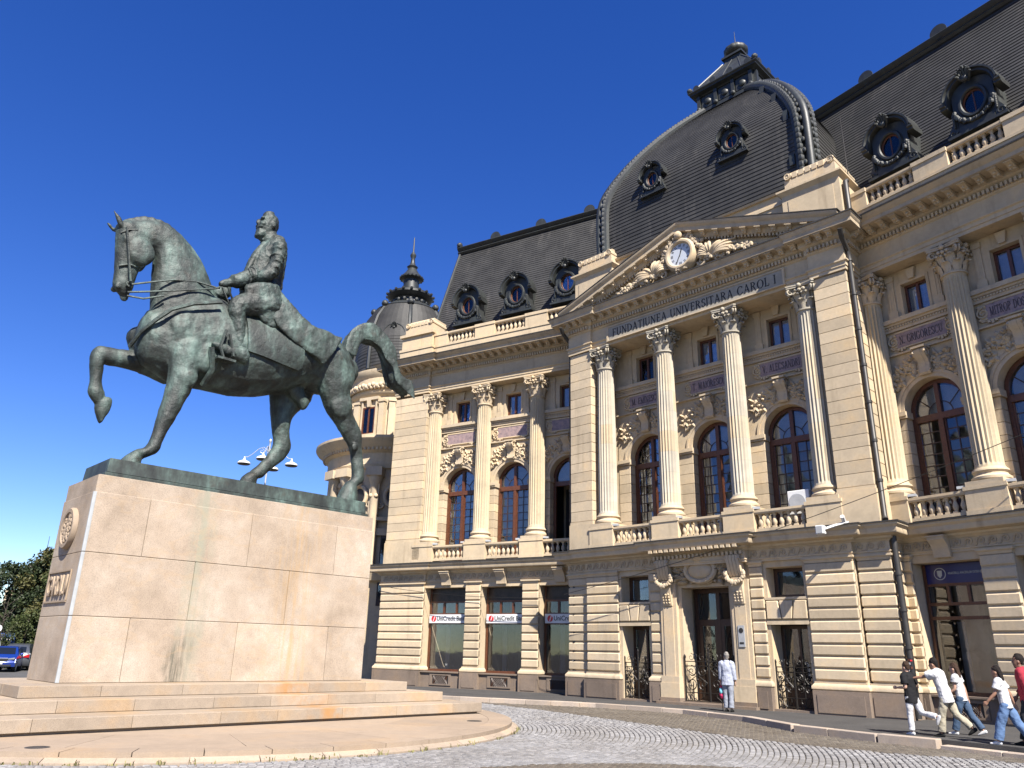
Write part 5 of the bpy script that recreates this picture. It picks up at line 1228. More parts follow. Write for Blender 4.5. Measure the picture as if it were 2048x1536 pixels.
# pedestal stains: its own granite with green copper runs and rust runs
def pedestal_mat():
    m, t, b = newmat('pedestal_stained')
    tc = node(t, 'ShaderNodeTexCoord'); gp = node(t, 'ShaderNodeNewGeometry').outputs['Position']
    mp = node(t, 'ShaderNodeMapping', vector_type='TEXTURE'); mp.inputs['Location'].default_value = (-10.36, 19.11, 0); mp.inputs['Rotation'].default_value = (0, 0, R(44.598)); t.links.new(gp, mp.inputs[0])
    loc = mp.outputs[0]; sx = node(t, 'ShaderNodeSeparateXYZ'); t.links.new(loc, sx.inputs[0])
    n1 = noise(t, gp, .7, 6, .62); n2 = noise(t, gp, 3.5, 4); n3 = noise(t, gp, 42, 5, .8)
    c = ramp(t, n1, [(.32, (.355, .28, .21)), (.46, (.44, .352, .268)), (.6, (.50, .412, .325)), (.72, (.55, .475, .39))])
    c = mixc(t, .35, c, ramp(t, n2, [(.3, g(.78)), (.7, g(1.15))]), 'MULTIPLY'); c = mixc(t, .6, c, ramp(t, n3, [(.35, g(.5)), (.5, g(1)), (.68, g(1.3))]), 'MULTIPLY')
    wob = math_(t, 'MULTIPLY', math_(t, 'SUBTRACT', noise(t, gp, 1.3, 4), .5), .9)
    def band(u0, wd, vec, thr):
        d = math_(t, 'ABSOLUTE', math_(t, 'SUBTRACT', math_(t, 'ADD', sx.outputs[0], wob), u0))
        k = node(t, 'ShaderNodeMapRange', i_1=wd, i_2=0.0); t.links.new(d, k.inputs[0])
        s = ramp(t, noise(t, loc, 2.2, 5, .65, vec), [(thr, g(0)), (thr+.2, g(1))])
        return math_(t, 'MULTIPLY', k.outputs[0], s)
    c = mixc(t, math_(t, 'MULTIPLY', band(2.9, .45, (2.6, 2, .10), .36), .7), c, (.325, .335, .255))
    c = mixc(t, math_(t, 'MULTIPLY', band(5.9, 1.1, (3.5, 3, .22), .46), .7), c, (.50, .325, .15))
    # dark lichen streak low down
    zf = node(t, 'ShaderNodeMapRange', i_1=2.2, i_2=1.2); t.links.new(sx.outputs[2], zf.inputs[0])
    c = mixc(t, math_(t, 'MULTIPLY', math_(t, 'MULTIPLY', band(2.75, .35, (6, 5, .5), .38), zf.outputs[0]), .95), c, (.09, .085, .065))
    # pale rust bow marks
    rz = ramp(t, noise(t, loc, .9, 3, .5, (1, 1, 1.8)), [(.52, g(0)), (.56, g(1)), (.60, g(0))])
    c = mixc(t, math_(t, 'MULTIPLY', rz, .22), c, (.50, .35, .20))
    oi = node(t, 'ShaderNodeObjectInfo'); rr = node(t, 'ShaderNodeMapRange', i_3=.92, i_4=1.05); t.links.new(oi.outputs['Random'], rr.inputs[0])
    cm = node(t, 'ShaderNodeCombineXYZ'); [t.links.new(rr.outputs[0], cm.inputs[i]) for i in range(3)]
    c = mixc(t, 1, c, cm.outputs[0], 'MULTIPLY')
    t.links.new(c, b.inputs['Base Color']); b.inputs['Roughness'].default_value = .8; b.inputs['Specular IOR Level'].default_value = .3
    bp = node(t, 'ShaderNodeBump', i_Strength=.18, i_Distance=.02); t.links.new(n3, bp.inputs['Height']); t.links.new(bp.outputs[0], b.inputs['Normal'])
pedestal_mat()
def step_mat():
    m = stone('step_stained', (.415, .335, .255), var=.14, scale=.8, streak=0, objvar=.14, speck=.4, bump=.15, bscale=60, tint=(1, .86, .66))
    t = m.node_tree; b = [n for n in t.nodes if n.type == 'BSDF_PRINCIPLED'][0]; old = b.inputs['Base Color'].links[0].from_socket
    gp = node(t, 'ShaderNodeNewGeometry').outputs['Position']; mp = node(t, 'ShaderNodeMapping', vector_type='TEXTURE'); mp.inputs['Location'].default_value = (-10.36, 19.11, 0); mp.inputs['Rotation'].default_value = (0, 0, R(44.598)); t.links.new(gp, mp.inputs[0])
    sx = node(t, 'ShaderNodeSeparateXYZ'); t.links.new(mp.outputs[0], sx.inputs[0])
    d = math_(t, 'ABSOLUTE', math_(t, 'SUBTRACT', math_(t, 'ADD', sx.outputs[0], math_(t, 'MULTIPLY', noise(t, gp, 1.5, 4), .8)), 5.9))
    k = node(t, 'ShaderNodeMapRange', i_1=1.0, i_2=.1); t.links.new(d, k.inputs[0])
    s = ramp(t, noise(t, gp, 2.5, 5), [(.36, g(0)), (.6, g(1))])
    c = mixc(t, math_(t, 'MULTIPLY', math_(t, 'MULTIPLY', k.outputs[0], s), .9), old, (.45, .24, .09)); t.links.new(c, b.inputs['Base Color'])
step_mat()
PL, PW, PTOP = 8.43, 2.42, 5.69
pd = thing('monument_pedestal', FP @ T(4.2, -1.2, ZB), 'tall beige granite block pedestal stained green and rust under the bronze rider', 'pedestal')
part('core', MB().box(.03, PL-.03, -PW+.03, -.03, ZB, PTOP-.02), 'pedestal_stained', FP, pd)
rows = [(ZB, 2.255, (0, 1.40, 4.24, 7.1, PL)), (2.255, 3.755, (0, 2.82, 5.62, PL)), (3.755, 5.24, (0, 1.40, 4.27, 7.09, PL)), (5.24, PTOP, (0, 2.84, 5.66, PL))]
for ri, (z0, z1, us) in enumerate(rows):
    i_ = .05 if ri == 3 else 0
    for a, b in zip(us[:-1], us[1:]):
        a2, b2 = (a+i_ if a == 0 else a), (b-i_ if b == PL else b)
        link('granite_block', MB().box(a2+.006, b2-.006, -PW+i_, -i_, z0+.0045, z1-.0045).mesh('granite_block', 'pedestal_stained', bevel=.01), pd, FP)
    # short faces
    if ri == 3: break
    link('corner_seam', MB().hprism([(-.012, -.02), (-.012, -.055), (.02, -.06), (.07, -.02), (.06, .012), (.02, .012)], z0+.012, z1-.01).mesh('corner_seam', 'lead_drip'), pd, FP)
# medallion and name panel on the short face (looking along -u): face frame with its own u axis
FS = FP @ Matrix.Rotation(R(-90), 4, 'Z')        # u' = towards +n of FP, n' = -u of FP
md_ = part('medallion', MB().lathe([(.0, .07), (.38, .07), (.41, .12), (.50, .12), (.53, .07), (.53, 0)], seg=32), 'paving_stone', FS @ T(-1.3, 0, 4.42) @ Matrix.Rotation(R(90), 4, 'X'), pd, smooth=35)
rnd = random.Random(9); m = MB()
for k in range(70):
    a, q = rnd.uniform(0, 6.28), .36*math.sqrt(rnd.random()); m.sph((-1.3+q*math.cos(a), -.08, 4.42+q*math.sin(a)), rnd.uniform(.03, .065), 6, 4, (1, .8, 1))
link('relief', m.mesh('relief', 'paving_stone', smooth=40), md_, FS)
m = MB(); x0, x1, z0, z1 = -2.22, -.52, 2.62, 3.32
m.box(x0-.03, x1+.03, 0, .03, z1, z1+.04); m.box(x0-.03, x1+.03, 0, .03, z0-.04, z0); m.box(x0-.04, x0, 0, .03, z0, z1); m.box(x1, x1+.04, 0, .03, z0, z1)
part('panel_frame', m, 'paving_stone', FS, pd)
link('lettering', text_mesh('CAROL I', .68, 'paving_stone', .02, bold=.01, width=1.5), pd, FS @ T(-1.37, .03, 2.97))
# steps
st_ = thing('monument_steps', FP @ T(4.2, -1.2, 0), 'three broad beige granite steps around the monument pedestal', 'steps')
rnd = random.Random(17)
for k, (u0, u1, n1, z0, z1) in enumerate(((-1.0, 9.35, 1.07, .5, .75), (-1.78, 10.0, 1.98, .25, .5), (-2.5, 10.6, 3.06, 0, .25))):
    nb = -PW-n1
    part('step_core', MB().box(u0+.1, u1-.1, nb+.1, n1-.1, z0-.1 if k < 2 else -.06, z1-.01), 'step_stained', FP, st_)
    u = u0
    while u < u1-.05:
        e = min(u1, u+rnd.uniform(1.3, 2.0)); e = u1 if u1-e < .7 else e
        link('step_stone', MB().box(u+.003, e-.003, n1-1.3, n1, z0+.004, z1).mesh('step_stone', 'step_stained', bevel=.01), st_, FP)
        link('step_stone', MB().box(u+.003, e-.003, nb, nb+1.3, z0+.004, z1).mesh('step_stone', 'step_stained', bevel=.01), st_, FP); u = e
    n = nb+1.3
    while n < n1-1.35:
        e = min(n1-1.3, n+rnd.uniform(1.3, 2.0))
        for a, b in ((u0, u0+1.2), (u1-1.2, u1)): link('step_stone', MB().box(a, b, n+.003, e-.003, z0+.004, z1).mesh('step_stone', 'step_stained', bevel=.01), st_, FP)
        n = e
part('plinth_course', MB().box(-2.36, 10.46, -PW-2.92, 2.92, -.2, .0), 'step_stained', FP, st_)
# ------------------------------------------------------------------ bronze rider
HS = {
'barrel': (1.2, [(1.05, 10.0, 0.099, -0.93, 0.55),(1.71, 10.14, 0.135, -1.3, 0.8),(2.65, 10.36, 0.081, -1.51, 0.92),(3.465, 10.28, 0.122, -1.39, 1.0),(4.295, 10.38, 0.167, -1.31, 1.02),(5.07, 10.57, 0.144, -1.18, 1.0),(5.84, 10.825, 0.081, -1.075, 0.97),(6.54, 10.8, 0.0, -1.1, 0.9),(7.155, 10.755, 0.032, -0.935, 0.75),(7.64, 10.775, 0.009, -0.505, 0.45)]),
'neck': (1.2, [(1.96, 10.745, -0.819, -1.005, 0.62),(1.71, 11.255, -0.792, -0.945, 0.55),(1.55, 11.795, -0.729, -0.785, 0.48),(1.325, 12.31, -0.581, -0.74, 0.44),(1.05, 12.805, -0.351, -0.645, 0.4),(0.73, 13.12, -0.072, -0.55, 0.36),(0.275, 13.06, 0.076, -0.49, 0.33),(-0.21, 12.875, 0.09, -0.385, 0.28)]),
'head': (1.2, [(-0.135, 13.07, 0.356, 0.11, 0.32),(0.05, 12.685, 0.495, 0.095, 0.35),(0.105, 12.27, 0.473, 0.09, 0.33),(0.025, 11.895, 0.338, 0.055, 0.26),(0.01, 11.53, 0.288, 0.04, 0.22),(0.0, 11.285, 0.27, 0.005, 0.22),(0.05, 11.12, 0.162, 0.01, 0.16)]),
'nfl': (0.72, [(1.96, 9.92, 0.585, 0.16, 0.4),(1.92, 9.145, 0.441, 0.115, 0.38),(1.87, 8.615, 0.369, 0.065, 0.34),(1.755, 8.075, 0.293, 0.005, 0.28),(1.655, 7.65, 0.239, -0.01, 0.25),(1.54, 7.16, 0.18, -0.03, 0.19),(1.42, 6.705, 0.171, -0.045, 0.21),(1.145, 6.525, 0.103, -0.125, 0.17)]),
'nfh': (0.72, [(1.04, 6.505, 0.144, -0.025, 0.2),(0.99, 6.385, 0.216, -0.015, 0.25),(0.94, 6.245, 0.27, 0.035, 0.27)]),
'ffl': (1.68, [(1.57, 9.425, 0.243, -0.515, 0.42),(1.02, 9.385, 0.072, -0.325, 0.32),(0.495, 9.345, 0.067, -0.265, 0.25),(0.135, 9.31, 0.068, -0.26, 0.23),(-0.07, 9.29, 0.135, -0.23, 0.23),(-0.12, 9.055, 0.207, -0.155, 0.21),(-0.075, 8.76, 0.158, 0.03, 0.17),(-0.04, 8.45, 0.162, 0.04, 0.16),(0.03, 8.18, 0.207, 0.03, 0.19),(0.105, 8.0, 0.122, 0.05, 0.15)]),
'ffh': (1.68, [(0.26, 7.94, 0.207, 0.14, 0.2),(0.29, 7.71, 0.18, 0.12, 0.2),(0.29, 7.43, 0.045, 0.04, 0.13)]),
'nhl': (0.72, [(6.56, 10.855, 0.693, 0.225, 0.5),(6.89, 10.165, 0.657, 0.155, 0.5),(6.98, 9.625, 0.486, 0.175, 0.42),(7.175, 9.15, 0.392, 0.18, 0.33),(7.52, 8.75, 0.333, 0.16, 0.26),(7.79, 8.39, 0.315, 0.14, 0.24),(7.935, 8.045, 0.22, 0.085, 0.2),(8.04, 7.61, 0.198, 0.06, 0.17),(8.12, 7.22, 0.216, 0.04, 0.2),(8.11, 6.94, 0.234, -0.02, 0.19),(7.94, 6.795, 0.198, -0.045, 0.16)]),
'nhh': (0.72, [(7.89, 6.74, 0.207, -0.03, 0.2),(7.84, 6.56, 0.297, 0.01, 0.25),(7.805, 6.34, 0.355, 0.03, 0.27)]),
'fhl': (1.72, [(5.86, 10.01, 0.801, 0.23, 0.5),(5.895, 9.39, 0.725, 0.14, 0.42),(5.66, 8.86, 0.387, 0.04, 0.33),(5.685, 8.265, 0.283, 0.025, 0.26),(5.79, 7.855, 0.297, -0.035, 0.24),(5.66, 7.5, 0.288, -0.05, 0.2),(5.305, 7.075, 0.203, -0.075, 0.18),(5.07, 6.795, 0.207, -0.085, 0.2)]),
'fhh': (1.72, [(4.965, 6.73, 0.211, -0.04, 0.22),(4.805, 6.555, 0.265, 0.015, 0.25)]),
'tail': (1.2, [(7.585, 11.38, 0.274, -0.06, 0.3),(7.665, 11.86, 0.284, -0.08, 0.3),(7.865, 12.26, 0.22, -0.21, 0.3),(8.32, 12.465, 0.018, -0.345, 0.32),(8.865, 12.285, -0.104, -0.325, 0.32),(9.26, 11.9, -0.216, -0.23, 0.3),(9.505, 11.435, -0.221, -0.145, 0.26),(9.695, 10.995, -0.202, -0.175, 0.2),(10.085, 10.835, -0.184, -0.195, 0.12)]),
'torso': (1.2, [(4.18, 12.28, 0.567, 0.22, 0.6),(4.095, 12.79, 0.689, 0.24, 0.52),(4.145, 13.515, 0.653, 0.195, 0.56),(4.22, 14.085, 0.54, 0.175, 0.66),(4.27, 14.525, 0.324, 0.115, 0.52),(4.135, 14.65, 0.193, 0.08, 0.24)]),
'rhead': (1.2, [(4.14, 14.61, 0.189, 0.12, 0.22),(4.05, 14.735, 0.306, 0.175, 0.24),(4.04, 14.975, 0.36, 0.175, 0.28),(4.02, 15.24, 0.324, 0.14, 0.28),(3.995, 15.415, 0.194, 0.085, 0.2)]),
'beard': (1.2, [(3.885, 14.765, 0.176, 0.055, 0.2),(3.84, 14.565, 0.216, 0.065, 0.2),(3.885, 14.48, 0.14, 0.05, 0.12)]),
'narm': (0.55, [(4.22, 14.07, 0.216, -0.01, 0.26),(4.17, 13.415, 0.207, -0.035, 0.26),(3.855, 12.855, 0.203, -0.105, 0.25),(3.375, 12.675, 0.068, -0.245, 0.22),(2.985, 12.36, 0.058, -0.17, 0.17),(2.88, 12.285, 0.045, -0.135, 0.14)]),
'nhand': (0.62, [(2.93, 12.33, 0.036, -0.14, 0.13),(2.685, 12.205, 0.032, -0.135, 0.12),(2.525, 12.11, 0.022, -0.08, 0.09)]),
'farm': (1.85, [(4.845, 14.83, 0.229, -0.01, 0.26),(4.665, 14.085, 0.202, -0.045, 0.26),(4.315, 13.53, 0.203, -0.11, 0.25),(3.835, 13.29, 0.085, -0.22, 0.22),(3.485, 12.95, 0.04, -0.15, 0.16),(3.165, 12.75, 0.032, -0.11, 0.12)]),
'nthigh': (0.42, [(4.105, 11.85, 0.086, -0.4, 0.38),(3.545, 11.695, 0.185, -0.355, 0.34),(3.145, 11.495, 0.247, -0.235, 0.3),(3.075, 11.29, 0.274, -0.02, 0.28),(3.135, 11.05, 0.238, 0.08, 0.25),(3.235, 10.555, 0.203, 0.065, 0.23),(3.3, 10.2, 0.18, 0.05, 0.21)]),
'nfoot': (0.25, [(3.445, 9.93, 0.049, -0.26, 0.17),(3.075, 9.91, 0.005, -0.18, 0.17),(2.69, 9.96, 0.018, -0.14, 0.15),(2.465, 9.995, 0.023, -0.065, 0.1)]),
'fthigh': (1.98, [(4.85, 12.595, 0.09, -0.435, 0.38),(4.25, 12.43, 0.198, -0.38, 0.34),(3.815, 12.215, 0.266, -0.255, 0.3),(3.745, 12.0, 0.293, -0.02, 0.28),(3.81, 11.735, 0.252, 0.085, 0.25),(3.915, 11.205, 0.221, 0.065, 0.23),(3.985, 10.825, 0.194, 0.055, 0.21)]),
'coat': (0.35, [(3.93, 12.78, 0.351, 0.17, 0.5),(4.01, 12.35, 0.477, 0.19, 0.75),(4.375, 11.86, 0.499, 0.21, 0.98),(5.0, 11.31, 0.558, 0.3, 1.1),(5.7, 11.105, 0.459, 0.465, 1.12),(6.405, 10.925, 0.311, 0.595, 1.08)]),
'skirt': (0.32, [(3.725, 12.335, 0.572, 0.215, 0.2),(3.855, 11.985, 0.572, 0.205, 0.2),(4.14, 11.57, 0.477, 0.16, 0.17),(4.415, 11.255, 0.374, 0.175, 0.12)]),
'cuff': (0.56, [(3.21, 12.51, 0.081, -0.26, 0.25),(3.02, 12.38, 0.072, -0.23, 0.24),(2.94, 12.35, 0.063, -0.21, 0.22)]),
'collar': (1.2, [(4.14, 14.51, 0.279, 0.12, 0.34),(4.12, 14.63, 0.252, 0.11, 0.3)]),
'lapel': (1.0, [(3.875, 14.22, 0.094, 0.0, 0.12),(3.615, 13.615, 0.103, 0.005, 0.14),(3.425, 12.895, 0.085, 0.015, 0.14),(3.385, 12.41, 0.077, 0.02, 0.12)]),
'saddle': (1.2, [(3.025, 11.105, 0.049, -0.755, 0.98),(3.84, 11.1, 0.036, -0.53, 1.06),(4.6, 11.08, 0.072, -0.58, 1.06),(5.29, 11.115, 0.072, -0.615, 1.02)]),
'ear1': (1.0, [(-0.435, 13.025, 0.068, -0.005, 0.07),(-0.525, 13.215, 0.076, 0.005, 0.06),(-0.695, 13.415, 0.031, -0.015, 0.02)]),
'ear2': (1.42, [(-0.485, 13.0, 0.059, 0.01, 0.06),(-0.585, 13.1, 0.049, 0.0, 0.05),(-0.695, 13.195, 0.031, -0.015, 0.02)]),
'sheath': (1.2, [(5.59, 9.815, 0.36, 0.105, 0.22),(5.785, 9.55, 0.293, 0.08, 0.2),(6.095, 9.275, 0.203, 0.095, 0.16),(6.135, 9.125, 0.104, 0.065, 0.1)]),
}
ride = thing('equestrian_statue', FP @ T(4.2, -1.2, PTOP), 'weathered bronze bearded rider on a horse with raised foreleg, on granite pedestal', 'statue')
part('bronze_base', MB().box(.22, 8.32, -2.24, -.20, PTOP, 5.80).add([], []).frus(.27, 8.27, -2.19, -.25, 5.80, 6.19, .03), 'bronze_flat', FP, ride, bevel=.02)
def rings(k, doff=0):
    off, L = HS[k]; return [((s, off+doff, z), (dx, 0, dz_), (0, lat, 0)) for s, z, dx, dz_, lat in L]
hm = MB()
for k in ('barrel', 'neck', 'head', 'nfl', 'ffl', 'nhl', 'fhl', 'ear1', 'ear2', 'sheath'): loft(hm, rings(k))
loft(hm, [((1.0, 1.68, 10.2), (.5, 0, .2), (0, .4, 0)), ((1.35, 1.68, 9.5), (.42, 0, .35), (0, .42, 0))])
for k, g0 in (('nfh', 0), ('nhh', .0), ('fhh', 0)):
    rg = rings(k); c, a, b = rg[-1]; rg.append(((c[0], c[1], 6.17), (abs(a[0])*1.04, 0, 0), (0, b[1]*1.03, 0))); loft(hm, rg, flat1=True)
loft(hm, rings('ffh'))
# muscle and face relief
for (s, z, off), r_ in (((.22, 12.40, .93), .40), ((.22, 12.40, 1.47), .40), ((-.19, 12.66, .92), .12), ((-.19, 12.66, 1.48), .12), ((1.75, 10.4, .60), .5), ((6.9, 10.3, .5), .62), ((2.45, 9.7, .50), .48), ((-.17, 11.2, 1.04), .085), ((-.17, 11.2, 1.36), .085), ((1.66, 7.68, .52), .15), ((7.75, 8.0, .5), .12), ((7.1, 9.3, .48), .42), ((1.95, 8.9, .45), .3), ((.1, 11.0, 1.2), .13)):
    hm.sph((s, off, z), r_, 14, 9, (1, .42, 1.15))
for i in range(34):
    t_ = i/33; p = [(-.2, 13.3), (.2, 13.58), (.75, 13.66), (1.25, 13.42), (1.65, 13.0), (2.0, 12.45), (2.3, 11.9)]
    q = t_*6; x = crom([a[0] for a in p], q); z = crom([a[1] for a in p], q); hm.sph((x, 1.2+.03*math.sin(i*3), z-.03), .12, 8, 6, (1.3, .8, 1))
horse = link('horse', fuse(hm, 'horse', 'bronze', .034, 5, .06, .4), ride, FP)
tm = MB(); loft(tm, [(c, tuple(Vector(a)*.8), tuple(Vector(b)*.8)) for c, a, b in rings('tail')])
rt_ = random.Random(5)
for o2 in (-.24, -.16, -.08, .02, .1, .18, .26):
    loft(tm, [((a[0][0]+.04*math.sin(i*1.3+o2*9), a[0][1]+o2, a[0][2]+.03*math.cos(i+o2*5)), tuple(Vector(a[1])*rt_.uniform(.55, 1.08)), (0, .05, 0)) for i, a in enumerate(rings('tail'))]+[((HS['tail'][1][-1][0]+rt_.uniform(.1, .4), 1.2+o2*1.3, HS['tail'][1][-1][1]-rt_.uniform(.1, .45)), (.03, 0, .03), (0, .03, 0))], seg=8)
link('tail', fuse(tm, 'tail', 'bronze', .03, 3, .05, .2), ride, FP)
rm = MB()
for k in ('torso', 'rhead', 'narm', 'farm', 'nthigh', 'fthigh', 'nfoot', 'nhand', 'skirt', 'cuff', 'collar', 'lapel'): loft(rm, rings(k))
for k, d_ in (('skirt', 1.75), ('cuff', 1.3)): loft(rm, rings(k, d_))
for q in range(1, 12):                                  # sleeve and coat folds
    A_ = rings('narm'); t_ = q/12*4.2; c = crom([Vector(a[0]) for a in A_], t_); a = crom([Vector(a[1]) for a in A_], t_)*1.06; b = crom([Vector(a[2]) for a in A_], t_)*1.06
    rm.tube([c+a*math.cos(x+q)+b*math.sin(x+q)+Vector((.03*math.sin(3*x), 0, .05*math.cos(2*x+q))) for x in np.linspace(0, 3.6, 9)], .035, 5)
loft(rm, rings('nfoot', 1.9))
S0 = HS['rhead'][1][2]; hs_, hz_ = S0[0], S0[1]; hr = abs(S0[2])
# face: nose, brow, moustache, beard, ear, hair line; he looks along -u
rm.sph((hs_-hr*1.0, 1.2, hz_+.04), .075, 8, 6, (1.1, .8, 1.6)); rm.sph((hs_-hr*.82, 1.07, hz_+.17), .09, 8, 5, (.8, 1.3, .5)); rm.sph((hs_-hr*.82, 1.33, hz_+.17), .09, 8, 5, (.8, 1.3, .5))
for sgn in (-1, 1): rm.sph((hs_+hr*.12, 1.2+sgn*.29, hz_+.02), .10, 8, 6, (.8, .4, 1.4)); rm.sph((hs_-hr*.72, 1.2+sgn*.16, hz_-.02), .1, 8, 6)
loft(rm, rings('beard')); rm.sph((hs_-hr*.8, 1.2, hz_-.14), .14, 8, 6, (.8, 1.5, .5)); rm.sph((hs_-hr*.62, 1.2, hz_-.3), .2, 8, 6, (.9, 1.0, 1.1))
rider = link('rider', fuse(rm, 'rider', 'bronze', .026, 2, .06, .16), ride, FP)
cm_ = MB(); CR_ = [((c[0], 1.2, c[2]), a, b) for c, a, b in rings('coat')]; loft(cm_, CR_, flat1=True, pw=.45, seg=28)
for k, o2 in enumerate((-1.0, -.62, .62, 1.0)):
    loft(cm_, [((a[0][0]+.05*k, 1.2+o2*abs(Vector(a[2]).length)*.96, a[0][2]), tuple(Vector(a[1])*(.96-.1*(k % 2))), (0, .09, 0)) for a in CR_], seg=10, flat1=True)
link('coat', fuse(cm_, 'coat', 'bronze', .04, 2, .07, .3), rider, FP)
sm = MB(); br = rings('barrel'); NS, NT = 16, 22; sv = {}
for a in range(NS+1):
    q = 3.0+2.35*a/NS; c = crom([Vector(r_[0]) for r_ in br], q); hx_ = crom([Vector(r_[1]) for r_ in br], q); hl_ = crom([Vector(r_[2]) for r_ in br], q)
    hx_ = hx_ if hx_.z > 0 else -hx_; low = -8-26*(a/NS)**1.5+(6 if a == NS else 0)
    for b in range(NT+1):
        th = R(low+(180-2*low)*b/NT)
        for w_, e_ in ((0, 1.0), (1, 1.07)): sv[a, b, w_] = len(sm.v); sm.v.append(tuple(c+hl_*math.cos(th)*e_+hx_*math.sin(th)*e_))
for a in range(NS):
    for b in range(NT):
        sm.f.append(tuple(sv[k_] for k_ in ((a, b, 1), (a+1, b, 1), (a+1, b+1, 1), (a, b+1, 1)))); sm.f.append(tuple(sv[k_] for k_ in ((a, b, 0), (a, b+1, 0), (a+1, b+1, 0), (a+1, b, 0))))
    for b in (0, NT): sm.f.append(tuple(sv[k_] for k_ in ((a, b, 0), (a+1, b, 0), (a+1, b, 1), (a, b, 1))))
for b in range(NT):
    for a in (0, NS): sm.f.append(tuple(sv[k_] for k_ in ((a, b, 0), (a, b+1, 0), (a, b+1, 1), (a, b, 1))))
link('saddle_cloth', sm.mesh('saddle_cloth', 'bronze', smooth=50), ride, FP)
# tack
m = MB(); Lp = lambda pts, off, r_: m.tube([(s, off if not isinstance(off, list) else off[i], z) for i, (s, z) in enumerate(pts)], r_, 6)
Lp([(-.31, 12.95), (-.16, 12.35), (-.04, 11.82), (.08, 11.36)], .82, .035); Lp([(-.25, 11.8), (-.03, 11.9), (.25, 11.92)], [1.0, .92, 1.0], .035); Lp([(-.38, 12.8), (-.22, 12.92), (.0, 13.02)], [1.0, .88, .9], .03)
Lp([(.08, 11.3), (.52, 11.48), (1.19, 11.79), (1.85, 11.99), (2.42, 11.98)], [.95, .80, .72, .75, .68], .03); Lp([(.09, 11.07), (.57, 11.2), (1.31, 11.45), (2.28, 11.87), (2.55, 12.0)], [.95, .78, .62, .65, .68], .03)
Lp([(.11, 10.98), (.51, 10.98), (1.0, 11.2)], [1.0, .85, .70], .03); Lp([(2.57, 11.99), (2.72, 11.75), (2.85, 11.55), (2.92, 11.75), (2.75, 12.06)], .55, .035)
Lp([(2.52, 11.39), (1.73, 11.08), (1.19, 10.75), (.87, 10.36), (.62, 9.99), (.5, 9.6)], [.28, .34, .45, .58, .85, 1.2], .06); Lp([(2.4, 9.88), (2.57, 9.28), (2.51, 8.85)], [.2, .3, .7], .09)
for k in range(9): a = R(k*45); m.sph((.08+.06*math.cos(a), .92, 11.3+.06*math.sin(a)), .035, 5, 4)
link('bridle_and_reins', m.mesh('bridle_and_reins', 'bronze', smooth=50), ride, FP)
m = MB(); m.tube([(2.72, .12, 10.5), (2.62, .12, 9.95), (2.8, .12, 9.55), (3.05, .12, 9.75), (2.85, .12, 10.4)], .05, 6); m.box(2.55, 3.1, -.3, .0, 9.55, 9.62); link('stirrup', m.mesh('stirrup', 'bronze', smooth=50), ride, FP)
# ================================================================== GROUND
def fc_uv(x, y):
    d = (x-7.668, y-29.798); return d[0]*.7021-d[1]*.7121, -(d[0]*.7121+d[1]*.7021)
def road_z(x, y):
    u, n = fc_uv(x, y); return -.12-.10*min(1, max(0, (n-3)/6))
GB = MB(); xs = [-2000, -300, -60]+list(np.arange(-40, 41, 1.0))+[60, 300, 2000]; ys = [-2000, -300, -60]+list(np.arange(-6, 62, 1.0))+[90, 300, 2500]
v = [(x, y, road_z(x, y)-.03) for y in ys for x in xs]; k = len(xs)
f = [(j*k+i, j*k+i+1, (j+1)*k+i+1, (j+1)*k+i) for j in range(len(ys)-1) for i in range(k-1)]
link('ground', GB.add(v, f).mesh('ground', 'sett_joint', recalc=False), kind='structure')
# pavement along the building
KP = [(-14, 44.2), (-8, 37.6), (-2.48, 32.51), (3.37, 29.7), (6.05, 27.45), (7.35, 24.9), (7.85, 22.2), (9.04, 20.06), (9.89, 19.0)]
inner = [(16.5, 9.5), (22, 14), (14.5, 26), (8, 31), (0, 40), (-6, 46), (-12, 50)]
poly = KP+[(11.0, 17.3), (13.5, 13.5)]+inner
m = MB(); q = len(poly); m.add([(x, y, 0) for x, y in poly]+[(x, y, -.3) for x, y in poly], [tuple(range(q))]+[(i, (i+1) % q, q+(i+1) % q, q+i) for i in range(q)])
link('pavement', m.mesh('pavement', 'asphalt'), kind='structure')
kb = link('kerb', None, kind='structure', M=FM(3.3, 29.8, 0)); rnd = random.Random(6)
def kerb_run(P, w_=.28, top=.012, mat='kerb_stone', par=None, nm='kerb_stone', lmin=.9, lmax=1.5):
    P = [Vector(p) for p in P]; seg_ = [(a, b) for a, b in zip(P[:-1], P[1:])]
    for a, b in seg_:
        L = (b-a).length; d = (b-a)/L; n = Vector((d.y, -d.x)); s = 0
        while s < L-.02:
            e = min(L, s+rnd.uniform(lmin, lmax)); e = L if L-e < .4 else e
            p0, p1 = a+d*(s+.006), a+d*(e-.006); h = top+rnd.uniform(-.008, .008)
            pts = [p0, p1, p1+n*w_, p0+n*w_]
            mm = MB().add([(p.x, p.y, -.35) for p in pts]+[(p.x, p.y, h) for p in pts], [(0, 3, 2, 1), (4, 5, 6, 7), (0, 1, 5, 4), (1, 2, 6, 5), (2, 3, 7, 6), (3, 0, 4, 7)])
            link(nm, mm.mesh(nm, mat, bevel=.012), par, I4); s = e
kerb_run(KP, par=kb)
kerb_run([(9.95, 18.9), (11.0, 17.2), (13.5, 13.4)], w_=.3, top=-.085, par=kb)
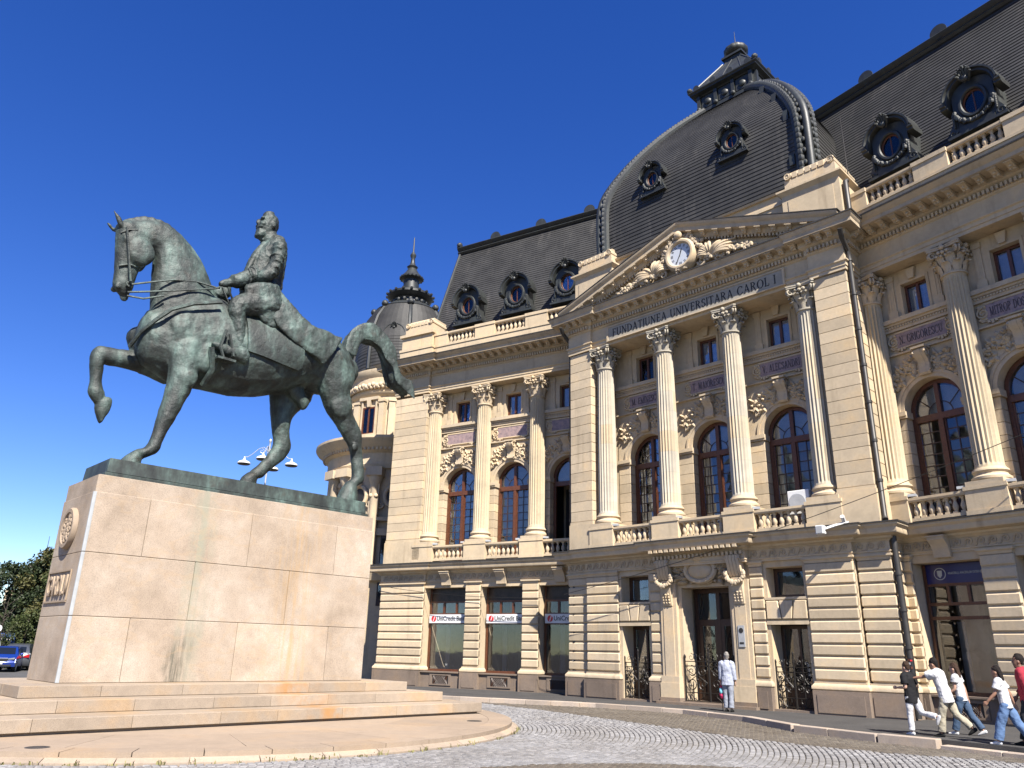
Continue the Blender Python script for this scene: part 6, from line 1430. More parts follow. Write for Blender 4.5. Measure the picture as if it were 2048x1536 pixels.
# monument platform
stone('kerb_rim', (.42, .335, .255), var=.15, streak=0, objvar=.18, speck=.3)
PCx, PCy = -8.05, 22.15; RP = 8.25
pf = link('monument_platform', None, kind='structure', M=FM(PCx, PCy, 0))
def sector(r0_, r1_, a0, a1, z0, z1, nm, mat, slope=0, k=4, bev=.006):
    o_ = [(PCx+r1_*math.cos(R(a0+(a1-a0)*i/k)), PCy+r1_*math.sin(R(a0+(a1-a0)*i/k))) for i in range(k+1)]
    i_ = [(PCx+r0_*math.cos(R(a0+(a1-a0)*i/k)), PCy+r0_*math.sin(R(a0+(a1-a0)*i/k))) for i in range(k+1)]
    v = []; f = []
    for i in range(k+1): v += [(*i_[i], z1), (*o_[i], z1-slope), (*o_[i], z0), (*i_[i], z0)]
    for i in range(k):
        a = i*4; b = a+4
        for j in range(4): f.append((a+j, a+(j+1) % 4, b+(j+1) % 4, b+j))
    f += [(0, 1, 2, 3), (k*4+3, k*4+2, k*4+1, k*4)]
    return link(nm, MB().add(v, f).mesh(nm, mat), pf)
sector(0.05, 7.0, 0, 359.9, -.3, -.056, 'bed', 'paving_stone', k=48)
NA = 46
for i in range(NA):
    a, b = 360/NA*i+.06, 360/NA*(i+1)-.06
    sector(RP-.02, RP+.16, a, b, -.4, -.125, 'rim_stone', 'kerb_rim', .07); sector(RP-.62, RP, a+1.5, b+1.5, -.3, -.05, 'border_stone', 'paving_stone', .0); 
for i in range(16):
    a, b = 22.5*i+4+.05, 22.5*(i+1)+4-.05; sector(5.4, RP-.625, a, b, -.3, -.052, 'paving_slab', 'paving_stone', k=6)
for (x, y) in ((-1.53, -5.0), (8.68, -4.84)):
    p = FP @ Vector((x, y, 0)); link('ground_light', MB().lathe([(.0, -.048), (.13, -.048), (.135, -.044), (.19, -.044), (.2, -.052)], p.x, -p.y, 20).mesh('ground_light', 'pipe', smooth=30), None, FM(0, 0, 0), 'round metal ground light set in the paving %s' % ('at the left image edge' if x < 0 else 'near the right end of the steps'), 'ground light', 'ground lights around the monument')
# ------------------------------------------------------------------ setts: rings of light stone round the platform, dark rows along the pavement
def sett_mat(name, stops):
    m, t, b = newmat(name); gp = node(t, 'ShaderNodeNewGeometry').outputs['Position']
    at = node(t, 'ShaderNodeAttribute', attribute_name='tone'); c = ramp(t, at.outputs['Fac'], stops)
    c = mixc(t, .5, c, ramp(t, noise(t, gp, 38, 4, .7), [(.3, g(.7)), (.7, g(1.2))]), 'MULTIPLY')
    c = mixc(t, .4, c, ramp(t, noise(t, gp, .7, 4, .6), [(.35, (.62, .56, .48)), (.6, g(1.1))]), 'MULTIPLY')
    t.links.new(c, b.inputs['Base Color']); b.inputs['Roughness'].default_value = .6; b.inputs['Specular IOR Level'].default_value = .4
    bp = node(t, 'ShaderNodeBump', i_Strength=.35, i_Distance=.02); t.links.new(noise(t, gp, 50, 4), bp.inputs['Height']); t.links.new(bp.outputs[0], b.inputs['Normal'])
sett_mat('sett_ring', [(0, (.20, .197, .197)), (.5, (.265, .26, .26)), (1, (.35, .342, .338))])
sett_mat('sett_row', [(0, (.115, .098, .078)), (.5, (.145, .124, .098)), (1, (.185, .16, .128))])
def visible(x, y, z=-.15, mx=.12):
    q = Vector((x, y, z-1.65)); zc = q.dot(fw)
    if zc < 1: return False
    X, Y = q.dot(right)/zc*FPX/1024, q.dot(down)/zc*FPX/768
    return abs(X) < 1+mx and -1 < Y < 1+mx
def strip_n(u): return float(np.interp(u, [-12, -2.9, 2.3, 5.85, 8.2, 11.2, 16], [5.0, 6.25, 7.42, 8.4, 8.48, 7.9, 7.0]))
setts = []; rnd = random.Random(31)
def dark_near(x, y):
    x, y = x/1.052, y/1.052; return y < 14.147+.5444*x-.1037*x*x
r_ = RP+.24
while r_ < 24:
    n_ = int(2*math.pi*r_/.135); da = 2*math.pi/n_; ph = rnd.random()
    for i in range(n_):
        a = (i+ph+rnd.uniform(-.08, .08))*da; x, y = PCx+r_*math.cos(a), PCy+r_*math.sin(a)
        if not visible(x, y): continue
        u, n = fc_uv(x/1.03, y/1.03)
        if n < strip_n(u) or dark_near(x, y): continue
        setts.append((x, y, a, .052, da*r_/2*.93, 'L'))
    r_ += .122
c0, s0 = .7021, -.7121
for j in range(-10, 190):
    nn = j*.118-1
    for i in range(-120, 150):
        u = i*.128+(.064 if j % 2 else 0)+rnd.uniform(-.01, .01); x = 7.668+u*c0-nn*.7121; y = 29.798+u*s0-nn*.7021
        if math.hypot(x-PCx, y-PCy) < RP+.2 or not visible(x, y): continue
        uu, n = fc_uv(x/1.03, y/1.03)
        lit = n < strip_n(uu)-.06
        if not (lit or dark_near(x, y)) or n < 2.0: continue
        if lit and (x-9.9)*-.5+(y-19)*-.86 < -40: continue
        # outside the pavement polygon
        ins = False
        for e in range(len(poly)):
            (xa, ya), (xb, yb) = poly[e], poly[(e+1) % len(poly)]
            if (ya > y) != (yb > y) and x < (xb-xa)*(y-ya)/(yb-ya)+xa: ins = not ins
        if ins: continue
        if y > 30 and x < -4: continue
        setts.append((x, y, R(-45.4), .058, .05, 'D'))
setts.sort(key=lambda s: math.hypot(s[0], s[1]))
def sett_geo(hx, hy, dz_=0):
    i = .012; v = [(-hx, -hy, -.06), (hx, -hy, -.06), (hx, hy, -.06), (-hx, hy, -.06), (-hx, -hy, -.012), (hx, -hy, -.012), (hx, hy, -.012), (-hx, hy, -.012), (-hx+i, -hy+i, 0), (hx-i, -hy+i, .002), (hx-i, hy-i, 0), (-hx+i, hy-i, .002)]
    f = [(4, 5, 9, 8), (5, 6, 10, 9), (6, 7, 11, 10), (7, 4, 8, 11), (8, 9, 10, 11), (0, 1, 5, 4), (1, 2, 6, 5), (2, 3, 7, 6), (3, 0, 4, 7)]
    return v, f
def set_tone(me, tones, per):
    at = me.attributes.new('tone', 'FLOAT', 'FACE'); at.data.foreach_set('value', np.repeat(np.array(tones, dtype=np.float32), per))
sq_ = link('cobbled_square', None, kind='structure', M=FM(3, 18, 0)); VAR = {}
for i, (x, y, a, hx, hy, kd) in enumerate(setts[:300]):
    key = (kd, round(hy, 2), rnd.randrange(7))
    if key not in VAR:
        v, f = sett_geo(hx+rnd.uniform(-.004, .002), hy+rnd.uniform(-.006, .002)); me = MB().add(v, f).mesh('sett', 'sett_ring' if kd == 'L' else 'sett_row', recalc=False); set_tone(me, [rnd.random()], 9); VAR[key] = me
    link('sett', VAR[key], sq_, Matrix.Translation((x, y, road_z(x, y)+rnd.uniform(-.006, .006))) @ Matrix.Rotation(a+rnd.uniform(-.03, .03), 4, 'Z'))
for kd, nm, mt in (('L', 'sett_rings', 'sett_ring'), ('D', 'sett_rows', 'sett_row')):
    V = []; Fc = []; tones = []
    for x, y, a, hx, hy, k2 in setts[300:]:
        if k2 != kd: continue
        v, f = sett_geo(hx+rnd.uniform(-.005, .002), hy+rnd.uniform(-.008, .002)); aa = a+rnd.uniform(-.04, .04); ca, sa = math.cos(aa), math.sin(aa); z = road_z(x, y)+rnd.uniform(-.007, .007); b = len(V)
        V += [(x+p*ca-q*sa, y+p*sa+q*ca, z+w_) for p, q, w_ in v]; Fc += [tuple(t_+b for t_ in q) for q in f]; tones.append(min(1, max(0, rnd.gauss(.5, .24))))
    me = bpy.data.meshes.new(nm); me.from_pydata(V, [], Fc); me.materials.append(MATS[mt]); set_tone(me, tones, 9)
    link(nm, me, sq_, I4, kind='stuff')
print('setts', len(setts))
# road and asphalt of the square to the left
link('road', MB().add([(-60, 30, -.11), (-13, 30.5, -.13), (-13, 40, -.12), (-30, 62, -.1), (-60, 90, -.1), (-200, 90, -.1)], [(0, 1, 2, 3, 4, 5)]).mesh('road', 'road_asphalt', recalc=False), kind='structure')
# weeds in the kerb gutter and round the platform rim
plain('weed', (.22, .20, .07), .8, var=.4, scale=9)
m = MB(); rnd = random.Random(77)
def tuft(x, y, z, h, nb, sp):
    for k in range(nb):
        a = rnd.uniform(0, 6.28); l = h*rnd.uniform(.5, 1.1); w_ = .008+.006*rnd.random(); x0, y0 = x+rnd.gauss(0, sp), y+rnd.gauss(0, sp); dx, dy = math.cos(a)*l*.5, math.sin(a)*l*.5; px, py = -math.sin(a)*w_, math.cos(a)*w_
        m.add([(x0-px, y0-py, z), (x0+px, y0+py, z), (x0+dx*.5+px*.8, y0+dy*.5+py*.8, z+l*.7), (x0+dx*.5-px*.8, y0+dy*.5-py*.8, z+l*.7), (x0+dx, y0+dy, z+l*.9)], [(0, 1, 2, 3), (3, 2, 4)])
for (a, b), dens in zip(zip(KP[1:-1], KP[2:]), (60, 60, 40, 30, 15, 8, 5)):
    A, B = Vector(a), Vector(b); d = (B-A).normalized(); nr = Vector((-d.y, d.x))*-.05
    for k in range(dens):
        p = A.lerp(B, rnd.random())+Vector((d.y, -d.x))*-.04
        tuft(p.x, p.y, road_z(p.x, p.y), rnd.choice((.06, .08, .14)), rnd.randint(5, 14), .07)
for k in range(70):
    a = R(rnd.choice((rnd.uniform(-75, -5), rnd.uniform(-120, -75)))); q = RP+.2; tuft(PCx+q*math.cos(a), PCy+q*math.sin(a), -.22, rnd.choice((.04, .05, .10)), rnd.randint(3, 8), .05)
link('weeds', m.mesh('weeds', 'weed', recalc=False), label='low weeds growing along the kerb and around the platform rim', cat='weeds', kind='stuff')
# ================================================================== PEOPLE
plain('skin_light', (.50, .30, .21), .55, var=.06); plain('skin_tan', (.36, .19, .12), .55, var=.06); plain('skin_brown', (.22, .11, .07), .55, var=.06)
for nm, c in (('cloth_white', (.62, .62, .63)), ('cloth_paleblue', (.41, .44, .53)), ('cloth_palegrey', (.29, .31, .36)), ('cloth_black', (.014, .014, .016)), ('cloth_khaki', (.42, .38, .29)), ('cloth_denim', (.12, .20, .36)), ('cloth_denim_dark', (.06, .10, .17)), ('cloth_red', (.36, .035, .055)), ('cloth_dark', (.03, .03, .034)), ('hair_grey', (.26, .24, .22)), ('hair_dark', (.014, .010, .009)), ('hair_brown', (.05, .028, .018)), ('bag_pink', (.75, .06, .16)), ('bag_blue', (.25, .62, .72)), ('shoe_white', (.72, .72, .72)), ('shoe_black', (.015, .015, .015))):
    plain(nm, c, .85, var=.08, scale=9, bump=.15, spec=.2)
def rotx(v, a): return Vector((v[0], v[1]*math.cos(a)-v[2]*math.sin(a), v[1]*math.sin(a)+v[2]*math.cos(a)))
def person(M, H, label, skin, shirt, pants, shoe, hair, legs, arms, lean=4, sleeve=.5, long_hair=0, wide=1.0, hem=.47, head=(0, 0), build=1.0, shirt_loose=1.0):
    p = thing('person', M, label, 'person', 'pedestrians on the pavement')
    k = H/1.72; X = Vector((1, 0, 0)); hipz = .90*k; L1, L2 = .43*k, .42*k
    def leg(s, sw, kn):
        a = Vector((s*.095*k, 0, 0)); d1 = rotx((0, 0, -1), R(sw)); d2 = rotx((0, 0, -1), R(sw-kn)); b = a+d1*L1; c = b+d2*L2
        f = rotx((0, 1, 0), R(min(0, (sw-kn)*.9+8) if sw-kn < -14 else 0)); return a, b, c, f
    LG = [leg(s, *q) for s, q in zip((-1, 1), legs)]
    lowz = min((c+f*.0).z for a, b, c, f in LG)
    hipz = -lowz+.085*k; HP = Vector((0, 0, hipz)); ln = R(-lean)
    up = rotx((0, 0, 1), ln)
    def tor(z, y=0): return HP+up*z*k+Vector((0, y*k, 0))
    sh_z = .545
    body = MB(); ring = lambda z, w_, d, y=0: (tor(z, y), (w_*k*build, 0, 0), tuple(rotx((0, d*k*build, 0), ln)))
    loft(body, [ring(-.05, .15, .10), ring(.1, .14, .095), ring(.25, .13, .09), ring(.42, .155, .105), ring(.52, .14, .085), ring(.58, .06, .06)])
    nk = tor(.58); hd = tor(.735, .02); ht = R(head[0]); fwd = Matrix.Rotation(ht, 3, 'Z') @ Vector((0, 1, 0)); rt = Matrix.Rotation(ht, 3, 'Z') @ X; hup = (Vector((0, 0, 1))+fwd*-math.tan(R(head[1]))).normalized(); fwd = (fwd-hup*fwd.dot(hup)).normalized()
    loft(body, limb([tor(.54), nk, hd-hup*.06*k], [.062*k, .056*k, .06*k]))
    loft(body, [(hd-hup*.115*k+fwd*.035*k, rt*.045*k, fwd*.05*k), (hd-hup*.06*k+fwd*.02*k, rt*.066*k, fwd*.082*k), (hd, rt*.075*k, fwd*.098*k), (hd+hup*.06*k, rt*.074*k, fwd*.096*k), (hd+hup*.10*k, rt*.055*k, fwd*.072*k)])
    body.sph(hd+fwd*.103*k-hup*.025*k, .018*k, 6, 5, (.8, 1, 1.5))
    for s in (-1, 1): body.sph(hd+rt*s*.078*k-hup*.02*k, .026*k, 6, 5, (.5, .8, 1.2))
    shirt_m = MB(); e = .028*k*shirt_loose
    R2 = lambda z, w_, d: (tor(z), (w_*k*build+e, 0, 0), tuple(rotx((0, d*k*build+e, 0), ln)))
    loft(shirt_m, [R2(hem-.54, .165, .115), R2(.08, .155, .105), R2(.25, .15, .10), R2(.42, .165, .11), R2(.52, .145, .085), R2(.57, .07, .06)], flat0=True)
    AR = []
    for s, (sw, el, ab) in zip((-1, 1), arms):
        a = tor(sh_z-.03)+X*s*.165*k*build; d = Matrix.Rotation(R(-s*ab), 3, 'Y') @ rotx((0, 0, -1), R(sw)+ln*.3); b = a+d*.29*k
        d2 = Matrix.Rotation(R(-s*ab*.6), 3, 'Y') @ rotx((0, 0, -1), R(sw+el)+ln*.3); c = b+d2*.25*k; AR.append((a, b, c, d2))
        loft(body, limb([a, a.lerp(b, .5), b, b.lerp(c, .5), c], [.05*k, .046*k, .039*k, .036*k, .026*k]))
        side = d2.cross(Vector((0, 0, 1)) if abs(d2.z) < .9 else Vector((0, 1, 0))).normalized(); pal = d2.cross(side).normalized()
        if abs(pal.x) < abs(side.x): side, pal = pal, side
        loft(body, [(c, side*.026*k, pal*.018*k), (c+d2*.04*k, side*.038*k, pal*.016*k), (c+d2*.085*k, side*.040*k, pal*.014*k)])
        cu = pal*(-1 if pal.x*s > 0 else 1)
        for i, (o2, l) in enumerate(((-.030, .062), (-.010, .074), (.011, .070), (.030, .054))):
            q = c+d2*.085*k+side*o2*k; loft(body, limb([q, q+d2*l*.55*k+cu*.01*k, q+d2*l*.9*k+cu*.03*k], [.0095*k, .009*k, .0075*k]), seg=6, sub=2)
        q = c+d2*.03*k-side*.03*k; loft(body, limb([q, q-side*.022*k+d2*.03*k, q-side*.024*k+d2*.062*k+cu*.01*k], [.012*k, .011*k, .009*k]), seg=6, sub=2)
        if sleeve > .6: pts = [a-X*s*.03*k, a, b, b.lerp(c, (sleeve-.5)*2)]; rr = [.075*k+e, .062*k+e, .052*k+e*.8, .042*k+e*.7]
        else: pts = [a-X*s*.03*k, a, a.lerp(b, sleeve*1.5)]; rr = [.075*k+e, .066*k+e, .062*k+e*1.2]
        loft(shirt_m, limb(pts, rr), flat1=True)
    pants_m = MB()
    loft(pants_m, [(HP+Vector((0, 0, .13*k)), (.148*k*build, 0, 0), (0, .108*k*build, 0)), (HP+Vector((0, -.01*k, .02*k)), (.165*k*build, 0, 0), (0, .125*k*build, 0)), (HP+Vector((0, 0, -.07*k)), (.15*k, 0, 0), (0, .11*k, 0))])
    shoe_m = MB()
    for (a, b, c, f), s in zip(LG, (-1, 1)):
        a, b, c = a+HP, b+HP, c+HP; kk = b+Vector((0, .012*k, 0))
        loft(body, limb([a, b, c], [.07*k, .045*k, .032*k]))
        ce = c+(b-c).normalized()*.03*k
        loft(pants_m, limb([a, a.lerp(b, .5), kk, b.lerp(c, .5), ce], [.098*k, .086*k*(.5+.5*wide), .066*k*wide, .064*k*wide, .062*k*wide*1.05]), flat1=True)
        dn = (c-b).normalized()*.045*k+Vector((0, 0, -.03*k)); hl = c-f*.05*k+dn*.6; toe = c+f*.165*k+Vector((0, 0, -.045*k)); up2 = f.cross(X).normalized()
        loft(shoe_m, [(hl, X*.034*k, up2*.045*k), (c+f*.03*k+dn*.6, X*.04*k, up2*.05*k), (c+f*.10*k+dn*.75, X*.046*k, up2*.034*k), (c+f*.165*k+dn*.85, X*.036*k, up2*.022*k)])
    link('body', fuse(body, 'body', skin, .0085, 2), p, M)
    link('shirt', fuse(shirt_m, 'shirt', shirt, .010, 2, .03, .10), p, M); link('trousers', fuse(pants_m, 'trousers', pants, .010, 2, .03, .10), p, M)
    link('shoes', fuse(shoe_m, 'shoes', shoe, .01, 2), p, M)
    h = MB(); c0 = hd+hup*.03*k-fwd*.016*k
    loft(h, [(c0-hup*.06*k-fwd*.04*k, rt*.060*k, fwd*.055*k), (c0, rt*.083*k, fwd*.098*k), (c0+hup*.05*k, rt*.080*k, fwd*.102*k), (c0+hup*.085*k, rt*.062*k, fwd*.08*k)])
    if long_hair:
        loft(h, [(c0-fwd*.05*k, rt*.085*k, fwd*.06*k), (c0-fwd*.085*k-hup*.14*k, rt*.088*k, fwd*.045*k), (c0-fwd*.10*k-hup*long_hair*.6*k, rt*.085*k, fwd*.035*k), (c0-fwd*.095*k-hup*long_hair*k, rt*.05*k, fwd*.02*k)])
    link('hair', fuse(h, 'hair', hair, .009, 1, .02, .03), p, M)
    return p, AR, HP, k
def place(x, y, fx, fy): return FM(x, y, math.degrees(math.atan2(fy, fx))-90)
P0, AR, HP, k = person(place(7.22, 26.75, .55, .83), 1.72, 'grey haired man in pale blue shirt and grey trousers facing the main door', 'skin_light', 'cloth_paleblue', 'cloth_palegrey', 'shoe_black', 'hair_grey', ((2, 2), (-3, 1)), ((2, 8, 9), (2, 8, 9)), lean=1, sleeve=.9, hem=.40, head=(28, 16), wide=1.25, shirt_loose=1.35)
# his bag and stick
Mb = place(7.22, 26.75, .55, .83)
hb = AR[0][2]; m = MB()
loft(m, [((hb.x, hb.y+.02, hb.z-.16), (.03, 0, 0), (0, .05, 0)), ((hb.x, hb.y+.02, hb.z-.28), (.075, 0, 0), (0, .09, 0)), ((hb.x, hb.y+.02, hb.z-.42), (.085, 0, 0), (0, .10, 0)), ((hb.x, hb.y+.02, hb.z-.50), (.06, 0, 0), (0, .07, 0))])
bagm = fuse(m, 'bag', 'bag_pink', .012, 1, .02, .05)
bg_ = link('bag', bagm, None, Mb, "pink and turquoise bag hanging from the grey haired man's left hand", 'bag')
link('handle', MB().tube([(hb.x-.05, hb.y, hb.z-.2), (hb.x-.03, hb.y, hb.z-.04), (hb.x, hb.y, hb.z-.01), (hb.x+.03, hb.y, hb.z-.04), (hb.x+.05, hb.y, hb.z-.2)], .008, 5).mesh('handle', 'bag_pink'), bg_, Mb)
link('front_pocket', MB().sph((hb.x, hb.y-.07, hb.z-.30), .075, 10, 6, (.8, .5, 1.3)).mesh('front_pocket', 'bag_blue', smooth=60), bg_, Mb)
link('walking_stick', MB().tube([(hb.x-.03, hb.y+.05, hb.z-.02), (hb.x-.04, hb.y+.12, .0)], .012, 6).mesh('walking_stick', 'black_plastic'), None, Mb, "thin dark walking stick beside the grey haired man's bag", 'walking stick')
person(place(9.80, 19.95, -.45, .89), 1.56, 'boy in black t-shirt and white trousers, one leg kicked back, at the kerb end', 'skin_light', 'cloth_black', 'cloth_white', 'shoe_white', 'hair_brown', ((4, 3), (-28, 52)), ((-8, 95, 10), (-8, 95, 10)), lean=2, sleeve=.48, hem=.38, wide=1.15, shirt_loose=1.2)
person(place(10.42, 19.55, -.72, .69), 1.68, "tall youth in white t-shirt and khaki trousers with an arm on the boy's shoulder", 'skin_tan', 'cloth_white', 'cloth_khaki', 'shoe_black', 'hair_dark', ((14, 4), (-22, 24)), ((78, 6, -14), (-5, 25, 6)), lean=12, sleeve=.5, hem=.38, head=(0, -4), wide=1.3, shirt_loose=1.5)
person(place(11.15, 20.2, -.70, .71), 1.58, 'long haired girl in white top and dark jeans behind the youth in khaki', 'skin_light', 'cloth_white', 'cloth_denim_dark', 'shoe_white', 'hair_brown', ((18, 4), (-20, 12)), ((10, 40, 6), (-18, 12, 6)), lean=5, sleeve=.3, long_hair=.42, wide=1.35, build=.9)
person(place(10.85, 17.95, -.74, .67), 1.56, 'dark haired woman in white t-shirt and light blue wide jeans near the right edge', 'skin_tan', 'cloth_white', 'cloth_denim', 'shoe_white', 'hair_dark', ((20, 4), (-24, 8)), ((22, 22, 12), (-24, 10, 12)), lean=6, sleeve=.42, long_hair=.34, wide=1.6, hem=.46, build=.95)
person(place(11.35, 17.95, -.74, .67), 1.78, 'man in red long sleeved shirt and black trousers cut by the right image edge', 'skin_brown', 'cloth_red', 'cloth_dark', 'shoe_black', 'hair_dark', ((14, 3), (-18, 10)), ((-14, 18, 8), (12, 24, 8)), lean=3, sleeve=.85, hem=.42, head=(14, 4), build=1.06, wide=1.2)
# ================================================================== STREET LAMP, SIGNS, CARS, TREES
def street_lamp(x, y, label):
    M = FM(x, y, 0); l = thing('street_lamp', M, label, 'street lamp')
    part('pole', MB().lathe([(.14, -.2), (.14, .8), (.09, .9), (.065, 4), (.045, 13.1), (.045, 13.25), (.08, 13.3), (.09, 13.4), (.04, 13.48)], seg=12), 'lamp_metal', M, l, smooth=40)
    for a in (185, 5, 95, 275):
        Ma = M @ Matrix.Rotation(R(a), 4, 'Z')
        m = MB(); m.tube([(.06, 0, 12.3), (.12, 0, 12.75), (.32, 0, 12.95), (.6, 0, 12.85), (.95, 0, 12.5), (1.2, 0, 12.32), (1.42, 0, 12.32)], [.022]*7, 6)
        for i in range(1): m.tube([(.42+.16*(1-.7*t_)*math.cos(1.5+t_*7), 0, 12.7+.16*(1-.7*t_)*math.sin(1.5+t_*7)) for t_ in np.linspace(0, 1, 14)], .018, 5)
        ar = link('arm', m.mesh('arm', 'lamp_metal', smooth=40), l, Ma)
        link('lamp_head', MB().lathe([(.03, 12.32), (.05, 12.22), (.09, 12.12), (.30, 12.03), (.38, 11.95), (.38, 11.90)], 1.38, 0, 18).mesh('lamp_head', 'white_paint', smooth=40), ar, Ma)
        link('diffuser', MB().lathe([(.36, 11.9), (.34, 11.86), (.2, 11.83), (.02, 11.82)], 1.38, 0, 18).mesh('diffuser', 'pipe', smooth=40), ar, Ma)
street_lamp(-14.45, 45, 'tall pale street lamp with curled arms and saucer heads behind the pedestal')
plain('car_blue', (.012, .045, .30), .25, .2, var=.04, coat=.8); plain('car_grey', (.11, .12, .14), .3, .4, var=.05, coat=.6); plain('car_van', (.02, .07, .26), .4, var=.05); plain('tyre', (.015, .015, .015), .8); plain('rim', (.45, .46, .48), .35, .7); plain('tail_red', (.45, .012, .015), .25); plain('car_glass', (.012, .015, .018), .05, var=.02, spec=1.0)
def car(M, label, paint, suv=0, plate=None):
    c = thing('parked_car', M, label, 'car', 'cars parked at the left')
    h = .16*suv
    # side profile (y along the car, front at -y), lofted across width with tumblehome
    prof = [(-2.15, .32), (-2.2, .55), (-2.12, .74), (-1.95, .84), (-1.05, .98+h*.5), (-.35, 1.40+h), (.1, 1.47+h), (1.0, 1.45+h), (1.65, 1.30+h), (2.05, .98+h*.6), (2.15, .8), (2.12, .45), (2.0, .3)]
    v = []; f = []; cols = [(-.90, .90), (-.86, 1), (-.70, 1.015), (0, 1.03), (.70, 1.015), (.86, 1), (.90, .90)]
    n = len(prof)
    for x, sc in cols:
        for y, z in prof:
            w_ = 1 if z < .95 else 1-.26*(z-.95)/.55
            v.append((x*w_, y*(.97 if abs(x) > .8 else 1), z if z < .9 else .9+(z-.9)*(sc if abs(x) < .88 else .86)))
    for i in range(len(cols)-1):
        for j in range(n-1): a = i*n+j; f.append((a, a+1, a+n+1, a+n))
        f.append((i*n+n-1, i*n, (i+1)*n, (i+1)*n+n-1))
    f += [tuple(range(n)), tuple(range(len(v)-1, len(v)-n-1, -1))]
    part('body', MB().add(v, f), paint, M, c, smooth=32)
    g1 = lambda pts, nm: part(nm, MB().add(pts, [(0, 1, 2, 3)]), 'car_glass', M, c)
    part('windscreen', MB().add([(-.68, -1.0, 1.02+h*.5), (.68, -1.0, 1.02+h*.5), (.58, -.40, 1.40+h), (-.58, -.40, 1.40+h)], [(0, 1, 2, 3)]), 'car_glass', M, c); part('rear_window', MB().add([(-.60, 2.03, 1.04+h*.6), (-.52, 1.70, 1.29+h), (.52, 1.70, 1.29+h), (.60, 2.03, 1.04+h*.6)], [(0, 1, 2, 3)]), 'car_glass', M, c)
    for s in (-1, 1):
        part('side_window', MB().add([(s*.865, -.75, 1.0+h*.5), (s*.865, 1.45, 1.02+h*.5), (s*.765, 1.2, 1.34+h*.8), (s*.765, -.25, 1.34+h*.8)], [(0, 1, 2, 3)]), 'car_glass', M, c)
        part('headlight', MB().prism([(s*.45, .72), (s*.84, .74), (s*.86, .84), (s*.55, .80)], 2.10, 2.2), 'rim', M, c); part('tail_light', MB().prism([(s*.5, .82), (s*.86, .80), (s*.86, 1.0), (s*.62, .94)], -2.2, -2.06), 'tail_red', M, c)
        part('mirror', MB().sph((s*1.0, -.7, 1.02), .1, 8, 6, (1, .6, .8)), paint, M, c, smooth=60)
        for y in (-1.32, 1.32):
            Mw = M @ Matrix.Translation((s*.80, y, .32)) @ Matrix.Rotation(R(90), 4, 'Y'); wh = link('wheel', MB().lathe([(.2, -.1), (.31, -.1), (.33, -.06), (.33, .06), (.31, .1), (.2, .1)], seg=20).mesh('wheel', 'tyre', smooth=40), c, Mw); link('rim', MB().lathe([(.03, -.106), (.2, -.104), (.21, -.06), (.21, .06), (.2, .104), (.03, .106)], seg=20).mesh('rim', 'rim', smooth=40), wh, Mw)
    part('grille', MB().prism([(-.48, .62), (.48, .62), (.52, .78), (-.52, .78)], 2.14, 2.2), 'black_plastic', M, c); part('bumper_intake', MB().prism([(-.7, .34), (.7, .34), (.72, .44), (-.72, .44)], 2.12, 2.2), 'black_plastic', M, c)
    part('grille_trim', MB().tube([(-.54, -2.2, .70), (-.5, -2.21, .80), (.5, -2.21, .80), (.54, -2.2, .70)], .014, 5), 'rim', M, c); part('badge', MB().prism(arc(0, .86, .055, 0, 340, 14), 2.10, 2.17), 'rim', M, c)
    pl = part('number_plate', MB().box(-.26, .26, 2.2, 2.215, .46, .57), 'sign_white', M, c)
    if plate: link('lettering', text_mesh(plate, .1, 'ink', .002, width=.44), pl, M @ T(0, 2.217, .515))
    return c
car(FM(-31.1, 50.9, 24, -.12), 'bright blue parked hatchback facing the camera at the left edge', 'car_blue', 0, 'B 83 DPC')
car(FM(-31.9, 54.0, 200, -.12), 'dark grey parked car seen from behind beside the blue hatchback', 'car_grey', 1)
car(FM(-33.6, 58.5, 120, -.12), 'silver grey parked car half hidden behind the dark grey car', 'car_grey', 1)
Mv = FM(-36.9, 59.5, 28, -.12); vn = thing('blue_van', Mv, 'blue van with white roof stripe parked behind the blue hatchback', 'van')
part('body', MB().box(-1.0, 1.0, -2.6, 2.4, .35, 2.3), 'car_van', Mv, vn, bevel=.12); part('roof_stripe', MB().box(-.95, .95, 2.39, 2.43, 1.85, 1.98), 'white_paint', Mv, vn); part('windscreen', MB().box(-.8, .8, 2.39, 2.42, 1.2, 1.8), 'car_glass', Mv, vn)
for s in (-1, 1):
    for n in (-1.7, 1.6): link('wheel', MB().lathe([(.1, -.1), (.33, -.1), (.35, 0), (.33, .1), (.1, .1)], seg=16).mesh('wheel', 'tyre'), vn, Mv @ T(s*.9, n, .35) @ Matrix.Rotation(R(90), 4, 'Y'))
Ms = FM(-31.25, 50.0, 0, -.12); rs = thing('round_sign', Ms, 'round white disc sign on a thin post at the left image edge', 'sign')
part('post', MB().tube([(0, 0, 0), (0, 0, 2.7)], .03, 6), 'lamp_metal', Ms, rs); part('disc', MB().prism(arc(0, 2.5, .2, 0, 350, 20), .03, .05), 'white_paint', Ms, rs)
Mb2 = FM(-26.2, 46.5, 45, -.12); bb = thing('white_barrier', Mb2, 'low white concrete barrier beside the pedestal edge', 'barrier')
part('block', MB().frus(-.2, .2, -.5, .5, 0, .62, .05), 'white_paint', Mb2, bb, bevel=.03)
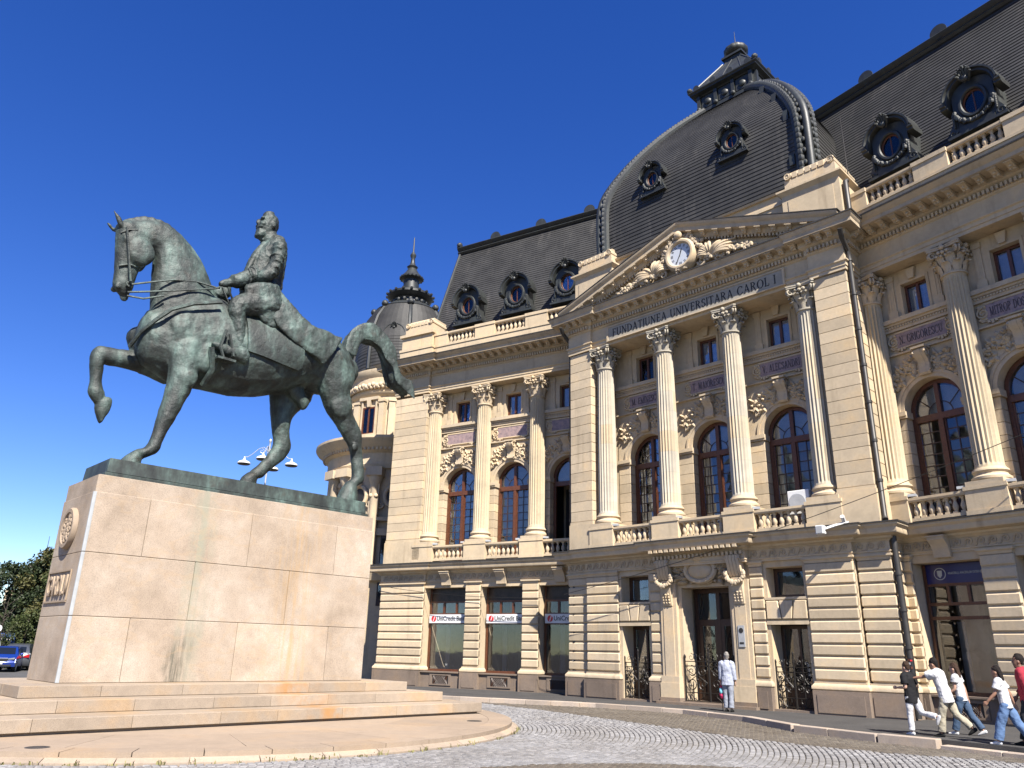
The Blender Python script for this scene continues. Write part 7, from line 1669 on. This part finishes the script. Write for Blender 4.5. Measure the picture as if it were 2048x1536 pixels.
# trees
def leafmat(name, c1, c2, c3):
    m, t, b = newmat(name); gp = node(t, 'ShaderNodeNewGeometry').outputs['Position']
    c = ramp(t, noise(t, gp, 2.5, 4, .7), [(.3, c1), (.5, c2), (.72, c3)]); t.links.new(c, b.inputs['Base Color']); b.inputs['Roughness'].default_value = .6; b.inputs['Specular IOR Level'].default_value = .3
leafmat('leaf_dark', (.012, .022, .008), (.026, .042, .014), (.045, .062, .02)); leafmat('leaf_mid', (.03, .045, .012), (.055, .075, .02), (.10, .11, .035)); leafmat('leaf_olive', (.05, .055, .015), (.09, .09, .028), (.16, .14, .05)); leafmat('leaf_blue', (.035, .05, .05), (.06, .085, .085), (.11, .14, .14))
plain('bark', (.06, .045, .033), .9, var=.3, bump=.4)
def tree(x, y, h, cr, label, mat, nm='tree', seed=1, base=.25, leaves=5000, ls=.17, conic=0, group='trees beyond the parked cars'):
    rnd = random.Random(seed); M = FM(x, y, 0, -.15); t_ = thing(nm, M, label, 'tree', group)
    tr = MB(); tr.tube([(0, 0, 0), (.05, .03, h*.3), (-.04, .05, h*.6), (0, 0, h*.92)], [.16*h/7, .13*h/7, .08*h/7, .02], 8)
    cl = []
    for i in range(46):
        z = h*(base+(1-base)*rnd.random()**(1.1)); fr_ = (z/h-base)/(1-base); rr = cr*((1-fr_)*.95+.06 if conic else math.sqrt(max(.05, 1-(2*fr_-.85)**2/1.35)))
        a = rnd.uniform(0, 6.28); q = rr*rnd.uniform(.35, 1.0); c = Vector((q*math.cos(a), q*math.sin(a), z)); cl.append((c, rnd.uniform(.45, 1.0)*cr*.33))
        if i % 2 == 0: tr.tube([(0, 0, max(.3, z-.35*q-.2)), (c.x*.5, c.y*.5, z-.12*q), tuple(c)], [.035*h/7, .025*h/7, .01], 5)
    part('trunk', tr, 'bark', M, t_, smooth=50)
    v = []; f = []
    for i in range(leaves):
        c, r_ = cl[rnd.randrange(len(cl))]; d = Vector((rnd.gauss(0, 1), rnd.gauss(0, 1), rnd.gauss(0, .8))); d.normalize(); p = c+d*r_*rnd.random()**.4
        ax = Vector((rnd.gauss(0, 1), rnd.gauss(0, 1), rnd.gauss(-.2, .7))).normalized(); bx = ax.cross(Vector((rnd.gauss(0, 1), rnd.gauss(0, 1), rnd.gauss(0, 1)))).normalized(); s = ls*rnd.uniform(.6, 1.25); k = len(v)
        v += [p-ax*s*.6, p+bx*s*.28, p+ax*s*.6, p-bx*s*.28]; f.append((k, k+1, k+2, k+3))
    part('crown', MB().add(v, f), mat, M, t_)
tree(-29.8, 58, 10.2, 3.8, 'tallest dark green tree rising behind the pedestal', 'leaf_mid', seed=2, leaves=16000, ls=.24)
tree(-34.2, 60, 8.3, 2.8, 'olive green broadleaf tree in the middle of the left trees', 'leaf_olive', seed=3, leaves=14000, ls=.22)
tree(-37.4, 60, 7.2, 3.0, 'dark bushy tree at the left image edge', 'leaf_dark', seed=4, leaves=14000, ls=.22)
tree(-34.4, 63, 8.6, 4.2, 'dense dark evergreen behind the olive green tree', 'leaf_dark', seed=8, base=.05, leaves=18000, ls=.25)
tree(-36.3, 62, 7.0, 3.2, 'dense dark tree filling the gap at the left image edge', 'leaf_dark', seed=18, base=.02, leaves=18000, ls=.25)
tree(-31.2, 57.0, 4.3, 1.5, 'small blue spruce beside the pedestal edge', 'leaf_blue', 'spruce', seed=5, base=.08, conic=1, leaves=5000, ls=.14)
tree(-33.4, 56.5, 3.6, 1.6, 'rounded green shrub behind the parked cars', 'leaf_mid', 'shrub', seed=6, base=.05, leaves=5000, ls=.14, group='shrubs behind the cars')
tree(-36.6, 57.5, 3.2, 1.8, 'dark clipped shrub above the blue van', 'leaf_dark', 'shrub', seed=7, base=.05, leaves=5000, ls=.14, group='shrubs behind the cars')
Mt = FM(-33.5, 53.8, 0, -.15); rnd = random.Random(12); tb = thing('bare_sapling', Mt, 'thin bare young tree held by pale wooden stakes behind the blue hatchback', 'tree'); m = MB()
m.tube([(0, 0, 0), (.05, 0, 1.6), (0, .05, 3.2), (.1, 0, 4.6)], [.06, .05, .035, .01], 6)
for i in range(26):
    z = rnd.uniform(1.6, 4.2); a = rnd.uniform(0, 6.28); l = rnd.uniform(.4, 1.1); m.tube([(.03, 0, z), (l*.5*math.cos(a), l*.5*math.sin(a), z+l*.5), (l*.8*math.cos(a+.3), l*.8*math.sin(a+.3), z+l)], [.02, .012, .005], 4)
part('trunk', m, 'bark', Mt, tb)
for a in (10, 130, 250): part('stake', MB().tube([(.55*math.cos(R(a)), .55*math.sin(R(a)), 0), (.06*math.cos(R(a)), .06*math.sin(R(a)), 1.9)], .03, 6), 'lead_drip', Mt, tb)
Mc = FM(-70.5, 120, 0, -.2); ch = thing('far_spire_building', Mc, 'distant building with pale dome and thin spire above the trees', 'building')
part('wall', MB().box(-3, 3, -3, 3, 0, 9), 'limestone_dirty', Mc, ch); part('dome', MB().lathe([(2.4, 9), (2.4, 10.8), (2.2, 11.9), (2.0, 12.8), (.6, 13.4), (.5, 14.2), (.1, 14.4)], seg=20), 'limestone_grey', Mc, ch, smooth=40); part('spire', MB().lathe([(.35, 14.2), (.1, 14.9), (.3, 15.1), (.05, 15.4), (.03, 17.2)], seg=8), 'zinc', Mc, ch)
for s in range(-1, 2): part('window', MB().box(s*1.8-.5, s*1.8+.5, 3.0, 3.05, 5, 7.2), 'black_plastic', Mc, ch)
# ---------- small fittings on the balcony: floodlights, cameras, air conditioner, cables
def floodlight(F, u, n, z, rz, label):
    M = F @ T(u, n, z, rz); m = MB(); m.box(-.13, .13, -.10, .10, .05, .13); m.box(-.02, .02, -.02, .02, 0, .06)
    fl = thing('floodlight', M, label, 'floodlight', 'floodlights on the balcony'); part('housing', m, 'grey_plastic', M, fl); part('lens', MB().box(-.12, .12, -.09, .09, .13, .135), 'sign_white', M, fl)
for i, (F, u, w_) in enumerate(((FL, -2.45, 'left window of the left wing'), (FL, -.72, 'left window, by the middle column'), (FL, .75, 'second window of the left wing'), (FL, 2.45, 'second window, by the third column'), (FL, 3.95, 'open window of the left wing'), (FC, -4.1, 'left portico window'), (FC, -1.0, 'middle portico window'), (FC, 2.3, 'right portico window'), (FR, .75, 'first window of the right wing'), (FR, 2.35, 'right wing window, by the tall column'), (FR, 3.8, 'last window at the right edge'))):
    floodlight(F, u, .42, 6.70, 20, 'small floodlight on the balcony below the '+w_)
M = FC @ T(3.75, -.1, 6.38); ac = thing('air_conditioner', M, 'white air conditioning unit on the balcony under the right portico window', 'air conditioner')
part('casing', MB().box(-.4, .4, -.16, .16, .1, .95), 'white_paint', M, ac, bevel=.02); part('fan_guard', MB().lathe([(.05, .17), (.3, .175), (.32, .165)], -.05, 0, 20).add([], []), 'grey_plastic', M @ Matrix.Translation((0, 0, .52)) @ Matrix.Rotation(R(90), 4, 'X'), ac)
M = FC @ T(5.72, 1.0, 5.88); cc = thing('security_camera', M, 'white security camera on a bracket at the balcony ledge', 'camera')
part('body', MB().box(-.78, -.52, .42, .66, -.40, -.12), 'white_paint', M @ T(0, 0, 0), cc, bevel=.02)
for q in (-.06, .06): part('bracket', MB().tube([(q, 0, 0), (q*.8-.3, -.3, -.12), (q*.6-.6, -.56, -.26)], .03, 6), 'white_paint', M, cc)
part('lens', MB().box(-.75, -.55, .66, .67, -.37, -.15), 'grey_plastic', M, cc); part('second_head', MB().tube([(-.05, -.05, .02), (-.02, -.25, .16)], .07, 8), 'white_paint', M, cc, smooth=40)
def cable(F, a, b, sag, label, r_=.012):
    pts = [(a[0]+(b[0]-a[0])*t_, -(a[1]+(b[1]-a[1])*t_), a[2]+(b[2]-a[2])*t_-sag*4*t_*(1-t_)) for t_ in np.linspace(0, 1, 24)]
    link('cable', MB().tube(pts, r_, 5).mesh('cable', 'black_plastic'), None, F, label, 'cable', 'cables in front of the facade')
cable(FC, (12, .9, 8.2), (-6.3, 1.2, 4.0), .35, 'thin black cable sagging from the right wing past the main door')
cable(FL, (5.8, .75, 4.05), (-5.5, .7, 4.75), .25, 'thin black cable strung across the bank windows')

# all albedos share one scale, so that painted, stone and metal surfaces keep their relation to each other
ALB = .66
for m in MATS.values():
    t = m.node_tree
    for b in [n for n in t.nodes if n.type == 'BSDF_PRINCIPLED']:
        i_ = b.inputs['Base Color']
        if i_.links:
            src = i_.links[0].from_socket; t.links.new(mixc(t, 1, src, (ALB, ALB, ALB), 'MULTIPLY'), i_)
